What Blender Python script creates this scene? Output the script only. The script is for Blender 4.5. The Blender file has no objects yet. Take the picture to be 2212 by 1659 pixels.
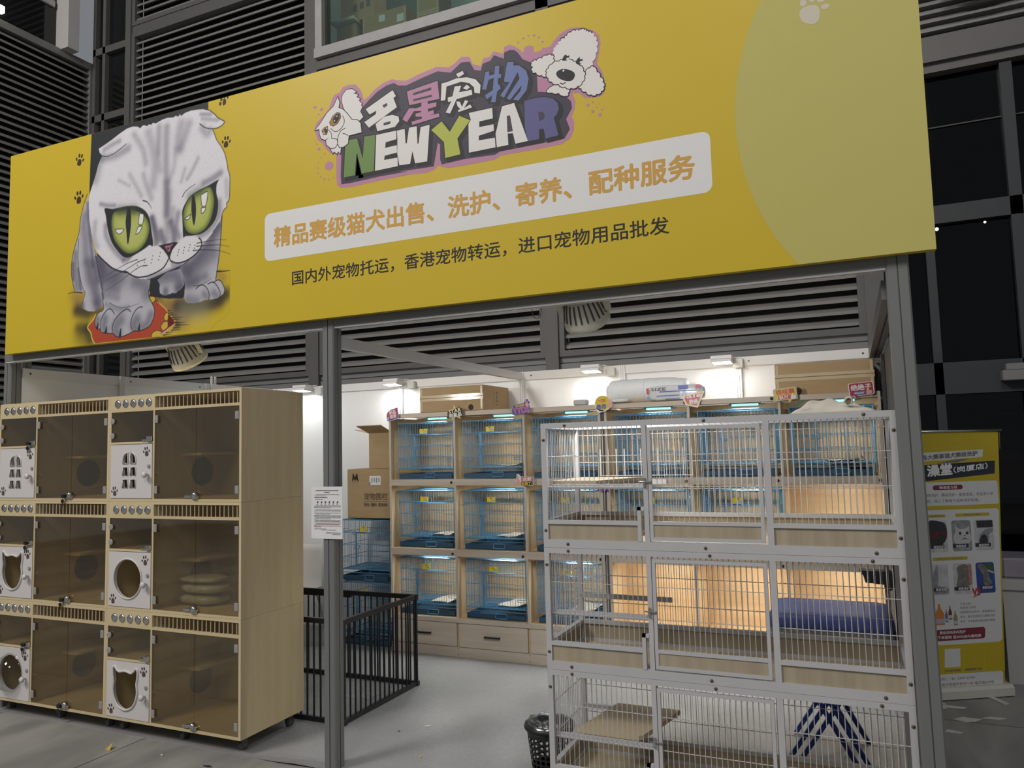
import bpy, bmesh, math, random
import numpy as np
from mathutils import Vector, Matrix
random.seed(7)
PI = math.pi
SC = bpy.context.scene
COL = SC.collection

# ---------------------------------------------------------------- camera
cam_d = bpy.data.cameras.new('camera')
cam_d.sensor_width = 36.0
cam_d.sensor_fit = 'HORIZONTAL'
cam_d.lens = 1641.5 / 2212 * 36.0
cam_d.clip_start = 0.05
cam = bpy.data.objects.new('camera', cam_d)
COL.objects.link(cam)
yaw, pit, rol = map(math.radians, (23.935, 4.733, -1.490))
fw = Vector((-math.sin(yaw) * math.cos(pit), math.cos(yaw) * math.cos(pit), math.sin(pit)))
rt = Vector((math.cos(yaw), math.sin(yaw), 0))
upv = rt.cross(fw)
r2 = math.cos(rol) * rt + math.sin(rol) * upv
u2 = -math.sin(rol) * rt + math.cos(rol) * upv
M = Matrix.Identity(4)
for i in range(3):
    M[i][0], M[i][1], M[i][2] = r2[i], u2[i], -fw[i]
M[2][3] = 1.55
cam.matrix_world = M
SC.camera = cam

# ---------------------------------------------------------------- view, world, hall light
SC.view_settings.view_transform = 'Standard'
SC.view_settings.look = 'None'
SC.view_settings.exposure = 0.0
SC.view_settings.gamma = 1.0
SC.view_settings.use_curve_mapping = False
SC.cycles.max_bounces = 8
SC.cycles.diffuse_bounces = 4
SC.cycles.glossy_bounces = 3
SC.cycles.transmission_bounces = 6
SC.cycles.transparent_max_bounces = 16
SC.cycles.sample_clamp_indirect = 6.0
SC.cycles.caustics_reflective = False
SC.cycles.caustics_refractive = False
SC.cycles.use_denoising = True

W = bpy.data.worlds.new('world')
SC.world = W
W.use_nodes = True
W.node_tree.nodes['Background'].inputs[0].default_value = (0.80, 0.84, 0.90, 1)
W.node_tree.nodes['Background'].inputs[1].default_value = 0.23


def area(name, loc, target, sx, sy, power, color=(1, 1, 1), spread=PI):
    l = bpy.data.lights.new(name, 'AREA')
    l.shape = 'RECTANGLE'
    l.size, l.size_y = sx, sy
    l.energy = power
    l.color = color
    l.spread = spread
    o = bpy.data.objects.new(name, l)
    COL.objects.link(o)
    o.location = loc
    d = (Vector(target) - Vector(loc)).normalized()
    o.rotation_euler = d.to_track_quat('-Z', 'Y').to_euler()
    return o


# ceiling lamps of the exhibition hall, high up and behind the photographer
area('hall_lamp', (-6.5, -3.5, 9.0), (-3.4, 3.1, 2.8), 2.5, 2.5, 600, (1.0, 0.955, 0.90))
area('hall_lamp', (0.5, -5.5, 9.0), (-1.2, 3.1, 2.6), 2.5, 2.5, 260, (1.0, 0.955, 0.90))

def spot(name, loc, target, power, size, blend, color, radius=0.03):
    l = bpy.data.lights.new(name, 'SPOT')
    l.energy = power
    l.spot_size = size
    l.spot_blend = blend
    l.color = color
    l.shadow_soft_size = radius
    o = bpy.data.objects.new(name, l)
    COL.objects.link(o)
    o.location = loc
    d = (Vector(target) - Vector(loc)).normalized()
    o.rotation_euler = d.to_track_quat('-Z', 'Y').to_euler()
    return o


# ---------------------------------------------------------------- colour and materials
def lin(c):
    out = []
    for v in c:
        v = v / 255.0
        out.append(v / 12.92 if v <= 0.04045 else ((v + 0.055) / 1.055) ** 2.4)
    return tuple(out)


MATS = {}


def mat(name, rgb, rough=0.5, metal=0.0, spec=0.5, noise=0.0, nscale=8.0, stretch=(1, 1, 1), bump=0.0, rgb2=None, emit=0.0,
        emit_rgb=None, alpha=1.0, coat=0.0):
    """procedural principled material; rgb in linear light"""
    if name in MATS:
        return MATS[name]
    m = bpy.data.materials.new(name)
    m.use_nodes = True
    nt = m.node_tree
    b = nt.nodes['Principled BSDF']
    b.inputs['Base Color'].default_value = (*rgb, 1)
    b.inputs['Roughness'].default_value = rough
    b.inputs['Metallic'].default_value = metal
    b.inputs['Specular IOR Level'].default_value = spec
    b.inputs['Coat Weight'].default_value = coat
    if emit:
        b.inputs['Emission Color'].default_value = (*(emit_rgb or rgb), 1)
        b.inputs['Emission Strength'].default_value = emit
    if alpha < 1:
        b.inputs['Alpha'].default_value = alpha
    if noise or bump:
        tc = nt.nodes.new('ShaderNodeTexCoord')
        mp = nt.nodes.new('ShaderNodeMapping')
        mp.inputs['Scale'].default_value = stretch
        nz = nt.nodes.new('ShaderNodeTexNoise')
        nz.inputs['Scale'].default_value = nscale
        nz.inputs['Detail'].default_value = 5
        nt.links.new(tc.outputs['Object'], mp.inputs[0])
        nt.links.new(mp.outputs[0], nz.inputs[0])
        if noise:
            rp = nt.nodes.new('ShaderNodeValToRGB')
            c2 = rgb2 or tuple(v * (1 - noise) for v in rgb)
            rp.color_ramp.elements[0].position = 0.3
            rp.color_ramp.elements[1].position = 0.7
            rp.color_ramp.elements[0].color = (*c2, 1)
            rp.color_ramp.elements[1].color = (*rgb, 1)
            nt.links.new(nz.outputs[0], rp.inputs[0])
            nt.links.new(rp.outputs[0], b.inputs['Base Color'])
        if bump:
            bp = nt.nodes.new('ShaderNodeBump')
            bp.inputs['Strength'].default_value = bump
            bp.inputs['Distance'].default_value = 0.01
            nt.links.new(nz.outputs[0], bp.inputs['Height'])
            nt.links.new(bp.outputs[0], b.inputs['Normal'])
    MATS[name] = m
    return m


def glass(name, tint, gloss=0.06, rough=0.03):
    """thin clear sheet: tinted see-through plus a mirror share"""
    if name in MATS:
        return MATS[name]
    m = bpy.data.materials.new(name)
    m.use_nodes = True
    nt = m.node_tree
    nt.nodes.remove(nt.nodes['Principled BSDF'])
    out = nt.nodes['Material Output']
    tr = nt.nodes.new('ShaderNodeBsdfTransparent')
    tr.inputs[0].default_value = (*tint, 1)
    gl = nt.nodes.new('ShaderNodeBsdfGlossy')
    gl.inputs['Roughness'].default_value = rough
    lw = nt.nodes.new('ShaderNodeLayerWeight')
    lw.inputs[0].default_value = 0.35
    ad = nt.nodes.new('ShaderNodeMath')
    ad.operation = 'ADD'
    ad.use_clamp = True
    ad.inputs[1].default_value = gloss
    mu = nt.nodes.new('ShaderNodeMath')
    mu.operation = 'MULTIPLY'
    mu.inputs[1].default_value = 0.35
    nt.links.new(lw.outputs['Fresnel'], mu.inputs[0])
    nt.links.new(mu.outputs[0], ad.inputs[0])
    mx = nt.nodes.new('ShaderNodeMixShader')
    nt.links.new(ad.outputs[0], mx.inputs[0])
    nt.links.new(tr.outputs[0], mx.inputs[1])
    nt.links.new(gl.outputs[0], mx.inputs[2])
    nt.links.new(mx.outputs[0], out.inputs[0])
    MATS[name] = m
    return m


def wood(name, c1, c2, axis='Z', scale=1.0, rough=0.5, c3=None):
    """long grained board: noise squeezed across the grain"""
    st = {'X': (0.6, 9, 9), 'Y': (9, 0.6, 9), 'Z': (9, 9, 0.6)}[axis]
    m = mat(name, c1, rough, noise=1.0, nscale=2.2 * scale, stretch=st, rgb2=c2)
    return m


def colour_attr(name, rough=0.55):
    if name in MATS:
        return MATS[name]
    m = bpy.data.materials.new(name)
    m.use_nodes = True
    nt = m.node_tree
    b = nt.nodes['Principled BSDF']
    b.inputs['Roughness'].default_value = rough
    b.inputs['Specular IOR Level'].default_value = 0.25
    at = nt.nodes.new('ShaderNodeVertexColor')
    at.layer_name = 'ink'
    nt.links.new(at.outputs[0], b.inputs['Base Color'])
    MATS[name] = m
    return m


# ---------------------------------------------------------------- mesh building
WLOC = {}


class MB:
    def __init__(self):
        self.v, self.f, self.mi, self.sm = [], [], [], []
        self.m = 0
        self.smooth = False

    def add(self, verts, faces):
        o = len(self.v)
        self.v.extend([tuple(p) for p in verts])
        for f in faces:
            self.f.append([i + o for i in f])
            self.mi.append(self.m)
            self.sm.append(self.smooth)
        return self

    def box(self, x0, x1, y0, y1, z0, z1):
        return self.add([(x0, y0, z0), (x1, y0, z0), (x1, y1, z0), (x0, y1, z0), (x0, y0, z1), (x1, y0, z1), (x1, y1, z1), (x0, y1, z1)],
                        [(3, 2, 1, 0), (4, 5, 6, 7), (0, 1, 5, 4), (1, 2, 6, 5), (2, 3, 7, 6), (3, 0, 4, 7)])

    def bbox(self, x0, x1, y0, y1, z0, z1, b=0.003):
        """box with chamfered edges"""
        b = min(b, (x1 - x0) / 2.01, (y1 - y0) / 2.01, (z1 - z0) / 2.01)
        vs, idx = [], {}
        X, Y, Z = (x0, x1), (y0, y1), (z0, z1)
        s = (1, -1)
        for i in (0, 1):
            for j in (0, 1):
                for k in (0, 1):
                    p = (X[i], Y[j], Z[k])
                    d = (b * s[i], b * s[j], b * s[k])
                    for a in range(3):
                        q = [p[c] + (0 if c == a else d[c]) for c in range(3)]
                        idx[(i, j, k, a)] = len(vs)
                        vs.append(q)
        fs = []
        for a in range(3):
            o = [c for c in range(3) if c != a]
            for e in (0, 1):
                cyc = [(0, 0), (1, 0), (1, 1), (0, 1)]
                f = []
                for (p, q) in cyc:
                    key = [0, 0, 0]
                    key[a], key[o[0]], key[o[1]] = e, p, q
                    f.append(idx[(*key, a)])
                if (e == 0) != (a == 1):
                    f.reverse()
                fs.append(f)
        for a in range(3):
            o = [c for c in range(3) if c != a]
            for p in (0, 1):
                for q in (0, 1):
                    k0, k1 = [0, 0, 0], [0, 0, 0]
                    k0[o[0]], k0[o[1]] = p, q
                    k1[o[0]], k1[o[1]] = p, q
                    k1[a] = 1
                    f = [idx[(*k0, o[0])], idx[(*k1, o[0])], idx[(*k1, o[1])], idx[(*k0, o[1])]]
                    fs.append(f)
        for i in (0, 1):
            for j in (0, 1):
                for k in (0, 1):
                    fs.append([idx[(i, j, k, a)] for a in range(3)])
        return self.add(vs, fs)

    def tube(self, pts, r, n=6, cap=True, closed=False, r2=None):
        pts = [Vector(p) for p in pts]
        N = len(pts)
        rings = []
        prev = None
        for i, p in enumerate(pts):
            if closed:
                t = (pts[(i + 1) % N] - pts[i - 1])
            else:
                t = pts[min(i + 1, N - 1)] - pts[max(i - 1, 0)]
            if t.length < 1e-9:
                t = Vector((0, 0, 1))
            t.normalize()
            if prev is None:
                a = Vector((0, 0, 1)) if abs(t.z) < 0.9 else Vector((1, 0, 0))
            else:
                a = prev
            s = t.cross(a)
            if s.length < 1e-6:
                s = t.orthogonal()
            s.normalize()
            w = s.cross(t).normalized()
            prev = w
            rr = r if r2 is None else r + (r2 - r) * i / max(1, N - 1)
            rings.append([p + rr * (math.cos(2 * PI * (k + 0.5) / n) * s + math.sin(2 * PI * (k + 0.5) / n) * w) for k in range(n)])
        vs = [q for ring in rings for q in ring]
        fs = []
        for i in range(N if closed else N - 1):
            j = (i + 1) % N
            for k in range(n):
                l = (k + 1) % n
                fs.append((i * n + k, i * n + l, j * n + l, j * n + k))
        if cap and not closed:
            fs.append(tuple(range(n))[::-1])
            fs.append(tuple((N - 1) * n + k for k in range(n)))
        return self.add(vs, fs)

    def wire(self, a, b, r=0.0017):
        return self.tube((a, b), r, 5)

    def bar(self, a, b, w, h=None, up=(0, 0, 1)):
        """square bar between two points"""
        h = w if h is None else h
        a, b = Vector(a), Vector(b)
        t = (b - a).normalized()
        s = t.cross(Vector(up))
        if s.length < 1e-6:
            s = t.cross(Vector((1, 0, 0)))
        s.normalize()
        u = s.cross(t)
        vs = []
        for p in (a, b):
            for i, j in ((-1, -1), (1, -1), (1, 1), (-1, 1)):
                vs.append(p + s * (i * w / 2) + u * (j * h / 2))
        return self.add(vs, [(3, 2, 1, 0), (4, 5, 6, 7), (0, 1, 5, 4), (1, 2, 6, 5), (2, 3, 7, 6), (3, 0, 4, 7)])

    def prism(self, poly, fn, d0, d1):
        """polygon (possibly concave) in 2-D, fn(u, v, d) -> 3-D, extruded from d0 to d1"""
        n = len(poly)
        vs = [fn(u, v, d0) for u, v in poly] + [fn(u, v, d1) for u, v in poly]
        tris = tri(poly)
        fs = [tuple(t) for t in tris] + [tuple(i + n for i in reversed(t)) for t in tris]
        for i in range(n):
            j = (i + 1) % n
            fs.append((i, i + n, j + n, j))
        return self.add(vs, fs)

    def flat(self, poly, fn):
        vs = [fn(u, v) for u, v in poly]
        return self.add(vs, [tuple(t) for t in tri(poly)])

    def lathe(self, prof, c=(0, 0, 0), n=20, axis='Z', cap=True):
        """profile [(r, h)] turned about an axis through c"""
        vs = []
        for r, h in prof:
            for k in range(n):
                a = 2 * PI * k / n
                x, y = r * math.cos(a), r * math.sin(a)
                if axis == 'Z':
                    p = (c[0] + x, c[1] + y, c[2] + h)
                elif axis == 'Y':
                    p = (c[0] + x, c[1] + h, c[2] + y)
                else:
                    p = (c[0] + h, c[1] + x, c[2] + y)
                vs.append(p)
        fs = []
        for i in range(len(prof) - 1):
            for k in range(n):
                l = (k + 1) % n
                fs.append((i * n + k, i * n + l, (i + 1) * n + l, (i + 1) * n + k))
        if cap:
            fs.append(tuple(range(n))[::-1])
            fs.append(tuple((len(prof) - 1) * n + k for k in range(n)))
        return self.add(vs, fs)

    def text(self, body, fn, u0, v0, w, h, bold=0.0, shear=0.0, rows=None):
        """lettering stretched to the rectangle u0..u0+w, v0..v0+h; fn(u, v) -> 3-D"""
        vs, fs = glyphs(body, 0.0, shear)
        offs = [(0, 0)] if not bold else [(-bold, 0), (bold, 0), (0, bold), (0, -bold), (0.7 * bold, 0.7 * bold), (-0.7 * bold, 0.7 * bold), (0.7 * bold, -0.7 * bold), (-0.7 * bold, -0.7 * bold)]
        for k, (du, dv) in enumerate(offs):
            self.add([fn(u0 + x * w + du * h, v0 + y * h + dv * h, k * 3e-5) for x, y in vs], fs)
        return self

    def build(self, name, mats, parent=None, smooth=None, loc=None):
        me = bpy.data.meshes.new(name)
        base = Vector((0, 0, 0))
        if parent is not None:
            base = WLOC.get(parent.name, Vector((0, 0, 0)))
        elif loc is not None:
            base = Vector(loc)
        vs = [(p[0] - base.x, p[1] - base.y, p[2] - base.z) for p in self.v]
        me.from_pydata(vs, [], self.f)
        if not isinstance(mats, (list, tuple)):
            mats = [mats]
        for m in mats:
            me.materials.append(m)
        me.polygons.foreach_set('material_index', self.mi)
        if smooth is None:
            me.polygons.foreach_set('use_smooth', self.sm)
        else:
            me.polygons.foreach_set('use_smooth', [smooth] * len(self.f))
        me.validate()
        bm = bmesh.new()
        bm.from_mesh(me)
        bmesh.ops.recalc_face_normals(bm, faces=bm.faces)
        bm.to_mesh(me)
        bm.free()
        me.update()
        o = bpy.data.objects.new(name, me)
        COL.objects.link(o)
        if parent is not None:
            o.parent = parent
        elif loc is not None:
            o.location = loc
        WLOC[o.name] = base
        return o


def tri(poly):
    from mathutils.geometry import tessellate_polygon
    return tessellate_polygon([[Vector((u, v, 0)) for u, v in poly]])


GL = {}


def glyphs(body, bold=0.0, shear=0.0):
    key = (body, bold, shear)
    if key in GL:
        return GL[key]
    c = bpy.data.curves.new('lettering', 'FONT')
    c.body = body
    c.offset = bold
    c.shear = shear
    c.resolution_u = 2
    c.fill_mode = 'FRONT'
    o = bpy.data.objects.new('lettering', c)
    me = bpy.data.meshes.new_from_object(o)
    vs = [(v.co.x, v.co.y) for v in me.vertices]
    fs = [tuple(p.vertices) for p in me.polygons]
    bpy.data.objects.remove(o)
    bpy.data.curves.remove(c)
    bpy.data.meshes.remove(me)
    if vs:
        x0, x1 = min(v[0] for v in vs), max(v[0] for v in vs)
        y0, y1 = min(v[1] for v in vs), max(v[1] for v in vs)
        vs = [((x - x0) / max(x1 - x0, 1e-6), (y - y0) / max(y1 - y0, 1e-6)) for x, y in vs]
    GL[key] = (vs, fs)
    return GL[key]


def crom(pts, closed=True, n=4):
    """Catmull-Rom curve through the points"""
    P = [Vector(p) for p in pts]
    N = len(P)
    out = []
    rng = range(N) if closed else range(N - 1)
    for i in rng:
        if closed:
            a, b, c, d = P[i - 1], P[i], P[(i + 1) % N], P[(i + 2) % N]
        else:
            a, b, c, d = P[max(i - 1, 0)], P[i], P[i + 1], P[min(i + 2, N - 1)]
        for k in range(n):
            t = k / n
            q = 0.5 * ((2 * b) + (c - a) * t + (2 * a - 5 * b + 4 * c - d) * t * t + (3 * b - a - 3 * c + d) * t ** 3)
            out.append(tuple(q))
    if not closed:
        out.append(tuple(P[-1]))
    return out


def circle(cu, cv, r, n=20, rv=None, a0=0.0):
    rv = r if rv is None else rv
    return [(cu + r * math.cos(2 * PI * k / n + a0), cv + rv * math.sin(2 * PI * k / n + a0)) for k in range(n)]


def rrect(u0, v0, u1, v1, r, n=5):
    pts = []
    for (cu, cv, a) in ((u1 - r, v1 - r, 0), (u0 + r, v1 - r, PI / 2), (u0 + r, v0 + r, PI), (u1 - r, v0 + r, 1.5 * PI)):
        for k in range(n + 1):
            b = a + (PI / 2) * k / n
            pts.append((cu + r * math.cos(b), cv + r * math.sin(b)))
    return pts


def tag(o, label=None, cat=None, group=None, kind=None):
    if label:
        o['label'] = label
    if cat:
        o['category'] = cat
    if group:
        o['group'] = group
    if kind:
        o['kind'] = kind
    return o


def thing(name, loc, label, cat, group=None):
    o = bpy.data.objects.new(name, None)
    o.empty_display_size = 0.1
    COL.objects.link(o)
    o.location = loc
    WLOC[o.name] = Vector(loc)
    return tag(o, label, cat, group)


def copy_tree(o, parent=None):
    c = o.copy()
    COL.objects.link(c)
    if parent is not None:
        c.parent = parent
        c.matrix_parent_inverse = o.matrix_parent_inverse.copy()
    for ch in list(o.children):
        copy_tree(ch, c)
    return c


def front(y):
    """board facing the street at depth y: (u, v) -> (x, y, z)"""
    return lambda u, v, d=0.0: (u, y - d, v)


# palette
WHITE = mat('white_panel', (0.80, 0.81, 0.82), 0.45, noise=0.03, nscale=3)
ALU = mat('white_aluminium', (0.74, 0.74, 0.74), 0.4, noise=0.03, nscale=5)
GREYM = mat('grey_powder_coat', (0.17, 0.175, 0.172), 0.5, noise=0.05, nscale=6)
BLACK = mat('black_plastic', (0.012, 0.012, 0.014), 0.45, noise=0.1, nscale=20)
DARKMET = mat('black_fence_paint', (0.012, 0.013, 0.018), 0.4, noise=0.1, nscale=20)
CHROME = mat('chrome', (0.62, 0.62, 0.62), 0.18, 1.0, noise=0.04, nscale=9)
STEEL = mat('brushed_steel', (0.5, 0.5, 0.5), 0.32, 1.0, noise=0.05, nscale=9)
CARD = mat('cardboard', (0.44, 0.31, 0.17), 0.75, noise=0.10, nscale=6, stretch=(1, 1, 4), rgb2=(0.40, 0.28, 0.15))
TAPE = mat('clear_tape', (0.62, 0.50, 0.34), 0.15, noise=0.05, nscale=20)
INK = mat('black_ink', (0.018, 0.018, 0.02), 0.6, noise=0.02, nscale=30)
GREYINK = mat('grey_ink', (0.10, 0.10, 0.10), 0.6, noise=0.02, nscale=30)
PAPER = mat('paper', (0.78, 0.78, 0.79), 0.7, noise=0.02, nscale=10)
SCREW = mat('dark_screw', (0.10, 0.085, 0.07), 0.35, 0.6, noise=0.1, nscale=40)

# ================================================================= setting
def structure(o):
    o['kind'] = 'structure'
    return o


# ---- hall floor: worn concrete tiles
def floor_material():
    m = bpy.data.materials.new('concrete_tiles')
    m.use_nodes = True
    nt = m.node_tree
    N, L = nt.nodes, nt.links
    b = N['Principled BSDF']
    tc = N.new('ShaderNodeTexCoord')
    br = N.new('ShaderNodeTexBrick')
    br.offset = 0.0
    br.inputs['Scale'].default_value = 1.0
    br.inputs['Brick Width'].default_value = 1.22
    br.inputs['Row Height'].default_value = 1.22
    br.inputs['Mortar Size'].default_value = 0.006
    br.inputs['Mortar Smooth'].default_value = 0.6
    br.inputs['Color1'].default_value = (0.33, 0.325, 0.31, 1)
    br.inputs['Color2'].default_value = (0.30, 0.295, 0.285, 1)
    br.inputs['Mortar'].default_value = (0.085, 0.08, 0.075, 1)
    L.new(tc.outputs['Object'], br.inputs[0])
    n1 = N.new('ShaderNodeTexNoise')
    n1.inputs['Scale'].default_value = 1.3
    n1.inputs['Detail'].default_value = 8
    n1.inputs['Distortion'].default_value = 0.6
    mp = N.new('ShaderNodeMapping')
    mp.inputs['Scale'].default_value = (2.2, 0.7, 1)
    L.new(tc.outputs['Object'], mp.inputs[0])
    L.new(mp.outputs[0], n1.inputs[0])
    rp = N.new('ShaderNodeValToRGB')
    rp.color_ramp.elements[0].position = 0.36
    rp.color_ramp.elements[0].color = (0.60, 0.60, 0.60, 1)
    rp.color_ramp.elements[1].position = 0.62
    rp.color_ramp.elements[1].color = (1.08, 1.06, 1.03, 1)
    L.new(n1.outputs[0], rp.inputs[0])
    mx = N.new('ShaderNodeMix')
    mx.data_type = 'RGBA'
    mx.blend_type = 'MULTIPLY'
    mx.inputs[0].default_value = 0.8
    L.new(br.outputs[0], mx.inputs[6])
    L.new(rp.outputs[0], mx.inputs[7])
    L.new(mx.outputs[2], b.inputs['Base Color'])
    n2 = N.new('ShaderNodeTexNoise')
    n2.inputs['Scale'].default_value = 45
    bp = N.new('ShaderNodeBump')
    bp.inputs['Strength'].default_value = 0.15
    bp.inputs['Distance'].default_value = 0.004
    L.new(n2.outputs[0], bp.inputs['Height'])
    L.new(bp.outputs[0], b.inputs['Normal'])
    b.inputs['Roughness'].default_value = 0.55
    return m


fl = MB()
fl.box(-14, 8, -7, 12, -0.12, 0.0)
structure(fl.build('floor', floor_material()))


# ---- grey vinyl sheet laid inside the booth
def vinyl_material():
    m = mat('grey_vinyl', (0.30, 0.30, 0.305), 0.38, noise=1.0, nscale=2.0, rgb2=(0.245, 0.245, 0.25), spec=0.4)
    nt = m.node_tree
    N, L = nt.nodes, nt.links
    b = N['Principled BSDF']
    tc = N.new('ShaderNodeTexCoord')
    n2 = N.new('ShaderNodeTexNoise')
    n2.inputs['Scale'].default_value = 38
    n2.inputs['Detail'].default_value = 4
    n2.inputs['Distortion'].default_value = 1.5
    L.new(tc.outputs['Object'], n2.inputs[0])
    r = N.new('ShaderNodeValToRGB')
    r.color_ramp.elements[0].position = 0.35
    r.color_ramp.elements[0].color = (0.30, 0.30, 0.30, 1)
    r.color_ramp.elements[1].position = 0.7
    r.color_ramp.elements[1].color = (0.55, 0.55, 0.55, 1)
    L.new(n2.outputs[0], r.inputs[0])
    L.new(r.outputs[0], b.inputs['Roughness'])
    bp = N.new('ShaderNodeBump')
    bp.inputs['Strength'].default_value = 0.2
    bp.inputs['Distance'].default_value = 0.004
    L.new(n2.outputs[0], bp.inputs['Height'])
    L.new(bp.outputs[0], b.inputs['Normal'])
    return m


vm = MB()
nx = 60
edge = []
for i in range(nx + 1):
    x = -4.97 + (0.25 + 4.97) * i / nx
    y = 3.128 + 0.004 * math.sin(x * 7) + 0.003 * math.sin(x * 17 + 1)
    lift = 0.012 * max(0, 1 - abs(x + 2.62) / 0.26) ** 1.2          # the curled edge beside the middle post
    edge.append((x, y - lift * 1.2, lift))
vs, fs = [], []
for x, y, l in edge:
    vs += [(x, y, 0.0 + l), (x, y, 0.005 + l), (x, y + 0.10, 0.005), (x, 5.62, 0.005)]
for i in range(nx):
    a, b = i * 4, i * 4 + 4
    fs += [(a, b, b + 1, a + 1), (a + 1, b + 1, b + 2, a + 2), (a + 2, b + 2, b + 3, a + 3)]
vm.add(vs, fs)
o = vm.build('floor_covering', vinyl_material())
tag(o, 'grey vinyl sheet covering the booth floor, its front edge curled by the middle post', 'floor covering')

# ---- white partition walls of the booth
wb = MB()
wb.box(-5.03, 0.215, 5.62, 5.66, 0.0, 2.09)
wb.m = 1
wb.box(-5.03, 0.215, 5.608, 5.668, 2.085, 2.15)
for sx in (-4.93, -3.552, -2.407, -1.568, -0.716):
    for k in (-1, 0, 1):
        wb.box(sx + k * 0.016 - 0.0065, sx + k * 0.016 + 0.0065, 5.600, 5.62, 0.0, 2.15)
    wb.box(sx - 0.026, sx + 0.026, 5.606, 5.62, 0.0, 2.15)
wb.m = 2
for sx in (-4.45, -3.65, -3.45, -2.32, -0.64, 0.10, -1.66):
    wb.lathe([(0.007, 0), (0.007, 0.002)], (sx, 5.606, 2.117), 10, 'Y')
structure(wb.build('wall_back', [WHITE, ALU, SCREW]))

wl = MB()
wl.box(-5.005, -4.965, 3.24, 5.62, 0.0, 2.09)
wl.m = 1
wl.box(-5.013, -4.957, 3.24, 5.62, 2.085, 2.15)
for sy in (3.985, 4.806):
    for k in (-1, 0, 1):
        wl.box(-4.965, -4.945, sy + k * 0.016 - 0.0065, sy + k * 0.016 + 0.0065, 0.0, 2.15)
    wl.box(-4.965, -4.952, sy - 0.026, sy + 0.026, 0.0, 2.15)
wl.m = 2
for sy in (3.29, 4.73, 4.06):
    wl.lathe([(0.007, 0), (0.007, 0.002)], (-4.957, sy, 2.117), 10, 'X')
structure(wl.build('wall_left', [WHITE, ALU, SCREW]))

wr = MB()
wr.box(0.205, 0.225, 3.9, 5.60, 0.0, 2.07)
structure(wr.build('wall_right', mat('grey_board', (0.10, 0.10, 0.10), 0.6, noise=0.1, nscale=4)))


# ---- grooved aluminium posts and beams of the booth frame
def post_section(w, g=0.005, d=0.007):
    """square with one groove in the middle of each face"""
    h = w / 2
    c = 0.006
    side = [(-h + c, -h), (-g / 2, -h), (-g / 2, -h + d), (g / 2, -h + d), (g / 2, -h), (h - c, -h)]
    pts = []
    for k in range(4):
        ca, sa = math.cos(k * PI / 2), math.sin(k * PI / 2)
        pts += [(u * ca - v * sa, u * sa + v * ca) for u, v in side]
    return pts


def post(x0, y0, w, top, label, lean=0.0):
    mb = MB()
    cx, cy = x0 + w / 2, y0 + w / 2
    mb.prism(post_section(w), lambda u, v, d: (cx + u + lean * (d - 1.0), cy + v, d), 0.0, top)
    o = mb.build('frame_post', GREYM, loc=(cx, cy, 0))
    return tag(o, label, 'post', 'grey posts holding up the yellow fascia')


post(-5.035, 3.165, 0.072, 3.4, 'grey grooved post at the far left end of the fascia, behind the wooden cabinets')
post(-2.447, 3.130, 0.072, 3.4, 'grey grooved middle post with the paper notice taped on')
post(0.158, 3.130, 0.078, 3.4, 'grey grooved post right of the white wire cages', lean=-0.006)
nb = MB()
nb.prism(post_section(0.075), lambda u, v, d: (-5.20 + u, 3.40 + v, d), 0.0, 3.55)
tag(nb.build('frame_post', GREYM, loc=(-5.20, 3.40, 0)), 'grey post of the neighbouring stand at the left edge, outside the yellow fascia', 'post')

bm_ = MB()
bm_.box(-4.97, -2.447, 3.135, 3.185, 2.185, 2.26)
bm_.box(-2.375, 0.158, 3.135, 3.185, 2.185, 2.26)
bm_.m = 1  # pale underside strips carry the lamp's brightness in their colour
for a, b in ((-4.97, -2.447), (-2.375, 0.158)):
    bm_.box(a, b, 3.139, 3.150, 2.176, 2.185)
    bm_.box(a, b, 3.166, 3.178, 2.176, 2.185)
o = bm_.build('frame_beam', [GREYM, ALU], loc=(-2.4, 3.16, 2.2))
tag(o, 'grey front beam running under the yellow fascia', 'beam')
bm_ = MB()
bm_.box(-2.435, -2.395, 3.205, 5.605, 2.085, 2.143)
o = bm_.build('frame_beam', ALU, loc=(-2.41, 4.4, 2.1))
tag(o, 'white beam crossing the booth from the middle post to the back wall', 'beam')
bm_ = MB()
bm_.box(0.135, 0.165, 3.21, 5.60, 2.075, 2.15)
bm_.box(0.172, 0.202, 3.21, 5.60, 2.075, 2.15)
bm_.box(0.16, 0.18, 3.21, 5.60, 2.085, 2.15)
o = bm_.build('frame_beam', GREYM, loc=(0.165, 4.4, 2.1))  # aluminium beam, its unlit look put into a grey colour
tag(o, 'grooved grey beam along the right side of the booth, above the tall box', 'beam')
up = MB()
up.box(0.135, 0.197, 5.545, 5.604, 0.0, 2.075)
up.m = 1
up.box(0.1645, 0.1675, 5.544, 5.55, 0.0, 2.075)
tag(up.build('frame_post', [mat('grey_aluminium', (0.33, 0.34, 0.35), 0.45, noise=0.05, nscale=5), GREYINK], loc=(0.16, 5.57, 0)),
    'light grey post in the right rear corner of the booth', 'post')
su = MB()
su.box(0.186, 0.2025, 5.05, 5.12, 0.0, 2.05)
su.m = 1
for k in range(22):
    z = 0.12 + k * 0.085
    su.box(0.184, 0.187, 5.075, 5.095, z, z + 0.045)
tag(su.build('slotted_upright', [mat('dark_steel', (0.06, 0.06, 0.062), 0.45, noise=0.1, nscale=9), BLACK], loc=(0.19, 5.08, 0)),
    'dark slotted metal upright between the right shelf unit and the right post', 'upright')

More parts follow.
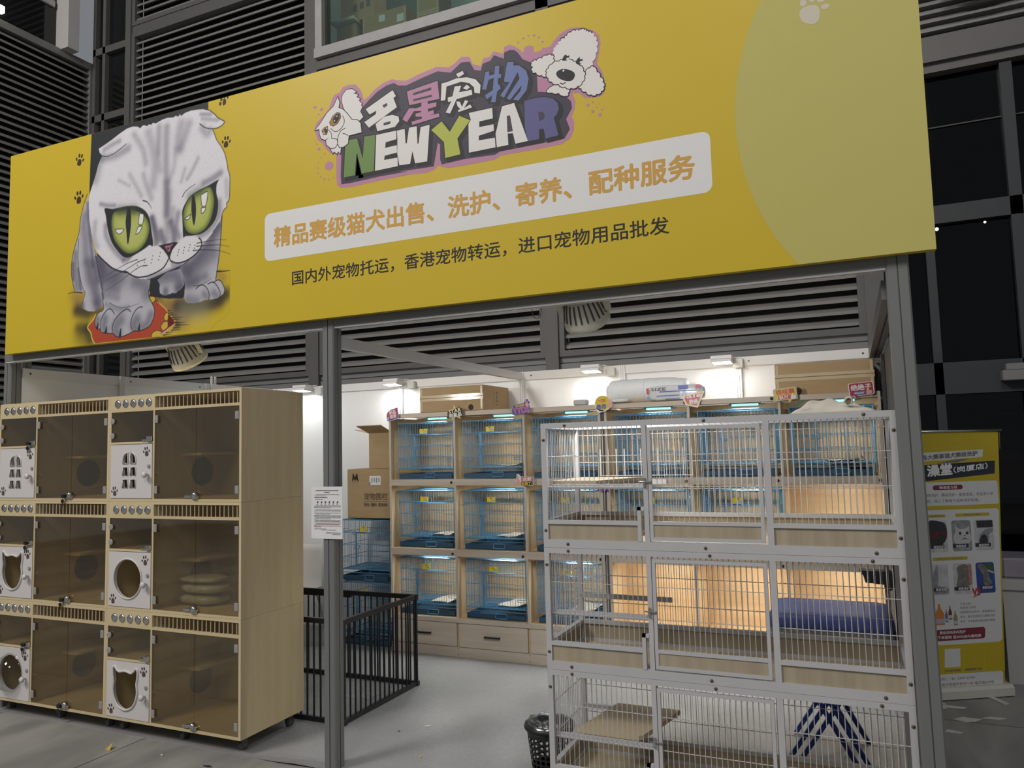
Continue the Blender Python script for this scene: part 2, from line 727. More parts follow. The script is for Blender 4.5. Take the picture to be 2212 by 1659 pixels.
# ================================================================= the building behind
LOUV = mat('louvre_grey', (0.23, 0.225, 0.215), 0.42, noise=0.12, nscale=4, spec=0.5)
FRAME = mat('facade_frame', (0.115, 0.112, 0.108), 0.5, noise=0.1, nscale=5)
VOID = mat('louvre_void', (0.012, 0.012, 0.012), 0.8, noise=0.1, nscale=5)
SILL = mat('window_aluminium', (0.42, 0.41, 0.41), 0.45, noise=0.15, nscale=7)
DGLASS = mat('dark_glazing', (0.010, 0.011, 0.012), 0.06, noise=0.1, nscale=3, spec=0.6)
FY = 6.6


def louvre_slats(mb, a0, a1, z0, z1, put, pitch=0.0965):
    n = int((z1 - z0) / pitch)
    for k in range(n):
        z = z0 + (k + 0.5) * pitch
        # a blade: sloping plate with a lip along its outer edge
        for (d0, h0, d1, h1) in ((0.0, -0.030, 0.075, 0.032),):
            prof = [(d0, h0), (d0, h0 + 0.024), (d0 + 0.006, h0 + 0.030), (d1, h1 + 0.008), (d1, h1), (d0 + 0.008, h0)]
            vs = [put(a0, d, z + h) for d, h in prof] + [put(a1, d, z + h) for d, h in prof]
            m = len(prof)
            fs = [tuple(range(m))[::-1], tuple(range(m, 2 * m))]
            fs += [(i, (i + 1) % m, (i + 1) % m + m, i + m) for i in range(m)]
            mb.add(vs, fs)


def louvre(x0, x1, z0, z1, label):
    t = thing('louvre_panel', ((x0 + x1) / 2, FY, z0), label, 'louvre', 'louvre panels of the building')
    f = MB()
    w = 0.055
    f.box(x0, x0 + w, FY - 0.03, FY + 0.09, z0, z1)
    f.box(x1 - w, x1, FY - 0.03, FY + 0.09, z0, z1)
    f.box(x0 + w, x1 - w, FY - 0.03, FY + 0.09, z0, z0 + w)
    f.box(x0 + w, x1 - w, FY - 0.03, FY + 0.09, z1 - w, z1)
    f.build('frame', FRAME, t)
    s = MB()
    louvre_slats(s, x0 + w, x1 - w, z0 + w, z1 - w, lambda a, d, z: (a, FY + d, z))
    s.build('slats', LOUV, t)
    b = MB()
    b.box(x0 + w, x1 - w, FY + 0.10, FY + 0.12, z0 + w, z1 - w)
    b.build('backing', VOID, t)
    return t


louvre(-8.10, -5.30, 2.37, 6.93, 'tall grey louvre panel left of the upper window, above the cat picture')
louvre(-8.10, -5.30, 7.03, 9.5, 'grey louvre panel at the top edge, above the tall one beside the window')
louvre(-5.17, -2.56, 2.37, 5.76, 'grey louvre panel showing under the middle of the yellow fascia')
louvre(-2.43, 0.16, 2.37, 5.76, 'grey louvre panel showing under the right part of the yellow fascia')

fp = MB()
for x0, x1 in ((-5.30, -5.17), (-2.56, -2.43), (-8.19, -8.10), (0.16, 0.30)):
    fp.box(x0, x1, FY - 0.05, FY + 0.12, 0, 9.6)
fp.box(-8.10, -5.30, FY - 0.02, FY + 0.12, 6.93, 7.03)
fp.m = 1
for x0, x1 in ((-8.10, -5.30), (-5.17, -2.56), (-2.43, 0.16)):
    fp.box(x0, x1, FY, FY + 0.10, 2.315, 2.37)
    fp.box(x0, x1, FY - 0.012, FY + 0.10, 0.0, 2.305)
    fp.box(x0, x1, FY + 0.03, FY + 0.10, 2.30, 2.32)
structure(fp.build('wall_facade', [FRAME, mat('facade_panel', (0.20, 0.20, 0.20), 0.5, noise=0.06, nscale=3)]))

# ---- upper window with the stored boxes behind it
w1 = MB()
w1.box(-5.17, -2.43, FY - 0.10, FY + 0.06, 5.87, 5.98)
w1.box(-5.17, -5.08, FY - 0.08, FY + 0.06, 5.98, 8.2)
w1.box(-5.17, -2.43, FY - 0.08, FY + 0.06, 8.2, 8.3)
w1.box(-2.50, -2.43, FY - 0.08, FY + 0.06, 5.98, 8.2)
w1.m = 1
w1.box(-5.17, 0.30, FY - 0.05, FY + 0.10, 5.76, 5.87)
w1.box(-5.08, -5.06, FY - 0.05, FY + 0.05, 5.98, 8.2)
win1 = structure(w1.build('window_1', [SILL, FRAME]))
gp = MB()
gp.box(-5.06, -2.50, FY, FY + 0.006, 5.98, 8.2)
gp.build('pane', glass('window_glass', (0.80, 0.88, 0.84), 0.05), win1)
rm = MB()
rm.box(-5.9, -2.0, FY + 0.13, 9.0, 5.78, 5.90)
rm.box(-5.9, -2.0, 9.0, 9.1, 5.9, 9.0)
rm.box(-6.0, -5.9, FY + 0.13, 9.1, 5.9, 9.0)
rm.box(-2.0, -1.9, FY + 0.13, 9.1, 5.9, 9.0)
rm.box(-6.0, -1.9, FY + 0.13, 9.1, 9.0, 9.1)
structure(rm.build('wall_storeroom', mat('storeroom_paint', (0.22, 0.27, 0.25), 0.7, noise=0.15, nscale=2)))
area('storeroom_lamp', (-3.9, 7.0, 8.9), (-4.2, 7.2, 6.0), 1.2, 0.3, 38, (0.95, 1.0, 0.92))
tl = MB()
tl.box(-4.5, -3.3, 6.93, 7.07, 8.93, 8.98)
tag(tl.build('ceiling_lamp', mat('lamp_tube', (0.8, 0.85, 0.8), 0.4, emit=4.0, noise=0.01), loc=(-3.9, 7.0, 8.95)),
    'fluorescent ceiling lamp in the storeroom behind the upper window', 'lamp')
sh = MB()
sh.box(-4.24, -2.6, 6.85, 7.0, 6.12, 6.17)
sh.box(-4.20, -2.6, 6.80, 6.86, 6.05, 6.09)
sh.box(-4.24, -4.20, 6.85, 7.0, 5.9, 6.12)
sh.box(-2.65, -2.6, 6.85, 7.0, 5.9, 6.12)
tag(sh.build('storage_rail', mat('pale_green_metal', (0.42, 0.50, 0.44), 0.4, noise=0.05), loc=(-3.4, 6.9, 5.9)),
    'pale green rail standing low behind the upper window pane', 'rail')

# ---- glazed recess and side wing at the far left
w2 = MB()
for z in (5.93, 6.83, 7.65, 8.4):
    w2.box(-8.80, -8.19, FY - 0.04, FY + 0.05, z - 0.045, z + 0.045)
for x in (-8.80, -8.62):
    w2.box(x, x + 0.05, FY - 0.04, FY + 0.05, 0, 9.6)
win2 = structure(w2.build('window_2', FRAME))
gp = MB()
gp.box(-8.80, -8.19, FY + 0.02, FY + 0.03, 0, 9.6)
gp.build('pane', DGLASS, win2)

SX = -8.85
t = thing('louvre_panel', (SX, 4.6, 2.0), 'grey louvre wall of the side wing, running away at the upper left', 'louvre', 'louvre panels of the building')
s = MB()
n = 52
louvre_slats(s, 1.5, 6.55, 2.0, 6.62, lambda a, d, z: (SX - d, a, z), 0.087)
s.build('slats', LOUV, t)
f = MB()
f.box(SX - 0.10, SX + 0.01, 1.5, 6.60, 6.62, 6.71)
f.box(SX - 0.12, SX + 0.015, 6.55, 6.615, 2.0, 6.71)
f.build('frame', LOUV, t)
b = MB()
b.box(SX - 0.16, SX - 0.12, 1.5, 6.6, 0.0, 6.7)
b.build('backing', VOID, t)

w3 = MB()
w3.box(-8.95, -8.70, 6.14, 6.29, 6.70, 9.6)
structure(w3.build('trim_1', mat('pale_column', (0.55, 0.54, 0.53), 0.5, noise=0.05, nscale=4)))
w3 = MB()
w3.box(-8.96, -8.90, 1.5, 6.10, 7.25, 7.33)
win3 = structure(w3.build('window_3', SILL))
gp = MB()
gp.box(-8.95, -8.93, 1.5, 6.15, 6.72, 9.6)
gp.build('pane', DGLASS, win3)
lp = MB()
lp.box(-8.86, -8.80, 5.10, 5.42, 6.78, 6.86)
tag(lp.build('tube_lamp', mat('lamp_tube_warm', (0.9, 0.87, 0.8), 0.4, emit=5.0, noise=0.01), loc=(-8.83, 5.25, 6.8)),
    'short bright tube lamp at the top left corner, above the side louvres', 'lamp')

# ---- dark glazed front of the building on the right
w4 = MB()
w4.box(0.60, 0.66, FY - 0.05, FY + 0.05, 0, 4.35)
w4.box(1.17, 1.25, FY - 0.05, FY + 0.05, 0, 4.35)
w4.box(1.75, 1.83, FY - 0.05, FY + 0.05, 0, 4.35)
w4.box(0.30, 3.5, FY - 0.05, FY + 0.05, 3.17, 3.31)
w4.box(0.30, 3.5, FY - 0.05, FY + 0.05, 1.86, 2.10)
w4.box(0.30, 3.5, FY - 0.05, FY + 0.05, 0.0, 0.12)
w4.m = 1
w4.box(0.30, 3.5, FY - 0.004, FY + 0.004, 3.935, 3.945)
win4 = structure(w4.build('window_4', [mat('dark_frame', (0.030, 0.034, 0.040), 0.5, noise=0.1), mat('seam', (0.05, 0.05, 0.05), 0.5)]))
gp = MB()
gp.box(0.30, 3.5, FY + 0.01, FY + 0.018, 0.12, 4.35)
gp.build('pane', glass('night_glass', (0.35, 0.36, 0.38), 0.012), win4)
w5 = MB()
w5.box(0.2, 3.6, 8.5, 8.6, 0, 4.6)
w5.box(0.2, 3.6, FY + 0.1, 8.6, 4.35, 4.45)
w5.box(0.2, 0.30, FY + 0.06, 8.6, 0, 4.4)
w5.box(3.5, 3.6, FY + 0.06, 8.6, 0, 4.4)
structure(w5.build('wall_interior', mat('dim_interior', (0.035, 0.030, 0.030), 0.8, noise=0.6, nscale=1.2, rgb2=(0.012, 0.012, 0.014))))
# canopy above: broad fascia and ribbed soffit
cn = MB()
cn.box(0.30, 3.6, FY - 0.12, FY + 0.1, 4.42, 4.62)
cn.box(0.30, 3.6, FY - 0.08, FY + 0.1, 4.35, 4.42)
cn.m = 1
for k in range(6):
    z = 4.64 + k * 0.085
    cn.box(0.30, 3.6, FY - 0.14 + 0.03 * k, FY - 0.06 + 0.03 * k, z + 0.01, z + 0.03)
    cn.box(0.30, 3.6, FY + 0.0 + 0.03 * k, FY + 0.03 + 0.03 * k, z - 0.01, z + 0.07)
structure(cn.build('wall_canopy', [mat('canopy_grey', (0.14, 0.135, 0.13), 0.5, noise=0.1, nscale=3), LOUV]))
dk = MB()
dk.smooth = True
dk.lathe([(0.02, 0.10), (0.17, 0.10), (0.20, 0.04), (0.20, -0.02), (0.18, -0.04), (0.02, -0.045)], (1.02, 6.35, 4.93), 32)
tag(dk.build('ceiling_lamp', mat('grey_lamp_housing', (0.12, 0.12, 0.12), 0.5, noise=0.1), loc=(1.02, 6.35, 4.93)),
    'round grey unlit lamp housing under the canopy at the top right', 'lamp')
# glowing balls for bright dots seen in that glass, and dim notices behind
gl_m = mat('small_light', (1, 0.95, 0.85), 0.4, emit=9.0, noise=0.01)
gl_o = mat('small_orange_light', (1, 0.45, 0.12), 0.4, emit=3.0, noise=0.01)
for (x, z, r, m, lab) in ((0.70, 3.20, 0.020, gl_m, 'white glowing point high behind the dark glass, beside the fascia corner'),
                          (0.69, 3.14, 0.016, gl_m, 'white glowing point just below another at the edge of the dark glass'),
                          (0.99, 3.18, 0.011, gl_o, 'small orange glowing point behind the upper dark glass'),
                          (1.01, 3.15, 0.011, gl_m, 'small white glowing point right beside the small orange one'),
                          (1.17, 2.02, 0.014, gl_o, 'orange glowing point low on the dark glass, above the wide transom')):
    q = MB()
    q.smooth = True
    q.lathe([(0.001, -r), (r * 0.7, -r * 0.7), (r, 0), (r * 0.7, r * 0.7), (0.001, r)], (x * 1.09, 7.2, 1.55 + (z - 1.55) * 1.09), 12)
    tag(q.build('glow_point', m, loc=(x * 1.09, 7.2, 1.55 + (z - 1.55) * 1.09)), lab, 'lamp', 'glowing points behind the dark glass')
pt = thing('poster', (1.0, 7.05, 1.2), 'dim poster with a blue field and red border behind the dark glass', 'poster')
q = MB()
q.box(0.68, 1.24, 7.05, 7.07, 1.05, 1.86)
q.build('sheet', mat('dim_poster', (0.16, 0.13, 0.13), 0.7, noise=0.2, nscale=3), pt)
q = MB()
q.box(0.97, 1.22, 7.044, 7.05, 1.42, 1.70)
q.build('blue_field', mat('dim_blue', (0.03, 0.04, 0.16), 0.7, noise=0.1), pt)
q = MB()
q.box(0.68, 1.24, 7.044, 7.05, 1.715, 1.74)
q.box(0.90, 1.24, 7.044, 7.05, 1.18, 1.34)
q.build('red_band', mat('dim_red', (0.25, 0.03, 0.02), 0.7, noise=0.1), pt)
dc = MB()
dc.bbox(1.02, 1.6, FY - 0.16, FY - 0.05, 1.935, 2.01, 0.006)
dc.bbox(1.05, 1.6, FY - 0.13, FY - 0.05, 2.01, 2.06, 0.006)
tag(dc.build('door_closer', mat('grey_closer', (0.20, 0.20, 0.20), 0.45, noise=0.05), loc=(1.3, FY - 0.1, 1.93)),
    'pale grey door closer box on the transom of the dark glass front', 'door closer')

# ================================================================= printed artwork of the fascia (millimetres from its lower left corner)
CAT = {
    'black_panel': [(765,1310),(1715,1349),(1716,1218),(1620,1097),(1314,878),(884,821),(754,874),(758,1100)],
    'head': [(832,1197),(885,1212),(947,1232),(1009,1256),(1070,1275),(1118,1278),(1157,1270),(1185,1254),(1195,1265),(1214,1267),(1238,1257),(1253,1264),(1271,1258),(1285,1267),(1309,1259),(1326,1263),(1361,1271),(1402,1273),(1451,1266),(1465,1272),(1487,1263),(1499,1275),(1509,1262),(1538,1274),(1582,1278),(1638,1273),(1687,1265),(1725,1250),(1758,1224),(1790,1192),(1822,1172),(1836,1165),(1830,1150),(1806,1141),(1775,1138),(1745,1140),(1756,1117),(1764,1103),(1770,1086),(1780,1067),(1813,1025),(1839,977),(1856,921),(1861,887),(1874,852),(1877,823),(1875,787),(1875,742),(1870,714),(1857,696),(1855,676),(1834,663),(1823,642),(1816,613),(1820,630),(1810,609),(1786,583),(1757,557),(1752,544),(1738,533),(1708,511),(1689,498),(1674,485),(1654,461),(1620,435),(1585,421),(1554,402),(1524,388),(1473,379),(1395,363),(1327,348),(1274,340),(1275,344),(1199,353),(1106,394),(1041,418),(975,443),(908,491),(862,528),(824,570),(812,609),(779,688),(760,776),(752,863),(754,892),(760,932),(778,969),(802,1019),(817,1058),(828,1092),(850,1128),(865,1146),(839,1171)],
    'leg_far': [(760,927),(716,869),(680,777),(672,703),(646,642),(617,559),(608,475),(619,409),(643,342),(714,324),(776,380),(799,642)],
    'leg_mid': [(753,917),(709,848),(681,766),(670,660),(667,553),(683,444),(717,345),(736,316),(707,245),(720,226),(766,205),(819,199),(882,222),(902,272),(880,400),(832,532),(791,643)],
    'leg_front': [(812,537),(831,486),(842,436),(862,369),(882,303),(892,254),(898,203),(858,187),(836,164),(827,136),(833,107),(852,89),(870,88),(888,67),(934,57),(987,52),(1005,35),(1037,25),(1067,28),(1102,36),(1132,43),(1153,51),(1196,48),(1239,55),(1281,70),(1305,102),(1317,134),(1317,165),(1295,204),(1273,240),(1272,283),(1280,338),(1188,442),(966,533)],
    'leg_right': [(1511,377),(1532,341),(1545,304),(1553,273),(1550,243),(1546,213),(1554,185),(1578,172),(1634,167),(1673,170),(1696,177),(1731,176),(1758,175),(1789,177),(1816,188),(1838,200),(1844,223),(1834,247),(1819,269),(1792,280),(1777,280),(1788,305),(1795,349),(1805,392),(1814,519),(1822,630),(1772,600),(1699,516),(1625,450)],
    'leg_back': [(1339,330),(1357,304),(1355,276),(1360,251),(1387,236),(1412,235),(1444,239),(1452,243),(1485,238),(1497,249),(1513,253),(1529,263),(1545,279),(1536,335),(1512,374),(1409,365)],
    'void': [(1272,313),(1340,315),(1357,307),(1513,259),(1549,273),(1550,213),(1530,203),(1432,213),(1349,231),(1273,273)],
    'eyeL': [(892,817),(957,804),(1017,802),(1077,802),(1148,793),(1195,775),(1234,749),(1258,720),(1274,679),(1286,621),(1299,558),(1295,530),(1272,542),(1238,527),(1185,509),(1135,495),(1096,489),(1052,503),(1004,546),(962,595),(933,651),(915,711),(903,771)],
    'irisL': [(962,767),(982,782),(1018,782),(1078,777),(1137,767),(1196,744),(1235,712),(1260,675),(1267,632),(1256,591),(1234,558),(1192,527),(1142,514),(1095,517),(1051,540),(1011,577),(978,618),(961,667),(953,720)],
    'pupilL': [(1085,795),(1109,782),(1118,710),(1112,640),(1094,568),(1081,644),(1073,708),(1082,772)],
    'hlA': [(1188,741),(1221,729),(1212,673),(1179,681)],
    'hlB': [(1176,663),(1209,661),(1190,632),(1159,620)],
    'hlC': [(987,675),(1058,666),(1041,647),(1017,642),(997,656)],
    'eyeR': [(1526,659),(1525,706),(1550,748),(1590,784),(1651,805),(1720,820),(1794,840),(1782,814),(1780,769),(1793,718),(1791,665),(1771,615),(1723,573),(1673,553),(1613,550),(1553,555),(1542,549),(1533,554),(1529,605)],
    'irisR': [(1535,689),(1550,733),(1590,777),(1651,796),(1720,811),(1745,793),(1760,753),(1763,715),(1751,656),(1732,613),(1698,577),(1653,560),(1613,560),(1573,575),(1547,606),(1536,650)],
    'pupilR': [(1601,783),(1616,776),(1629,717),(1627,652),(1615,608),(1602,648),(1594,710)],
    'hlD': [(1664,772),(1716,785),(1702,709),(1674,710)],
    'hlE': [(1669,699),(1702,698),(1692,676),(1670,668)],
    'hlF': [(1544,658),(1571,668),(1589,675),(1577,651),(1556,649)],
    'nose_black': [(1335,530),(1387,531),(1466,534),(1497,528),(1451,488),(1436,451),(1420,451),(1383,497)],
    'nose': [(1390,519),(1461,523),(1437,509),(1435,486),(1420,482),(1404,502)],
    'muzL': [(1093,444),(1123,483),(1181,501),(1258,519),(1314,528),(1292,528),(1340,528),(1383,493),(1420,449),(1405,420),(1369,397),(1316,380),(1263,371),(1298,364),(1203,369),(1145,384),(1102,412)],
    'muzR': [(1438,449),(1451,480),(1486,514),(1543,541),(1613,543),(1654,530),(1674,500),(1659,472),(1615,444),(1564,423),(1508,413),(1462,425)],
    'toy': [(831,177),(813,150),(764,110),(793,72),(803,39),(827,5),(1270,3),(1345,3),(1479,65),(1421,135),(1405,157),(1350,197),(1320,240),(1274,254),(1241,184)],
    'toy_dark': [(1425,132),(1479,68),(1427,47)],
    'toy_edge': [(1477,65),(1358,5),(1345,3),(1467,63)],
    'dot1': [(1278,245),(1295,249),(1316,234),(1323,215),(1300,202),(1285,213)],
    'dot2': [(1329,215),(1350,194),(1338,191)],
    'dot3': [(1413,136),(1426,129),(1422,90),(1397,92),(1393,114)],
    'dot4': [(1422,84),(1423,51),(1386,33),(1369,58),(1389,82)],
    'dot5': [(1295,1),(1303,28),(1336,39),(1378,27),(1349,2)],
}
CAT_LINE = {
    'browL': [(1214,814),(1247,800),(1271,775),(1286,753)],
    'browR': [(1623,844),(1577,828),(1544,810),(1525,786)],
    'mouthL': [(913,483),(950,453),(998,430),(1046,414),(1086,408),(1118,388),(1165,368),(1211,361),(1263,363),(1327,375),(1384,396),(1418,434),(1428,456)],
    'mouthR': [(1428,456),(1441,427),(1488,410),(1544,411),(1605,430),(1654,461),(1674,489),(1669,516),(1654,530)],
    'chin': [(1583,419),(1527,393),(1430,372),(1347,354),(1264,339)],
    'w1': [(1174,469),(1097,458),(1006,432),(919,405)],
    'w2': [(1236,461),(1186,455),(1086,422),(987,394),(887,366)],
    'w3': [(1256,424),(1202,425),(1125,398),(1028,353),(913,314)],
    'w4': [(1639,503),(1713,504),(1782,503),(1852,495)],
    'w5': [(1637,486),(1724,480),(1811,471),(1874,454)],
    'w6': [(1609,465),(1674,461),(1773,446),(1831,431),(1889,407)],
    'toe1': [(991,167),(970,192),(948,201),(921,191),(886,153),(874,113),(879,77)],
    'toe2': [(1127,166),(1103,183),(1077,182),(1038,164),(999,133),(977,97),(980,62)],
    'toe3': [(1221,185),(1194,186),(1160,165),(1135,127),(1129,90),(1140,61)],
    'toe4': [(1635,246),(1653,259),(1680,263),(1707,249),(1727,221),(1733,194),(1728,176)],
    'toe5': [(1723,263),(1750,271),(1777,259),(1800,230),(1812,203),(1808,183)],
    'toe6': [(1765,268),(1792,278),(1815,270),(1834,244),(1844,217),(1838,200)],
    'ankle1': [(951,237),(997,213),(1063,197),(1129,200),(1189,208)],
    'ankle2': [(1613,266),(1656,264),(1711,276),(1750,295)],
    'claw1': [(855,127),(847,96)],
    'claw2': [(928,98),(922,64)],
    'claw3': [(1048,77),(1041,35)],
    'claw4': [(1201,93),(1196,58)],
    'ears1': [(865,1146),(906,1135),(962,1142),(1017,1160),(1066,1182)],
    'ears2': [(1652,1188),(1683,1163),(1715,1148),(1748,1140),(1785,1137),(1822,1148),(1835,1162),(1825,1171),(1790,1193),(1758,1224),(1725,1250),(1687,1265)],
    'sideR': [(1748,1139),(1764,1103),(1780,1069),(1818,1018),(1842,973),(1857,917),(1862,887),(1876,848),(1877,819),(1875,742),(1870,714),(1854,696),(1855,676),(1834,663),(1823,642),(1816,605),(1820,630),(1814,519),(1802,408),(1786,317),(1779,284)],
    'legR_out': [(1822,630),(1814,519),(1802,408),(1786,317),(1779,288)],
    'legL_out': [(737,930),(708,870),(680,777),(672,703),(646,642),(617,559),(608,475),(619,409),(643,342)],
    'legL_in': [(670,660),(667,553),(683,444),(717,345),(736,316),(707,245)],
    'legL_r': [(813,577),(841,468),(874,369),(899,262)],
    'jawL': [(832,548),(877,510),(953,452),(1026,419),(1091,401)],
    'g1': [(1788,326),(1845,321),(1920,322)],
    'g2': [(583,330),(640,334),(711,323)],
    'h0': [(1425,143),(1450,142)],
    'h1': [(1430,129),(1470,128)],
    'h2': [(1442,118),(1499,113)],
    'h3': [(1455,102),(1543,98)],
    'h4': [(1463,91),(1524,87)],
    'h5': [(1479,71),(1556,66)],
    'h6': [(1484,57),(1588,51)],
    'h7': [(1468,41),(1520,41)],
    'h8': [(1452,30),(1524,28)],
    'h9': [(1411,20),(1476,19)],
    'h10': [(1390,8),(1456,9)],
}
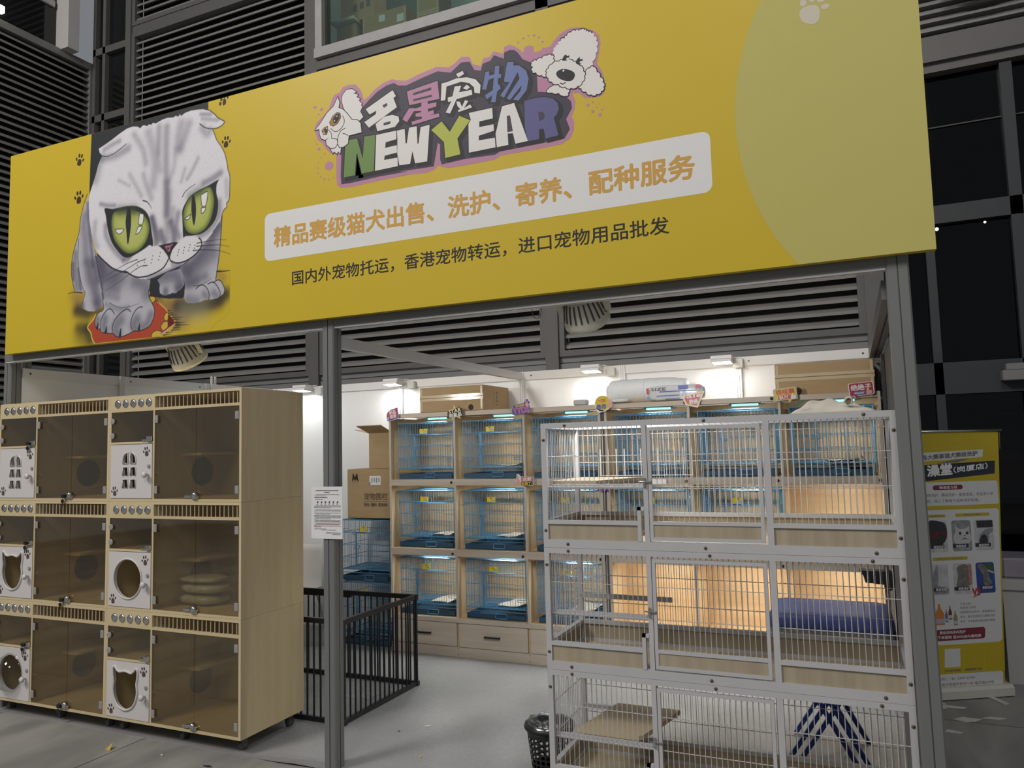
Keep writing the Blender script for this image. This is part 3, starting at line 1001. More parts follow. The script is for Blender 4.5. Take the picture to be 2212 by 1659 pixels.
LOGO = {
    'pink': [(2450,999),(2464,1026),(2509,1058),(2544,1087),(2566,1138),(2580,1154),(2610,1158),(2632,1183),(2671,1187),(2710,1179),(2739,1148),(2751,1117),(2759,1086),(2785,1098),(2827,1129),(2877,1150),(2930,1158),(2954,1145),(3010,1133),(2934,1146),(3004,1131),(3078,1147),(3178,1162),(3244,1144),(3275,1153),(3315,1180),(3358,1170),(3374,1130),(3416,1110),(3430,1144),(3463,1144),(3485,1166),(3534,1141),(3539,1173),(3564,1178),(3592,1164),(3616,1142),(3633,1122),(3635,1126),(3639,1145),(3660,1151),(3683,1142),(3688,1109),(3725,1114),(3729,1126),(3741,1119),(3766,1121),(3783,1141),(3816,1168),(3856,1181),(3887,1179),(3926,1166),(3968,1144),(3994,1115),(4000,1079),(3990,1031),(3979,988),(3996,962),(4009,924),(4013,882),(4010,852),(3987,837),(3953,840),(3919,848),(3892,876),(3861,879),(3876,840),(3870,807),(3856,775),(3867,750),(3863,709),(3846,678),(3807,659),(3711,658),(3504,661),(3479,648),(3337,648),(3234,651),(3199,663),(3179,673),(3154,655),(3110,649),(2955,662),(3010,656),(2849,656),(2683,652),(2615,658),(2593,674),(2587,722),(2588,835),(2555,847),(2521,881),(2503,910),(2472,935),(2461,967)],
    'pink_hole': [(3154,655),(3179,673),(3199,663)],
    'dark': [(2746,1030),(2755,1054),(2793,1082),(2839,1112),(2893,1132),(2938,1136),(2964,1116),(3014,1107),(2943,1122),(3009,1107),(3101,1125),(3186,1138),(3257,1115),(3314,1152),(3359,1145),(3382,1100),(3416,1087),(3427,1119),(3467,1124),(3486,1146),(3537,1117),(3538,1146),(3567,1152),(3591,1145),(3607,1129),(3630,1092),(3670,1068),(3674,1061),(3697,996),(3699,923),(3743,911),(3791,897),(3837,867),(3856,844),(3859,813),(3830,769),(3846,720),(3819,681),(3711,681),(3504,681),(3480,671),(3333,679),(3199,675),(3191,700),(3192,775),(3179,784),(3170,744),(3155,673),(2955,682),(3010,674),(2850,677),(2683,673),(2619,675),(2615,717),(2621,868),(2668,908),(2668,919),(2745,918),(2737,978)],
    'N': [(2668,897),(2717,895),(2750,784),(2761,897),(2826,892),(2815,710),(2744,709),(2718,818),(2712,816),(2702,708),(2634,707),(2644,865)],
    'E1': [(2832,891),(2948,890),(2949,847),(2887,843),(2883,815),(2951,816),(2952,779),(2880,776),(2876,755),(2954,753),(2955,710),(2822,709)],
    'W': [(2952,889),(2997,889),(3001,815),(3008,815),(3022,890),(3065,889),(3068,799),(3074,803),(3087,880),(3137,882),(3120,704),(3053,706),(3039,770),(3025,709),(2964,712),(2953,771),(2955,847)],
    'Y': [(3146,854),(3203,885),(3246,825),(3298,893),(3355,860),(3286,785),(3300,706),(3219,702),(3214,781)],
    'E2': [(3349,896),(3471,896),(3473,845),(3403,844),(3402,817),(3476,816),(3477,785),(3399,776),(3398,754),(3481,751),(3483,705),(3345,705),(3346,844),(3359,861)],
    'A1': [(3521,892),(3582,895),(3645,704),(3583,703),(3572,754),(3546,758),(3548,704),(3490,704),(3485,768)],
    'A_hole': [(3544,842),(3560,841),(3572,764),(3545,765)],
    'R': [(3632,894),(3685,896),(3730,891),(3770,876),(3793,850),(3798,822),(3787,797),(3773,787),(3792,702),(3730,698),(3723,744),(3701,747),(3700,702),(3645,703),(3632,770)],
    'R_hole': [(3700,827),(3720,825),(3730,809),(3725,791),(3702,785)],
    'ming1': [(2771,1036),(2931,1100),(2949,1066),(2935,1059),(2954,1008),(2789,937),(2762,971),(2831,998),(2834,1016),(2794,1004)],
    'ming1_hole': [(2871,1035),(2896,1042),(2900,1029),(2879,1020)],
    'ming2': [(2829,948),(2878,974),(2927,975),(2963,958),(2967,935),(2942,911),(2838,909)],
    'ming2_hole': [(2876,944),(2919,944),(2912,931),(2876,931)],
    'xing1': [(3013,1075),(3185,1090),(3193,999),(3025,1003)],
    'xing1_h1': [(3048,1059),(3150,1066),(3150,1053),(3049,1048)],
    'xing1_h2': [(3049,1028),(3152,1028),(3152,1018),(3049,1018)],
    'xing2': [(3048,984),(3059,979),(3093,982),(3094,1000),(3128,1001),(3129,987),(3177,985),(3175,965),(3129,962),(3130,948),(3160,950),(3162,931),(3132,928),(3189,928),(3192,911),(3040,900),(3037,917),(3095,921),(3095,931),(3060,938),(3060,953),(3093,954),(3091,960),(3052,968),(3010,920),(2985,940),(3023,987)],
    'chong1': [(3286,1101),(3322,1108),(3328,1091),(3297,1081)],
    'chong2': [(3207,1072),(3236,1072),(3287,1079),(3343,1072),(3389,1051),(3414,1018),(3409,978),(3381,988),(3380,1014),(3355,1041),(3312,1057),(3233,1051),(3225,986),(3201,987)],
    'chong3': [(3277,1041),(3312,1037),(3300,1008),(3367,1005),(3370,981),(3286,977),(3250,915),(3226,924),(3258,973),(3240,973),(3239,995),(3265,996)],
    'chong4': [(3322,1023),(3342,1036),(3358,1019),(3341,1011)],
    'chong5': [(3284,966),(3303,961),(3314,934),(3331,963),(3348,954),(3324,925),(3357,936),(3367,920),(3313,914),(3294,912),(3292,922),(3305,924),(3290,942)],
    'wu1': [(3441,1075),(3461,1074),(3459,1053),(3486,1053),(3491,1092),(3513,1089),(3509,1049),(3521,1048),(3519,1031),(3504,1029),(3503,1002),(3511,996),(3517,979),(3498,968),(3489,920),(3466,923),(3473,956),(3443,941),(3436,964),(3476,979),(3483,1036),(3456,1034),(3442,988),(3422,995)],
    'wu2': [(3553,1097),(3586,1089),(3583,1073),(3613,1066),(3645,1035),(3657,994),(3646,943),(3605,902),(3577,912),(3614,943),(3623,971),(3562,913),(3546,925),(3612,1004),(3604,1037),(3532,930),(3514,945),(3563,1000),(3553,1000),(3534,1007),(3539,1033)],
    'kit_head': [(2457,990),(2486,1014),(2535,1067),(2575,1092),(2601,1135),(2612,1106),(2605,1078),(2631,1065),(2657,1038),(2686,999),(2720,990),(2739,970),(2745,922),(2668,920),(2664,901),(2662,880),(2634,867),(2610,870),(2599,892),(2582,873),(2556,874),(2530,898),(2525,921),(2547,935),(2521,925),(2497,937),(2486,962),(2484,990)],
    'kit_ear': [(2625,1111),(2630,1139),(2654,1162),(2688,1160),(2716,1139),(2698,1134),(2726,1122),(2717,1111),(2738,1097),(2730,1090),(2749,1070),(2744,1062),(2751,1051),(2738,1032),(2756,999),(2735,985),(2695,997),(2661,1030),(2636,1072)],
    'kit_tuft': [(2551,875),(2569,846),(2575,854),(2595,838),(2599,850),(2614,836),(2619,868),(2608,872),(2597,889)],
    'kit_eye1': [(2550,1012),(2570,1041),(2596,1054),(2614,1047),(2618,1024),(2600,998),(2574,989),(2557,996)],
    'kit_pup1': [(2570,1026),(2592,1048),(2612,1046),(2611,1022),(2592,1000),(2574,1003)],
    'kit_eye2': [(2501,977),(2517,991),(2535,993),(2537,974),(2530,953),(2512,955)],
    'kit_pup2': [(2515,982),(2532,991),(2534,971),(2528,957),(2519,963)],
    'dog_head': [(3784,1074),(3783,1097),(3792,1111),(3806,1119),(3810,1130),(3820,1131),(3823,1140),(3836,1139),(3847,1150),(3867,1160),(3887,1162),(3904,1157),(3912,1159),(3929,1155),(3937,1146),(3948,1140),(3960,1133),(3974,1116),(3983,1091),(3984,1064),(3979,1034),(3963,1000),(3954,975),(3934,957),(3919,957),(3802,1007),(3779,1028),(3778,1056)],
    'dog_earL': [(3674,1059),(3683,1069),(3699,1069),(3724,1074),(3748,1080),(3772,1076),(3780,1059),(3777,1028),(3762,1008),(3745,985),(3721,994),(3693,1013),(3677,1024),(3680,1043)],
    'dog_earR': [(3926,959),(3950,976),(3966,976),(3980,950),(3994,924),(4005,899),(4008,876),(3997,859),(3976,850),(3950,853),(3927,871),(3905,891),(3894,909),(3912,928)],
    'dog_muz': [(3746,1001),(3754,1018),(3775,1035),(3803,1040),(3843,1036),(3874,1023),(3901,999),(3919,968),(3922,944),(3911,920),(3889,904),(3858,903),(3831,915),(3800,934),(3768,952),(3753,972)],
    'dog_neck': [(3741,912),(3776,935),(3792,939),(3831,915),(3846,904),(3844,885),(3835,872),(3798,893)],
    'dog_nose': [(3791,982),(3798,996),(3822,1000),(3853,989),(3876,970),(3877,951),(3863,937),(3836,941),(3805,960)],
    'dog_eye1': [(3821,1041),(3832,1060),(3844,1063),(3855,1056),(3851,1038),(3839,1035)],
    'dog_eye2': [(3884,1015),(3896,1033),(3910,1036),(3917,1022),(3909,1005),(3897,1002)],
}
CAT_SHADE = [
    ([(1251,1213),(1288,1110),(1308,998),(1292,892)], 60, 0.5, 'shade'),
    ([(1131,1227),(1205,1125),(1231,1033)], 40, 0.5, 'shade'),
    ([(1214,971),(1239,901),(1282,816)], 36, 0.45, 'shade'),
    ([(1100,990),(1162,901),(1199,843)], 30, 0.4, 'shade'),
    ([(1009,971),(1102,920)], 22, 0.35, 'shade'),
    ([(1332,1231),(1329,1080),(1349,969)], 40, 0.35, 'shade'),
    ([(850,1128),(826,1060),(809,1005)], 60, 0.55, 'shade'),
    ([(875,1128),(981,1127),(1085,1152)], 46, 0.75, 'shade'),
    ([(880,1182),(948,1200),(1010,1211)], 30, 0.7, 'shade'),
    ([(857,849),(914,831),(976,821)], 26, 0.9, 'shade'),
    ([(1511,1217),(1489,1136),(1496,1071)], 60, 0.55, 'shade'),
    ([(1572,1205),(1540,1135),(1507,1073)], 50, 0.55, 'shade'),
    ([(1397,1218),(1394,1025),(1403,852),(1402,704)], 46, 0.75, 'shade'),
    ([(1339,1230),(1336,1079)], 40, 0.35, 'shade'),
    ([(1467,1076),(1458,971),(1419,892)], 36, 0.35, 'shade'),
    ([(1641,989),(1598,925),(1560,885)], 26, 0.5, 'shade'),
    ([(1542,947),(1515,876)], 24, 0.4, 'shade'),
    ([(1660,1242),(1736,1226)], 20, 0.8, 'shade'),
    ([(1671,1214),(1785,1182)], 22, 0.6, 'shade'),
    ([(1672,1159),(1705,1119),(1726,1132)], 46, 0.6, 'shade'),
    ([(1686,839),(1750,853),(1808,876)], 36, 1.0, 'shade'),
    ([(1851,827),(1857,737)], 30, 0.35, 'shade'),
    ([(1426,827),(1416,723)], 50, 0.3, 'shade'),
    ([(1456,725),(1440,660)], 40, 0.45, 'shade'),
    ([(1397,890),(1405,771),(1406,653),(1413,555)], 44, 0.6, 'shade'),
    ([(1289,694),(1317,627),(1345,564)], 40, 0.75, 'shade'),
    ([(1360,609),(1382,555),(1387,535)], 36, 0.95, 'shade'),
    ([(1438,649),(1460,587),(1465,544)], 40, 0.95, 'shade'),
    ([(1494,695),(1480,619),(1501,562)], 36, 0.6, 'shade'),
    ([(1800,716),(1800,648),(1762,594),(1713,559),(1653,545)], 36, 0.9, 'shade'),
    ([(1462,436),(1457,402),(1534,408)], 22, 0.5, 'shade'),
    ([(1576,323),(1675,387),(1749,434)], 90, 0.75, 'shade'),
    ([(1555,363),(1625,401),(1704,466),(1796,566)], 60, 1.0, 'shade'),
    ([(1748,536),(1801,588)], 30, 0.9, 'shade'),
    ([(1586,284),(1701,308)], 50, 0.6, 'shade'),
    ([(778,751),(772,688),(786,627)], 20, 0.5, 'shade'),
    ([(812,740),(806,654),(832,592)], 40, 0.45, 'shade'),
    ([(903,710),(908,651),(946,591),(996,536),(1053,489)], 34, 0.85, 'shade'),
    ([(1288,699),(1313,611),(1321,541)], 34, 0.8, 'shade'),
    ([(1065,479),(1123,485)], 30, 0.7, 'shade'),
    ([(868,486),(926,436),(1027,390)], 120, 0.9, 'shade'),
    ([(834,539),(860,473),(870,414)], 70, 0.95, 'shade'),
    ([(850,484),(879,400),(971,364)], 90, 0.7, 'shade'),
    ([(927,321),(1017,305)], 46, 0.4, 'shade'),
    ([(937,281),(1018,260)], 40, 0.4, 'shade'),
    ([(1169,341),(1234,312),(1260,266)], 90, 0.8, 'shade'),
    ([(871,359),(892,286)], 40, 0.7, 'shade'),
    ([(920,232),(1010,195),(1107,192)], 30, 0.4, 'shade'),
    ([(850,147),(842,106)], 40, 0.7, 'shade'),
    ([(913,144),(906,100),(915,74)], 50, 0.75, 'shade'),
    ([(1043,126),(1004,92),(1018,53)], 70, 0.75, 'shade'),
    ([(1178,116),(1153,88),(1170,61)], 60, 0.8, 'shade'),
    ([(1288,134),(1263,87),(1230,72)], 50, 0.7, 'shade'),
    ([(762,494),(778,411),(817,342),(837,276)], 70, 0.95, 'shade'),
    ([(813,488),(843,388)], 50, 1.0, 'shade'),
    ([(642,575),(645,476),(663,359)], 40, 0.5, 'shade'),
    ([(620,512),(628,412)], 20, 0.95, 'shade'),
    ([(673,473),(696,346)], 18, 1.0, 'shade'),
    ([(722,798),(712,726),(731,635),(739,517)], 56, 0.75, 'shade'),
    ([(745,868),(758,719),(782,598),(802,480)], 26, 1.2, 'shade'),
    ([(713,253),(718,233)], 30, 1.0, 'shade'),
    ([(847,240),(857,213)], 60, 1.1, 'shade'),
    ([(1368,345),(1471,342),(1504,302)], 80, 0.95, 'shade'),
    ([(1521,270),(1497,261)], 40, 1.0, 'shade'),
    ([(1403,259),(1403,243)], 40, 1.0, 'shade'),
    ([(1578,192),(1634,174)], 60, 0.6, 'shade'),
    ([(1696,209),(1712,196)], 40, 0.6, 'shade'),
    ([(1766,208),(1785,191)], 40, 0.6, 'shade'),
    ([(1569,280),(1633,288)], 50, 0.5, 'shade'),
    ([(1535,395),(1576,345)], 60, 0.8, 'shade'),
    ([(1263,351),(1389,367),(1511,389)], 24, 0.6, 'shade'),
]
CAT_GROUND = [
    ([(650,305),(707,293)], 90, 0.6, 'brown'),
    ([(666,271),(699,261)], 60, 0.4, 'brown'),
    ([(676,221),(793,200),(885,191)], 60, 1.3, 'black'),
    ([(663,213),(757,184)], 70, 0.8, 'black'),
    ([(685,110),(759,100)], 60, 0.9, 'black'),
    ([(719,69),(780,35)], 120, 0.8, 'black'),
    ([(760,97),(789,40)], 60, 0.9, 'black'),
    ([(1392,181),(1474,176),(1530,185)], 90, 1.0, 'brown'),
    ([(1446,139),(1555,122)], 90, 0.8, 'brown'),
    ([(1475,88),(1532,71)], 90, 0.7, 'brown'),
    ([(1796,304),(1826,286)], 60, 0.6, 'brown'),
    ([(1308,232),(1358,215)], 50, 0.8, 'brown'),
    ([(1316,253),(1349,237)], 40, 0.7, 'black'),
    ([(1498,164),(1634,153),(1770,160),(1842,194)], 60, 1.5, 'black'),
    ([(1523,147),(1674,132),(1789,152)], 80, 0.9, 'black'),
    ([(1827,172),(1865,194)], 70, 0.6, 'black'),
    ([(1555,119),(1674,108)], 120, 0.4, 'pale'),
    ([(1483,66),(1500,56)], 40, 0.9, 'black'),
]
LOGO_DOTS = [(2455, 1114, 10, 8), (2496, 1093, 10, 8), (2477, 1072, 5, 5), (2543, 785, 27, 23), (2479, 886, 9, 8), (2465, 914, 5, 4), (2457, 930, 3, 3), (2515, 853, 5, 4), (2491, 837, 4, 3), (2476, 815, 4, 3), (2470, 787, 4, 4), (2473, 760, 5, 4), (2489, 735, 5, 5), (2513, 719, 6, 5), (2540, 713, 6, 4), (2570, 718, 4, 4), (3610, 1177, 5, 5), (3635, 1191, 6, 5), (3661, 1197, 4, 4), (3689, 1191, 6, 6), (3713, 1175, 5, 5), (3729, 1150, 6, 5), (3933, 811, 7, 7), (3955, 820, 4, 4), (3954, 778, 8, 7), (3986, 756, 8, 8), (3972, 793, 4, 3), (3997, 777, 4, 4), (4003, 792, 2, 2), (3984, 805, 2, 2)]

# ---------------------------------------------------------------- the yellow fascia
FX, FYB, FZ = -4.905, 3.088, 2.222
FWID, FHEI = 5.222, 1.302
YEL = (0.60, 0.44, 0.028)
fas = thing('fascia_sign', (FX, FYB, FZ), 'long yellow fascia sign with the grey cat picture and shop lettering', 'sign')


def ink(name, rgb, rough=0.5):
    return mat(name, rgb, rough, noise=0.02, nscale=12, spec=0.25)


YELM = mat('yellow_print', YEL, 0.42, noise=0.015, nscale=5, spec=0.3)
b = MB()
b.box(FX, FX + FWID, FYB, FYB + 0.038, FZ, FZ + FHEI)
b.build('board', YELM, fas)


def on_sign(layer):
    y = FYB - 0.0004 * layer
    return lambda u, v, d=0.0: (FX + u / 1000.0, y - d, FZ + v / 1000.0)


def clip_poly(poly, vmin=0.0, vmax=FHEI * 1000, umin=0.0, umax=FWID * 1000):
    def cut(ps, inside, inter):
        out = []
        for i in range(len(ps)):
            a, c = ps[i - 1], ps[i]
            if inside(c):
                if not inside(a):
                    out.append(inter(a, c))
                out.append(c)
            elif inside(a):
                out.append(inter(a, c))
        return out
    ps = cut(poly, lambda p: p[1] <= vmax, lambda a, c: (a[0] + (c[0] - a[0]) * (vmax - a[1]) / (c[1] - a[1]), vmax))
    ps = cut(ps, lambda p: p[1] >= vmin, lambda a, c: (a[0] + (c[0] - a[0]) * (vmin - a[1]) / (c[1] - a[1]), vmin))
    ps = cut(ps, lambda p: p[0] <= umax, lambda a, c: (umax, a[1] + (c[1] - a[1]) * (umax - a[0]) / (c[0] - a[0])))
    return ps


def paint_cat():
    cell = 3.0
    u0, u1, v0, v1 = 380.0, 1880.0, 0.5, FHEI * 1000 - 0.5
    nu, nv = int((u1 - u0) / cell) + 1, int((v1 - v0) / cell) + 1
    U, V = np.meshgrid(np.linspace(u0, u1, nu), np.linspace(v0, v1, nv))
    C = np.empty((nv, nu, 3))
    C[:] = YEL
    reg = np.zeros((nv, nu), int)

    def win(pts, pad):
        xs, ys = [p[0] for p in pts], [p[1] for p in pts]
        i0 = max(0, int((min(xs) - pad - u0) / cell))
        i1 = min(nu, int((max(xs) + pad - u0) / cell) + 2)
        j0 = max(0, int((min(ys) - pad - v0) / cell))
        j1 = min(nv, int((max(ys) + pad - v0) / cell) + 2)
        return slice(j0, j1), slice(i0, i1)

    def segdist(pts, closed, sl):
        X, Y = U[sl], V[sl]
        best = np.full(X.shape, 1e9)
        tt = np.zeros(X.shape)
        n = len(pts)
        m = n if closed else n - 1
        for i in range(m):
            (ax, ay), (bx, by) = pts[i], pts[(i + 1) % n]
            dx, dy = bx - ax, by - ay
            L = dx * dx + dy * dy + 1e-9
            t = np.clip(((X - ax) * dx + (Y - ay) * dy) / L, 0, 1)
            d = np.hypot(X - ax - t * dx, Y - ay - t * dy)
            k = d < best
            best = np.where(k, d, best)
            tt = np.where(k, (i + t) / m, tt)
        return best, tt

    def inside(pts, sl):
        X, Y = U[sl], V[sl]
        r = np.zeros(X.shape, bool)
        n = len(pts)
        for i in range(n):
            (ax, ay), (bx, by) = pts[i - 1], pts[i]
            if ay == by:
                continue
            c = ((ay > Y) != (by > Y)) & (X < (bx - ax) * (Y - ay) / (by - ay) + ax)
            r ^= c
        return r

    def fill(pts, col, feather=3.0, rid=None, strength=1.0, shift=0.0):
        sl = win(pts, feather * 2)
        if U[sl].size == 0:
            return
        d, _ = segdist(pts, True, sl)
        ins = inside(pts, sl)
        sd = np.where(ins, d, -d)
        a = np.clip(0.5 + (sd - shift) / feather, 0, 1) * strength
        C[sl] = C[sl] * (1 - a[..., None]) + np.array(col) * a[..., None]
        if rid is not None:
            reg[sl] = np.where(ins, rid, reg[sl])

    def line(pts, w, col, w_end=None):
        w_end = w if w_end is None else w_end
        pts = crom(pts, False, 4)
        sl = win(pts, w * 2 + 4)
        if U[sl].size == 0:
            return
        d, t = segdist(pts, False, sl)
        a = np.clip(0.5 + ((w + (w_end - w) * t) / 2 - d) / 3.0, 0, 1)
        C[sl] = C[sl] * (1 - a[..., None]) + np.array(col) * a[..., None]

    def soft(pts, w, s, col, same_region=True):
        pts = crom(pts, False, 3)
        sl = win(pts, w * 1.4)
        if U[sl].size == 0:
            return
        d, t = segdist(pts, False, sl)
        a = 1 - np.exp(-s * np.exp(-(d / (w * 0.55)) ** 2))
        if same_region:
            mx, my = pts[len(pts) // 2]
            i = min(nu - 1, max(0, int((mx - u0) / cell)))
            j = min(nv - 1, max(0, int((my - v0) / cell)))
            a = a * (reg[sl] == reg[j, i])
        C[sl] = C[sl] * (1 - a[..., None]) + np.array(col) * a[..., None]

    K = {'shade': (0.105, 0.10, 0.145), 'black': (0.022, 0.024, 0.028), 'brown': (0.22, 0.115, 0.075), 'pale': (0.46, 0.42, 0.26)}
    fur = (0.70, 0.68, 0.72)
    dim = (0.47, 0.46, 0.51)
    blk = (0.030, 0.032, 0.036)
    fill(CAT['black_panel'], (0.034, 0.036, 0.038), 3)
    for pts, w, s, c in CAT_GROUND:
        soft(pts, w, s * 1.1, K[c], False)
    fill(CAT['toy'], (0.43, 0.070, 0.035), 3, 20)
    line(CAT['toy'][:6], 9, (0.62, 0.48, 0.08))
    line(CAT['toy'][7:12], 7, (0.62, 0.40, 0.08))
    fill(CAT['toy_dark'], (0.15, 0.018, 0.02), 3)
    for k in ('dot1', 'dot2', 'dot3', 'dot4', 'dot5'):
        fill(CAT[k], (0.60, 0.43, 0.045), 3)
        line(CAT[k] + CAT[k][:1], 4, blk)
    fill(CAT['toy_edge'], (0.55, 0.5, 0.42), 3)
    zz = CAT['leg_back']
    fill([(zz[0][0] - 60, zz[0][1] + 10), (zz[0][0] + 60, zz[0][1] + 90), (zz[0][0] + 250, zz[0][1] + 130), (zz[0][0] + 300, zz[0][1] - 40), (zz[0][0] + 100, zz[0][1] - 120), (zz[0][0] - 60, zz[0][1] - 90)], blk, 3)
    fill(CAT['leg_far'], (0.42, 0.41, 0.46), 3, 1)
    fill(CAT['leg_mid'], dim, 3, 2)
    fill(CAT['void'], blk, 6, 3)
    fill(CAT['leg_back'], dim, 3, 4)
    fill(CAT['leg_right'], dim, 3, 5)
    fill(CAT['leg_front'], dim, 3, 6)
    fill(CAT['head'], fur, 3, 7)
    rng = np.random.RandomState(3)
    for pts, w, s, c in CAT_SHADE:
        soft(pts, w, s * (1.0 if pts[0][1] > 700 else 1.5), K[c])
    # pencil grain
    g = rng.normal(0, 1, (nv, nu))
    g = (g + np.roll(g, 1, 1) + np.roll(g, 2, 1)) / 3
    C[...] = np.where((reg > 0)[..., None], C * (1 + 0.05 * g[..., None]), C)
    # outlines
    for k, w in (('sideR', 5), ('ears2', 6), ('ears1', 5), ('legL_out', 5), ('legL_in', 4), ('legL_r', 4), ('jawL', 8), ('legR_out', 4), ('chin', 5)):
        line(CAT_LINE[k], w, blk)
    lf = CAT['leg_front']
    line(lf[4:16], 5, blk)
    line(lf[15:31], 6, blk)
    for k in ('toe1', 'toe2', 'toe3', 'toe4', 'toe5', 'toe6'):
        line(CAT_LINE[k], 6.5, blk, 5)
    for k in ('ankle1', 'ankle2'):
        line(CAT_LINE[k], 4, blk, 2)
    for k in ('claw1', 'claw2', 'claw3', 'claw4'):
        line(CAT_LINE[k], 5, blk, 20)
    line(CAT_LINE['g1'], 11, blk, 1)
    line(CAT_LINE['g2'], 3, blk, 9)
    for i in range(11):
        line(CAT_LINE['h%d' % i], 8, blk, 1)
    # eyes
    for e, i, p in (('eyeL', 'irisL', 'pupilL'), ('eyeR', 'irisR', 'pupilR')):
        fill(crom(CAT[e], True, 3), blk, 5)
        pl = crom(CAT[i], True, 3)
        fill(pl, (0.10, 0.14, 0.045), 5)
        fill(pl, (0.40, 0.45, 0.105), 34, shift=14)
        fill(pl, (0.47, 0.50, 0.16), 60, shift=50, strength=0.8)
        fill(crom(CAT[p], True, 3), blk, 4)
    soft([CAT['irisL'][2], CAT['irisL'][4]], 60, 1.0, (0.06, 0.075, 0.05), False)
    soft([CAT['irisR'][2], CAT['irisR'][3]], 60, 0.8, (0.06, 0.075, 0.05), False)
    fill(crom(CAT['pupilL'], True, 3), blk, 4)
    fill(crom(CAT['pupilR'], True, 3), blk, 4)
    for k in ('hlA', 'hlB', 'hlC', 'hlD', 'hlE', 'hlF'):
        fill(CAT[k], (0.75, 0.75, 0.74), 3)
        line(CAT[k] + CAT[k][:1], 5, blk)
    # muzzle
    ml, mr = crom(CAT['muzL'], True, 3), crom(CAT['muzR'], True, 3)
    fill(CAT['nose_black'], blk, 4)
    fill(ml, (0.70, 0.68, 0.71), 8)
    fill(mr, (0.70, 0.69, 0.71), 8)
    fill(CAT['nose'], (0.42, 0.13, 0.20), 4)
    cx = sum(p[0] for p in CAT['nose']) / 6
    cy = sum(p[1] for p in CAT['nose']) / 6
    fill(circle(cx - 6, cy - 2, 7, 10), blk, 3)
    line(CAT_LINE['mouthL'], 9, blk)
    line(CAT_LINE['mouthR'], 9, blk)
    for pts, n in ((ml, 12), (mr, 11)):
        xs = [q[0] for q in pts]
        ys = [q[1] for q in pts]
        for k in range(n):
            a = (k % 4) / 4.0 + 0.18
            b_ = (k // 4) / 3.0 + 0.2
            px = min(xs) + (max(xs) - min(xs)) * (0.12 + 0.72 * a + 0.06 * (b_ - 0.5))
            py = min(ys) + (max(ys) - min(ys)) * (0.26 + 0.36 * b_ + 0.25 * (a - 0.3))
            fill(circle(px, py, 4, 8), blk, 3)
    for k in ('w1', 'w2', 'w3', 'w4', 'w5', 'w6'):
        line(CAT_LINE[k], 6, blk, 1.5)
    line(CAT_LINE['browL'], 9, blk, 2)
    line(CAT_LINE['browR'], 3, blk, 6)

    f = on_sign(1)
    vs = np.empty((nv * nu, 3))
    vs[:, 0] = FX + U.ravel() / 1000
    vs[:, 1] = FYB - 0.0004
    vs[:, 2] = FZ + V.ravel() / 1000
    keep = np.abs(C - np.array(YEL)).max(axis=2) > 0.004
    kq = keep[:-1, :-1] | keep[1:, :-1] | keep[:-1, 1:] | keep[1:, 1:]
    jj, ii = np.nonzero(kq)
    a = jj * nu + ii
    quads = np.stack([a, a + 1, a + 1 + nu, a + nu], 1)
    used, inv = np.unique(quads, return_inverse=True)
    quads = inv.reshape(quads.shape)
    pv = vs[used] - np.array([FX, FYB, FZ])
    me = bpy.data.meshes.new('cat_picture')
    me.vertices.add(len(pv))
    me.vertices.foreach_set('co', pv.ravel())
    me.loops.add(quads.size)
    me.loops.foreach_set('vertex_index', quads.ravel().astype(np.int32))
    me.polygons.add(len(quads))
    me.polygons.foreach_set('loop_start', np.arange(0, quads.size, 4, dtype=np.int32))
    me.update(calc_edges=True)
    ca = me.color_attributes.new('ink', 'FLOAT_COLOR', 'POINT')
    rgba = np.ones((len(pv), 4), np.float32)
    rgba[:, :3] = C.reshape(-1, 3)[used]
    ca.data.foreach_set('color', rgba.ravel())
    me.materials.append(colour_attr('printed_picture', 0.42))
    o = bpy.data.objects.new('cat_picture', me)
    COL.objects.link(o)
    o.parent = fas
    WLOC[o.name] = WLOC[fas.name]
    o['label'] = 'airbrushed grey cat with green eyes stepping on a red toy'
    return o


paint_cat()


def paw(mb, cu, cv, s, rot, fn):
    """paw print about (cu, cv), s = height in the units of fn"""
    ca, sa = math.cos(rot), math.sin(rot)

    def put(pts):
        return [(cu + s * (x * ca - y * sa), cv + s * (x * sa + y * ca)) for x, y in pts]
    pad = crom([(0, -0.50), (0.12, -0.52), (0.22, -0.44), (0.26, -0.25), (0.20, -0.05), (0.08, 0.06), (-0.08, 0.06), (-0.20, -0.05), (-0.26, -0.25),
                (-0.22, -0.44), (-0.12, -0.52)], True, 3)
    mb.flat(put(pad), fn)
    for x, y, r, a in ((-0.42, 0.02, 0.10, 0.4), (-0.16, 0.34, 0.115, 0.1), (0.16, 0.34, 0.115, -0.1), (0.42, 0.02, 0.10, -0.4)):
        e = [(x + r * math.cos(t) * math.cos(a) - 1.6 * r * math.sin(t) * math.sin(a), y + r * math.cos(t) * math.sin(a) + 1.6 * r * math.sin(t) * math.cos(a))
             for t in [2 * PI * k / 12 for k in range(12)]]
        mb.flat(put(e), fn)


BROWNINK = ink('brown_ink', (0.055, 0.032, 0.020))
for cu, cv, s, r in ((664, 1158, 72, -0.25), (662, 922, 78, 0.03), (1849, 1045, 62, -0.1)):
    q = MB()
    paw(q, cu, cv, s, r, on_sign(1))
    q.build('paw_print', BROWNINK, fas)
q = MB()
fn = on_sign(1)
q.flat(crom([(1822, 1262), (1832, 1257), (1845, 1266), (1846, 1283), (1836, 1294), (1824, 1288)], True, 3), fn)
q.flat(circle(1804, 1272, 9, 10, 11), fn)
q.flat(clip_poly(circle(1812, 1296, 8, 10, 13)), fn)
q.flat(clip_poly(circle(1834, 1307, 8, 10, 12)), fn)
q.flat(clip_poly(circle(1858, 1300, 7, 10, 11)), fn)
q.build('paw_print', BROWNINK, fas)

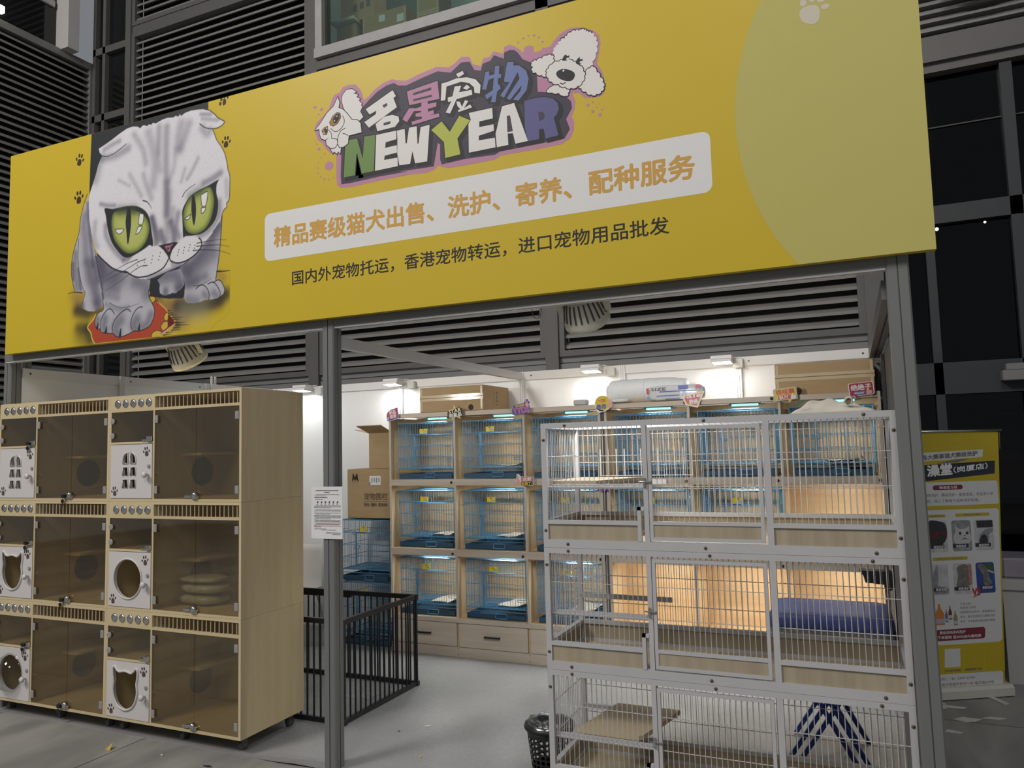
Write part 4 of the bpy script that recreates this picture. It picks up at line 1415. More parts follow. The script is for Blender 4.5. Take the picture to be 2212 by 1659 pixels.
# pale disc running off the right end, with its large paw
R_ = 1010.0
disc = [(4549 + R_ + R_ * math.cos(t), 610 + R_ * math.sin(t)) for t in [2 * PI * k / 120 for k in range(120)]]
q = MB()
q.flat(clip_poly(disc), on_sign(1))
q.build('pale_disc', ink('pale_yellow_ink', (0.52, 0.47, 0.14)), fas)
q = MB()
fn = on_sign(2)
q.flat(crom([(4812, 985), (4818, 1010), (4845, 1020), (4876, 1012), (4886, 985), (4880, 952), (4862, 940), (4842, 946), (4824, 958)], True, 4), fn)
for cu, cv, ru, rv in ((4828, 1036, 13, 15), (4862, 1047, 14, 17), (4893, 1035, 16, 15), (4906, 1000, 15, 11)):
    q.flat(circle(cu, cv, ru, 14, rv), fn)
q.build('paw_print', ink('cream_ink', (0.62, 0.57, 0.46)), fas)['label'] = 'large cream paw print on the pale disc'

# white strip with the first line, second line below
q = MB()
q.flat(rrect(2122, 338, 4447, 594, 34), on_sign(1))
strip = q.build('text_strip', ink('white_print', (0.76, 0.755, 0.75)), fas)
q = MB()
q.text('精品赛级猫犬出售、洗护、寄养、配种服务', on_sign(2), 2186, 407, 2192, 106, 0.030)
q.build('lettering', ink('ochre_ink', (0.62, 0.36, 0.085)), fas)['label'] = 'ochre Chinese lettering on the white strip'
q = MB()
q.text('国内外宠物托运，香港宠物转运，进口宠物用品批发', on_sign(1), 2304, 190, 1959, 75, 0.012)
q.build('lettering', ink('black_print', (0.028, 0.028, 0.026)), fas)['label'] = 'small black Chinese lettering'

# the coloured logo
q = MB()
fn = on_sign(1)
q.flat(LOGO['pink'], fn)
for u, v, ru, rv in LOGO_DOTS:
    q.flat(circle(u, v, ru, 14, rv), fn)
q.build('logo_halo', ink('pink_ink', (0.50, 0.24, 0.36)), fas)
q = MB()
q.flat(LOGO['dark'], on_sign(2))
q.build('logo_ground', ink('aubergine_ink', (0.062, 0.055, 0.078)), fas)


def grow(poly, d):
    """polygon pushed outward by d"""
    n = len(poly)
    area2 = sum(poly[i - 1][0] * poly[i][1] - poly[i][0] * poly[i - 1][1] for i in range(n))
    s = 1 if area2 > 0 else -1
    out = []
    for i in range(n):
        a, b_, c = Vector(poly[i - 1]), Vector(poly[i]), Vector(poly[(i + 1) % n])
        e1, e2 = (b_ - a), (c - b_)
        if e1.length < 1e-6 or e2.length < 1e-6:
            out.append(tuple(b_))
            continue
        e1.normalize()
        e2.normalize()
        n1, n2 = Vector((e1.y, -e1.x)) * s, Vector((e2.y, -e2.x)) * s
        m = n1 + n2
        if m.length < 0.3:
            m = n1
        m.normalize()
        k = min(2.0, 1 / max(0.4, m.dot(n1)))
        out.append(tuple(b_ + m * d * k))
    return out


LW = ink('logo_white', (0.76, 0.73, 0.71))
LB = ink('logo_black', (0.028, 0.027, 0.030))
LPINK = ink('logo_pink', (0.50, 0.24, 0.38))
LBLUE = ink('logo_blue', (0.155, 0.20, 0.42))
LVIOL = ink('logo_violet', (0.125, 0.115, 0.27))
LGREEN = ink('logo_green', (0.165, 0.27, 0.085))
LLIME = ink('logo_lime', (0.46, 0.50, 0.09))
LDARK = ink('logo_dark', (0.062, 0.055, 0.078))
sh = MB()
names = ['N', 'E1', 'W', 'Y', 'E2', 'A1', 'R', 'ming1', 'ming2', 'xing1', 'xing2', 'chong1', 'chong2', 'chong3', 'chong4', 'chong5', 'wu1', 'wu2']
for i, k in enumerate(names):
    fn = on_sign(2.5 + 0.02 * i)
    sh.flat([(u + 15, v - 14) for u, v in grow(LOGO[k], 7)], fn)
    sh.flat(grow(LOGO[k], 5), on_sign(3 + 0.02 * i))
sh.build('logo_outline', LB, fas)
for grp, m, ks, lab in (('logo_letter', LGREEN, ['N'], 'green letter'), ('logo_letter', LW, ['E1'], None), ('logo_letter', LW, ['W'], None), ('logo_letter', LLIME, ['Y'], 'lime letter'),
                        ('logo_letter', LW, ['E2'], None), ('logo_letter', LW, ['A1'], None), ('logo_letter', LVIOL, ['R'], 'violet letter'),
                        ('logo_character', LW, ['ming1', 'ming2'], None), ('logo_character', LPINK, ['xing1', 'xing2'], 'pink character'),
                        ('logo_character', LW, ['chong1', 'chong2', 'chong3', 'chong4', 'chong5'], None), ('logo_character', LBLUE, ['wu1', 'wu2'], 'blue character')):
    q = MB()
    for i, k in enumerate(ks):
        q.m = 0
        q.flat(LOGO[k], on_sign(4 + 0.02 * i))
        q.m = 1
        for hk in (k + '_hole', k + '_h1', k + '_h2', 'A_hole' if k == 'A1' else ''):
            if hk in LOGO:
                q.flat(LOGO[hk], on_sign(5))
    o = q.build(grp, [m, LDARK], fas)
    if lab:
        o['label'] = lab
# animal heads of the logo
HONEY = ink('honey_ink', (0.36, 0.20, 0.055))
q = MB()


def scallop(poly, step, amp):
    """woolly outline: small bumps along the edge"""
    out = []
    n = len(poly)
    cu = sum(p[0] for p in poly) / n
    cv = sum(p[1] for p in poly) / n
    for i in range(n):
        a, b_ = Vector(poly[i]), Vector(poly[(i + 1) % n])
        m = max(1, int((b_ - a).length / step))
        for j in range(m):
            for t in (0.0, 0.3, 0.7):
                p = a + (b_ - a) * ((j + t) / m)
                d = (p - Vector((cu, cv))).normalized()
                out.append(tuple(p + d * (amp if t else -amp * 0.4)))
    return out


def outlined(mb, k, layer, w=4):
    if k.startswith('dog_') and not k.endswith('#'):
        LOGO[k + '#'] = scallop(LOGO[k], 22, 5)
        k = k + '#'
    mb.m = 1
    mb.flat(grow(LOGO[k], w), on_sign(layer))
    mb.m = 0
    mb.flat(LOGO[k], on_sign(layer + 0.4))


outlined(q, 'kit_tuft', 5.0)
outlined(q, 'kit_ear', 5.0)
outlined(q, 'kit_head', 5.6)
fn = on_sign(6.6)
for e, p in (('kit_eye1', 'kit_pup1'), ('kit_eye2', 'kit_pup2')):
    q.m = 1
    q.flat(grow(LOGO[e], 3), on_sign(6.4))
    q.m = 2
    q.flat(LOGO[e], on_sign(6.6))
    q.m = 1
    q.flat(LOGO[p], on_sign(6.8))
    cu = sum(a[0] for a in LOGO[p]) / len(LOGO[p])
    cv = sum(a[1] for a in LOGO[p]) / len(LOGO[p])
    q.m = 0
    q.flat(circle(cu + 4, cv + 12, 4, 8), on_sign(7))
    q.flat(circle(cu - 12, cv - 10, 4, 8), on_sign(7))


def stroke(mb, pts, w, layer):
    pts = crom(pts, False, 4)
    l, r = [], []
    for i, p in enumerate(pts):
        a, b_ = Vector(pts[max(i - 1, 0)]), Vector(pts[min(i + 1, len(pts) - 1)])
        t = (b_ - a).normalized()
        nn = Vector((-t.y, t.x)) * w / 2
        l.append(tuple(Vector(p) + nn))
        r.append(tuple(Vector(p) - nn))
    mb.flat(l + r[::-1], on_sign(layer))


hu = [p[0] for p in LOGO['kit_head']]
hv = [p[1] for p in LOGO['kit_head']]
mu, mv = min(hu), min(hv)
du, dv = max(hu) - mu, max(hv) - mv
q.m = 1
for pts in ([(0.34, 0.42), (0.45, 0.33), (0.58, 0.38), (0.64, 0.50), (0.60, 0.62)], [(0.66, 0.36), (0.56, 0.32), (0.50, 0.22), (0.49, 0.10)], [(0.30, 0.40), (0.36, 0.30), (0.36, 0.22)],
            [(0.36, 0.22), (0.42, 0.20), (0.48, 0.17), (0.49, 0.06)], [(0.60, 0.27), (0.66, 0.24), (0.72, 0.20)]):
    stroke(q, [(mu + a * du, mv + c * dv) for a, c in pts], 3.4, 7)
q.build('kitten_head', [LW, LB, HONEY], fas)['label'] = 'white kitten head with honey coloured eyes in the logo'
q = MB()
outlined(q, 'dog_neck', 5.0)
outlined(q, 'dog_head', 5.4)
outlined(q, 'dog_earL', 5.9)
outlined(q, 'dog_earR', 5.9)
outlined(q, 'dog_muz', 6.4)
for k in ('dog_nose', 'dog_eye1', 'dog_eye2'):
    q.m = 1
    q.flat(crom(LOGO[k], True, 3), on_sign(7))
    cu = sum(a[0] for a in LOGO[k]) / len(LOGO[k])
    cv = sum(a[1] for a in LOGO[k]) / len(LOGO[k])
    q.m = 0
    if k == 'dog_nose':
        q.flat(circle(cu - 10, cv + 22, 5, 8), on_sign(7.2))
    else:
        q.flat(circle(cu + 9, cv + 12, 8, 8, 7), on_sign(7.2))
        q.flat(circle(cu + 7, cv - 8, 7, 8, 6), on_sign(7.2))
nu_ = [p[0] for p in LOGO['dog_muz']]
nv_ = [p[1] for p in LOGO['dog_muz']]
q.m = 1
stroke(q, [(min(nu_) + 0.36 * (max(nu_) - min(nu_)), min(nv_) + 0.26 * (max(nv_) - min(nv_))), (min(nu_) + 0.42 * (max(nu_) - min(nu_)), min(nv_) + 0.20 * (max(nv_) - min(nv_))),
           (min(nu_) + 0.50 * (max(nu_) - min(nu_)), min(nv_) + 0.24 * (max(nv_) - min(nv_)))], 5, 7)
q.build('poodle_head', [LW, LB], fas)['label'] = 'white poodle head in the logo'

# ================================================================= wooden cat cabinets at the left
PLY = wood('pale_plywood', (0.66, 0.55, 0.335), (0.585, 0.475, 0.28), 'Z', 1.0, 0.5)
PLYX = wood('pale_plywood_lengthwise', (0.66, 0.55, 0.335), (0.585, 0.475, 0.28), 'X', 1.0, 0.5)
PLYE = mat('plywood_edge', (0.68, 0.56, 0.34), 0.5, noise=0.06, nscale=8)
BRONZE = glass('bronze_acrylic', (0.85, 0.805, 0.69), 0.03, 0.04)
CLEAR = glass('clear_acrylic', (0.86, 0.86, 0.85), 0.03, 0.03)
DOORW = mat('white_door', (0.66, 0.63, 0.625), 0.4, noise=0.02, nscale=4)
VENTBAR = mat('vent_bar', (0.50, 0.46, 0.38), 0.4, noise=0.05, nscale=9)
DULLM = mat('clear_hinge', (0.33, 0.33, 0.34), 0.25, noise=0.1, nscale=20)
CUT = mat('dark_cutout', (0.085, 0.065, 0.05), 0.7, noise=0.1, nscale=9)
CY, CD, CW, CH = 3.10, 0.495, 1.001, 0.606


def tri_holes(loops):
    from mathutils.geometry import tessellate_polygon
    return tessellate_polygon([[Vector((u, v, 0)) for u, v in lp] for lp in loops])


def plate(mb, outer, holes, fn, d0, d1):
    """plate with cut-outs; fn(u, v, d)"""
    loops = [outer] + holes
    flat = [p for lp in loops for p in lp]
    n = len(flat)
    tr = tri_holes(loops)
    vs = [fn(u, v, d0) for u, v in flat] + [fn(u, v, d1) for u, v in flat]
    fs = [tuple(t) for t in tr] + [tuple(i + n for i in reversed(t)) for t in tr]
    k = 0
    for lp in loops:
        m = len(lp)
        for i in range(m):
            a, b = k + i, k + (i + 1) % m
            fs.append((a, a + n, b + n, b))
        k += m
    mb.add(vs, fs)


CATHEAD = crom([(-0.098, 0.112), (-0.086, 0.128), (-0.066, 0.108), (-0.045, 0.098), (-0.015, 0.104), (0.015, 0.104), (0.045, 0.096), (0.066, 0.108), (0.086, 0.126),
                (0.098, 0.110), (0.096, 0.07), (0.090, 0.04), (0.096, 0.0), (0.086, -0.045), (0.062, -0.082), (0.030, -0.10), (0.0, -0.106), (-0.030, -0.10),
                (-0.062, -0.082), (-0.086, -0.045), (-0.096, 0.0), (-0.090, 0.04), (-0.096, 0.07)], True, 2)


def arch(x0, x1, z0, z1, side):
    pts = [(x0, z0), (x1, z0)]
    r = x1 - x0
    if side < 0:
        pts += [(x1, z1)] + [(x1 - r * math.sin(t), z1 - r * (1 - math.cos(t))) for t in [PI / 2 * k / 6 for k in range(1, 7)]]
    else:
        pts += [(x0 + r * math.cos(t), z1 - r * (1 - math.sin(t))) for t in [PI / 2 * k / 6 for k in range(0, 7)]]
    return pts


def cabinet(x0, z0, door, casters, label, keys=False, locks=True):
    t = thing('cat_cabinet', (x0 + CW / 2, CY + CD / 2, z0), label, 'cabinet', 'stacked wooden cat cabinets')
    x1, y0, y1, z1 = x0 + CW, CY, CY + CD, z0 + CH
    xd = x0 + 0.352                                     # divider between the narrow and the wide bay
    th = 0.015
    for q in ((x0, x0 + th), (x1 - th, x1)):
        c = MB()
        c.box(*q, y0, y1, z0, z1)
        c.build('side_panel', PLY, t)
    for q in ((x0 + th, x1 - th, y0, y1, z0, z0 + th), (x0 + th, x1 - th, y0, y1, z1 - th, z1), (x0 + th, xd, y0, y0 + 0.018, z0 + 0.512, z1 - th),
              (xd + 0.012, x1 - th, y0, y0 + 0.018, z0 + 0.512, z0 + 0.527), (x0 + th, xd, y0, y1 - 0.02, z0 + 0.326, z0 + 0.338)):
        c = MB()
        c.box(*q)
        c.build('board', PLYX, t)
    c = MB()
    c.box(x0 + th, x1 - th, y1 - 0.012, y1, z0 + th, z1 - th)
    c.build('back_panel', PLY, t)
    # partition with the round passage
    c = MB()
    hole = circle(y0 + 0.352, z0 + 0.155, 0.088, 28)
    plate(c, [(y0, z0 + th), (y1 - 0.012, z0 + th), (y1 - 0.012, z1 - th), (y0, z1 - th)], [hole], lambda u, v, d: (xd + d, u, v), 0.0, 0.012)
    c.build('partition', PLY, t)
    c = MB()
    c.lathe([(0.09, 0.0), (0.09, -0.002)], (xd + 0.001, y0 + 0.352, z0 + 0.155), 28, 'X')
    c.build('passage_shade', CUT, t)  # dark disc stands for the shade beyond the round opening
    c = MB()
    pf = [(xd + 0.012, y0 + 0.19), (xd + 0.13, y0 + 0.19), (xd + 0.155, y0 + 0.20), (xd + 0.165, y0 + 0.225), (xd + 0.165, y1 - 0.012), (xd + 0.012, y1 - 0.012)]
    c.prism(pf, lambda u, v, d: (u, v, z0 + 0.252 + d), 0.0, 0.015)
    c.build('platform', PLYE, t)
    # vents
    c = MB()
    n = 20
    for k in range(n):
        xx = xd + 0.025 + (CW - 0.352 - th - 0.03) * (k + 0.5) / n
        c.tube([(xx, y0 + 0.009, z0 + 0.527), (xx, y0 + 0.009, z1 - th)], 0.0032, 6)
    c.build('vent_bars', VENTBAR, t)
    for k in range(5):
        c = MB()
        c.smooth = True
        c.lathe([(0.0235, 0.0), (0.0235, -0.003), (0.018, -0.007), (0.008, -0.0095), (0.001, -0.010)], (x0 + 0.067 + 0.0625 * k, y0, z0 + 0.560), 20, 'Y')
        c.build('vent_knob', CHROME, t)
    # small acrylic door over the white one
    c = MB()
    c.box(x0 + th + 0.002, xd - 0.002, y0 + 0.002, y0 + 0.007, z0 + 0.340, z0 + 0.510)
    sd = c.build('small_door', BRONZE, t)
    for zz in (0.375, 0.46):
        c = MB()
        c.lathe([(0.017, 0), (0.017, -0.004), (0.012, -0.006)], (x0 + th + 0.012, y0 + 0.001, z0 + zz), 14, 'Y')
        c.build('hinge', DULLM, sd)
    c = MB()
    c.bbox(xd - 0.040, xd - 0.003, y0 - 0.014, y0 + 0.001, z0 + 0.338, z0 + 0.368, 0.004)
    c.bbox(xd - 0.082, xd - 0.042, y0 - 0.006, y0 + 0.001, z0 + 0.338, z0 + 0.352, 0.002)
    c.build('lock', CHROME, sd)
    # wide pair of acrylic doors
    xm = (xd + 0.012 + x1 - th) / 2
    for side, (a, b) in ((0, (xd + 0.014, xm - 0.002)), (1, (xm + 0.002, x1 - th - 0.002))):
        c = MB()
        c.box(a, b, y0 + 0.002, y0 + 0.007, z0 + th + 0.002, z0 + 0.510)
        gd = c.build('glass_door', BRONZE, t)
        hx = a + 0.012 if side == 0 else b - 0.012
        for zz in (0.065, 0.46):
            c = MB()
            c.bbox(hx - 0.014, hx + 0.014, y0 - 0.005, y0 + 0.001, z0 + zz - 0.022, z0 + zz + 0.022, 0.005)
            c.build('hinge', DULLM, gd)
    c = MB()
    c.smooth = True
    c.lathe([(0.019, 0.0), (0.019, -0.014), (0.012, -0.020), (0.001, -0.021)], (xm, y0 + 0.001, z0 + 0.035), 18, 'Y')
    c.smooth = False
    c.bbox(xm - 0.022, xm + 0.026, y0 - 0.008, y0 + 0.001, z0 + 0.014, z0 + 0.034, 0.003)
    c.bbox(xm - 0.075, xm - 0.028, y0 - 0.006, y0 + 0.001, z0 + 0.022, z0 + 0.038, 0.002)
    c.build('lock', CHROME, t)
    if keys:
        for kx, kz in ((xd - 0.055, 0.345), (xm - 0.045, 0.022)):
            c = MB()
            c.bbox(kx - 0.007, kx + 0.022, y0 - 0.024, y0 - 0.007, z0 + kz - 0.004, z0 + kz + 0.018, 0.004)
            c.lathe([(0.012, 0), (0.012, -0.004)], (kx - 0.004, y0 - 0.012, z0 + kz - 0.022), 12, 'Y')
            c.bar((kx - 0.004, y0 - 0.013, z0 + kz - 0.03), (kx - 0.004, y0 - 0.013, z0 + kz - 0.055), 0.004)
            c.build('key', BLACK, t)
    # white lower door
    xa, xb, za, zb = x0 + th + 0.003, xd - 0.003, z0 + th + 0.003, z0 + 0.323
    cx, cz = (xa + xb) / 2, (za + zb) / 2
    c = MB()
    fnd = lambda u, v, d: (u, y0 - d, v)
    rim = MB()
    if door == 'window':
        ox, oz = -0.012, 0.0
        hs = [arch(cx + ox - 0.052, cx + ox - 0.010, cz + 0.045, cz + 0.108, -1), arch(cx + ox + 0.010, cx + ox + 0.052, cz + 0.045, cz + 0.108, 1)]
        for r_ in (0, 1):
            for s_ in (-1, 1):
                u0 = cx + ox + (-0.052 if s_ < 0 else 0.010)
                v0 = cz - 0.022 - 0.070 * r_
                hs.append([(u0, v0), (u0 + 0.042, v0), (u0 + 0.042, v0 + 0.045), (u0, v0 + 0.045)])
        for h in hs:
            rim.tube([(u, y0 - 0.005, v) for u, v in h], 0.004, 6, closed=True)
    elif door == 'circle':
        hs = [circle(cx - 0.012, cz + 0.004, 0.108, 36)]
        rim.tube([(u, y0 - 0.005, v) for u, v in circle(cx - 0.012, cz + 0.004, 0.111, 36)], 0.005, 6, closed=True)
    elif door == 'cat':
        hs = [[(cx - 0.018 + u, cz + v - 0.002) for u, v in CATHEAD]]
        rim.tube([(u, y0 - 0.005, v) for u, v in hs[0]], 0.0065, 6, closed=True)
    else:
        hs = [circle(cx - 0.012, cz + 0.002, 0.105, 36)]
    plate(c, [(xa, za), (xb, za), (xb, zb), (xa, zb)], hs, fnd, -0.012, 0.003)
    dr = c.build('white_door', DOORW, t)
    if rim.v:
        rim.build('door_trim', DOORW, dr, smooth=True)
    if door == 'dome':
        c = MB()
        c.smooth = True
        prof = [(0.116, 0.0), (0.112, -0.004)] + [(0.108 * math.cos(a), -0.006 - 0.085 * math.sin(a)) for a in [PI / 2 * k / 8 for k in range(9)]]
        c.lathe(prof, (cx - 0.012, y0 - 0.004, cz + 0.002), 36, 'Y', cap=False)
        c.build('dome', CLEAR, dr)['label'] = 'clear bubble dome'
    c = MB()
    for px, pz, rot in ((xb - 0.043, zb - 0.042, 0.15), (xa + 0.036, za + 0.040, 0.15)):
        paw(c, px, pz, 0.052, rot, lambda u, v, d=0.0: (u, y0 - 0.0036, v))
    c.build('paw_hole_shade', CUT, dr)  # flat dark paws, the shade of cut openings put into colour
    c = MB()
    c.smooth = True
    c.lathe([(0.006, 0.0), (0.006, -0.016), (0.016, -0.020), (0.018, -0.028), (0.013, -0.036), (0.001, -0.038)], (xb - 0.028, y0 - 0.003, cz - 0.020), 16, 'Y')
    c.build('door_knob', DOORW, dr)
    c = MB()
    c.lathe([(0.011, 0.0), (0.011, -0.005), (0.007, -0.007)], (xb - 0.022, y0 - 0.003, cz + 0.028), 14, 'Y')
    c.build('door_lock', DULLM, dr)
    if casters:
        for a, b in ((x0 + 0.06, y0 + 0.075), (x1 - 0.06, y0 + 0.075), (x0 + 0.06, y1 - 0.06), (x1 - 0.06, y1 - 0.06), (xm - 0.15, y0 + 0.075)):
            c = MB()
            c.smooth = True
            c.lathe([(0.024, -0.011), (0.027, -0.007), (0.027, 0.007), (0.024, 0.011)], (a, b + 0.012, 0.027), 18, 'X')
            c.smooth = False
            c.box(a - 0.016, a - 0.0125, b - 0.012, b + 0.020, 0.020, 0.062)
            c.box(a + 0.0125, a + 0.016, b - 0.012, b + 0.020, 0.020, 0.062)
            c.box(a - 0.02, a + 0.02, b - 0.02, b + 0.02, 0.058, z0)
            c.build('caster', [mat('caster_grey', (0.10, 0.10, 0.105), 0.4, noise=0.1)], t)
    return t


XR, XL = -3.952, -4.954
TZ = (0.083, 0.690, 1.297)
cabinet(XR, TZ[2], 'window', False, 'top cabinet of the right stack, with arched window cut-outs in its white door')
cabinet(XR, TZ[1], 'circle', False, 'middle cabinet of the right stack, round hole in the white door and packages inside')
cabinet(XR, TZ[0], 'cat', True, 'bottom cabinet of the right stack, on casters, cat head cut-out in its white door')
cabinet(XL, TZ[2], 'window', False, 'top cabinet of the left stack at the frame edge, arched window door and hanging keys', True)
cabinet(XL, TZ[1], 'cat', False, 'middle cabinet of the left stack, cat head cut-out in its white door', True)
cabinet(XL, TZ[0], 'dome', True, 'bottom cabinet of the left stack, with a clear bubble dome on its white door', True)

# packages lying in the middle right cabinet
PLASTIC = mat('pale_plastic_wrap', (0.62, 0.62, 0.60), 0.22, noise=0.25, nscale=18, bump=0.8)
rng = random.Random(5)


def crumple(mb, cx, cy, cz, sx, sy, sz, n=10, amp=0.15, rng=rng, p=2.6):
    """soft lumpy packet"""
    vs, fs = [], []
    for i in range(n + 1):
        for j in range(2 * n):
            a = PI * i / n - PI / 2
            b = PI * j / n
            ca, sa, cb, sb = math.cos(a), math.sin(a), math.cos(b), math.sin(b)
            f = lambda q: math.copysign(abs(q) ** (2 / p), q)
            k = 1 + amp * (rng.random() - 0.5)
            vs.append((cx + sx * f(ca) * f(cb) * k, cy + sy * f(ca) * f(sb) * k, cz + sz * f(sa) * k))
    m = 2 * n
    for i in range(n):
        for j in range(m):
            fs.append((i * m + j, i * m + (j + 1) % m, (i + 1) * m + (j + 1) % m, (i + 1) * m + j))
    mb.add(vs, fs)


zf = TZ[1] + 0.0155
for k, (dx, dz, sx, sz, lab) in enumerate(((0.0, 0.032, 0.155, 0.030, 'lowest of the three clear packets in the middle wooden cabinet'),
                                           (0.015, 0.093, 0.150, 0.029, 'second of the three packets stacked in the middle wooden cabinet'),
                                           (-0.005, 0.141, 0.150, 0.017, 'flat white packet topping the pile in the middle wooden cabinet'))):
    c = MB()
    c.smooth = True
    crumple(c, -3.43 + dx, 3.32, zf + dz, sx, 0.10, sz, 10, 0.10)
    o = c.build('plastic_packet', PLASTIC, loc=(-3.43 + dx, 3.32, zf + dz - sz))
    tag(o, lab, 'packet', 'packets in the middle cabinet')

# ================================================================= two shelf units full of blue cages
OAK = wood('grey_oak_board', (0.60, 0.525, 0.44), (0.50, 0.425, 0.345), 'X', 1.4, 0.5)
OAKZ = wood('grey_oak_upright', (0.60, 0.525, 0.44), (0.50, 0.425, 0.345), 'Z', 1.4, 0.5)
WARM = wood('lit_oak_board', (0.68, 0.49, 0.275), (0.57, 0.385, 0.20), 'X', 1.3, 0.5)  # inner oak faces, warm LED light put into their colour
WARMZ = wood('lit_oak_upright', (0.66, 0.49, 0.29), (0.58, 0.41, 0.235), 'Z', 1.3, 0.5)  # same oak upright, with the lit warm tone in its colour
BLUE = mat('blue_cage_wire', (0.10, 0.29, 0.50), 0.35, noise=0.08, nscale=20, spec=0.5)
NAVY = mat('dark_blue_tray', (0.030, 0.085, 0.16), 0.4, noise=0.1, nscale=6)
TAGY = mat('yellow_card', (0.80, 0.62, 0.01), 0.45, noise=0.03, nscale=20)
REDI = mat('red_ink', (0.50, 0.03, 0.03), 0.5, noise=0.03, nscale=20)
GLOW = mat('led_glow', (0.45, 0.95, 1.0), 0.4, emit=1.15, emit_rgb=(0.42, 1.0, 1.0), noise=0.01)
CLIPW = mat('clear_clip', (0.55, 0.55, 0.53), 0.3, noise=0.1)
SY0, SY1 = 5.11, 5.54
ROWS = ((1.318, 1.798), (0.792, 1.271), (0.286, 0.741))


def shelf_unit(x0, side, label):
    w, th = 1.744, 0.017
    x1 = x0 + w
    t = thing('cage_shelf', ((x0 + x1) / 2, (SY0 + SY1) / 2, 0), label, 'shelf unit', 'shelf units along the back wall')
    cols = [x0 + th + k * (w - th) / 3 for k in range(4)]
    for k in range(4):
        c = MB()
        c.box(cols[k] - th, cols[k], SY0, SY0 + 0.012, 0.254, 1.798)
        c.m = 1
        c.box(cols[k] - th, cols[k], SY0 + 0.012, SY1 - 0.01, 0.0, 1.798)
        c.build('upright', [OAKZ, WARMZ], t)
    for z0, z1 in ((1.798, 1.831), (1.271, 1.318), (0.741, 0.792), (0.254, 0.286)):
        c = MB()
        c.box(x0, x1, SY0 - 0.001, SY0 + 0.018, z0, z1)
        c.m = 1
        c.box(x0, x1, SY0 + 0.018, SY1 - 0.01, z1 - 0.018, z1)
        c.build('shelf_board', [OAK, WARM], t)
    c = MB()
    c.box(x0, x1, SY1 - 0.01, SY1, 0.0, 1.81)
    c.build('back_panel', WARM, t)
    c = MB()
    c.box(x0, x1, SY0 + 0.004, SY0 + 0.02, 0.0, 0.077)
    c.m = 1
    for k in range(4):
        for z in (0.022, 0.066):
            c.lathe([(0.004, 0), (0.004, -0.001)], (min(max(cols[k] - 0.008, x0 + 0.01), x1 - 0.01), SY0 + 0.004, z), 8, 'Y')
    c.build('plinth', [OAK, SCREW], t)
    for k in range(3):
        a, b = cols[k] + 0.003, cols[k + 1] - th - 0.003
        c = MB()
        c.box(a, b, SY0 - 0.001, SY0 + 0.016, 0.081, 0.250)
        d = c.build('drawer', OAK, t)
        h = MB()
        m = (a + b) / 2
        h.bbox(m - 0.066, m + 0.066, SY0 - 0.022, SY0 - 0.014, 0.163, 0.175, 0.002)
        h.box(m - 0.060, m - 0.050, SY0 - 0.016, SY0, 0.165, 0.173)
        h.box(m + 0.050, m + 0.060, SY0 - 0.016, SY0, 0.165, 0.173)
        h.build('handle', BLACK, d)
    # plastic cable caps on the shelf edges
    c = MB()
    c.smooth = True
    for k in range(1, 4):
        for z in (1.293, 0.760):
            c.lathe([(0.0105, 0.0), (0.0105, -0.003), (0.007, -0.005), (0.001, -0.0052)], (cols[k] - (0.04 if k < 3 else 0.03), SY0 - 0.001, z), 12, 'Y')
    if side == 1:
        for xx in (-1.008, -0.455, 0.135):
            c.lathe([(0.0105, 0.0), (0.0105, -0.003), (0.007, -0.005), (0.001, -0.0052)], (xx, SY0 - 0.001, 1.815), 12, 'Y')
    c.build('cable_cap', mat('black_cap', (0.02, 0.02, 0.025), 0.35, noise=0.1), t)
    return cols


LC = shelf_unit(-3.345, 0, 'left shelf unit of grey oak, three columns of blue cages above drawers')
RC = shelf_unit(-1.572, 1, 'right shelf unit of grey oak, partly empty, seen through the white cages')
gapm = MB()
gapm.box(-1.601, -1.572, 5.13, 5.15, 0.0, 1.80)  # dark strip stands in for the shade between the units
tag(gapm.build('gap_shade', mat('shadow_gap', (0.11, 0.11, 0.11), 0.6, noise=0.1), loc=(-1.586, 5.14, 0)), 'dark grey strip standing for the shade in the gap between the two shelf units', 'strip')

# LED bars under each shelf
for ui, (cols, un) in enumerate(((LC, 'left'), (RC, 'right'))):
    for r, (zb, zt) in enumerate(ROWS):
        for k in range(3):
            a, b = cols[k], cols[k + 1] - 0.017
            m = a + (b - a) * (0.66 if ui == 0 else 0.62)
            z = zt - 0.004 if r == 0 else zt + 0.016
            y = 5.21 if r == 0 else 5.16
            c = MB()
            c.smooth = True
            c.tube([(m - 0.085, y, z - 0.006), (m + 0.085, y, z - 0.006)], 0.0075, 10)
            c.smooth = False
            c.m = 1
            c.tube([(m - 0.115, y, z - 0.004), (m - 0.085, y, z - 0.006)], 0.006, 8, r2=0.0075)
            c.tube([(m + 0.085, y, z - 0.006), (m + 0.125, y, z - 0.004)], 0.0075, 8, r2=0.005)
            c.box(m - 0.1, m + 0.1, y - 0.004, y + 0.004, z, z + (0.016 if r == 0 else 0.013))
            pos = ('first', 'middle', 'last')[k]
            row = ('top', 'middle', 'bottom')[r]
            o = c.build('led_bar', [GLOW, CLIPW], loc=(m, y, z))
            tag(o, 'small cyan LED bar lighting the %s cell of the %s row, %s shelf unit' % (pos, row, un), 'lamp', 'LED bars inside the shelf cells')
            pw = (1.5, 1.9, 2.1)[r] * (1.0 if ui == 0 or r < 2 else 1.35)
            l = area('led_light', (m, y, z - 0.018), (m, y + 0.10, z - 0.4), 0.16, 0.012, pw, (0.98, 1.0, 0.94))
            l.parent = o
            l.matrix_parent_inverse = Matrix.Translation(-Vector((m, y, z)))


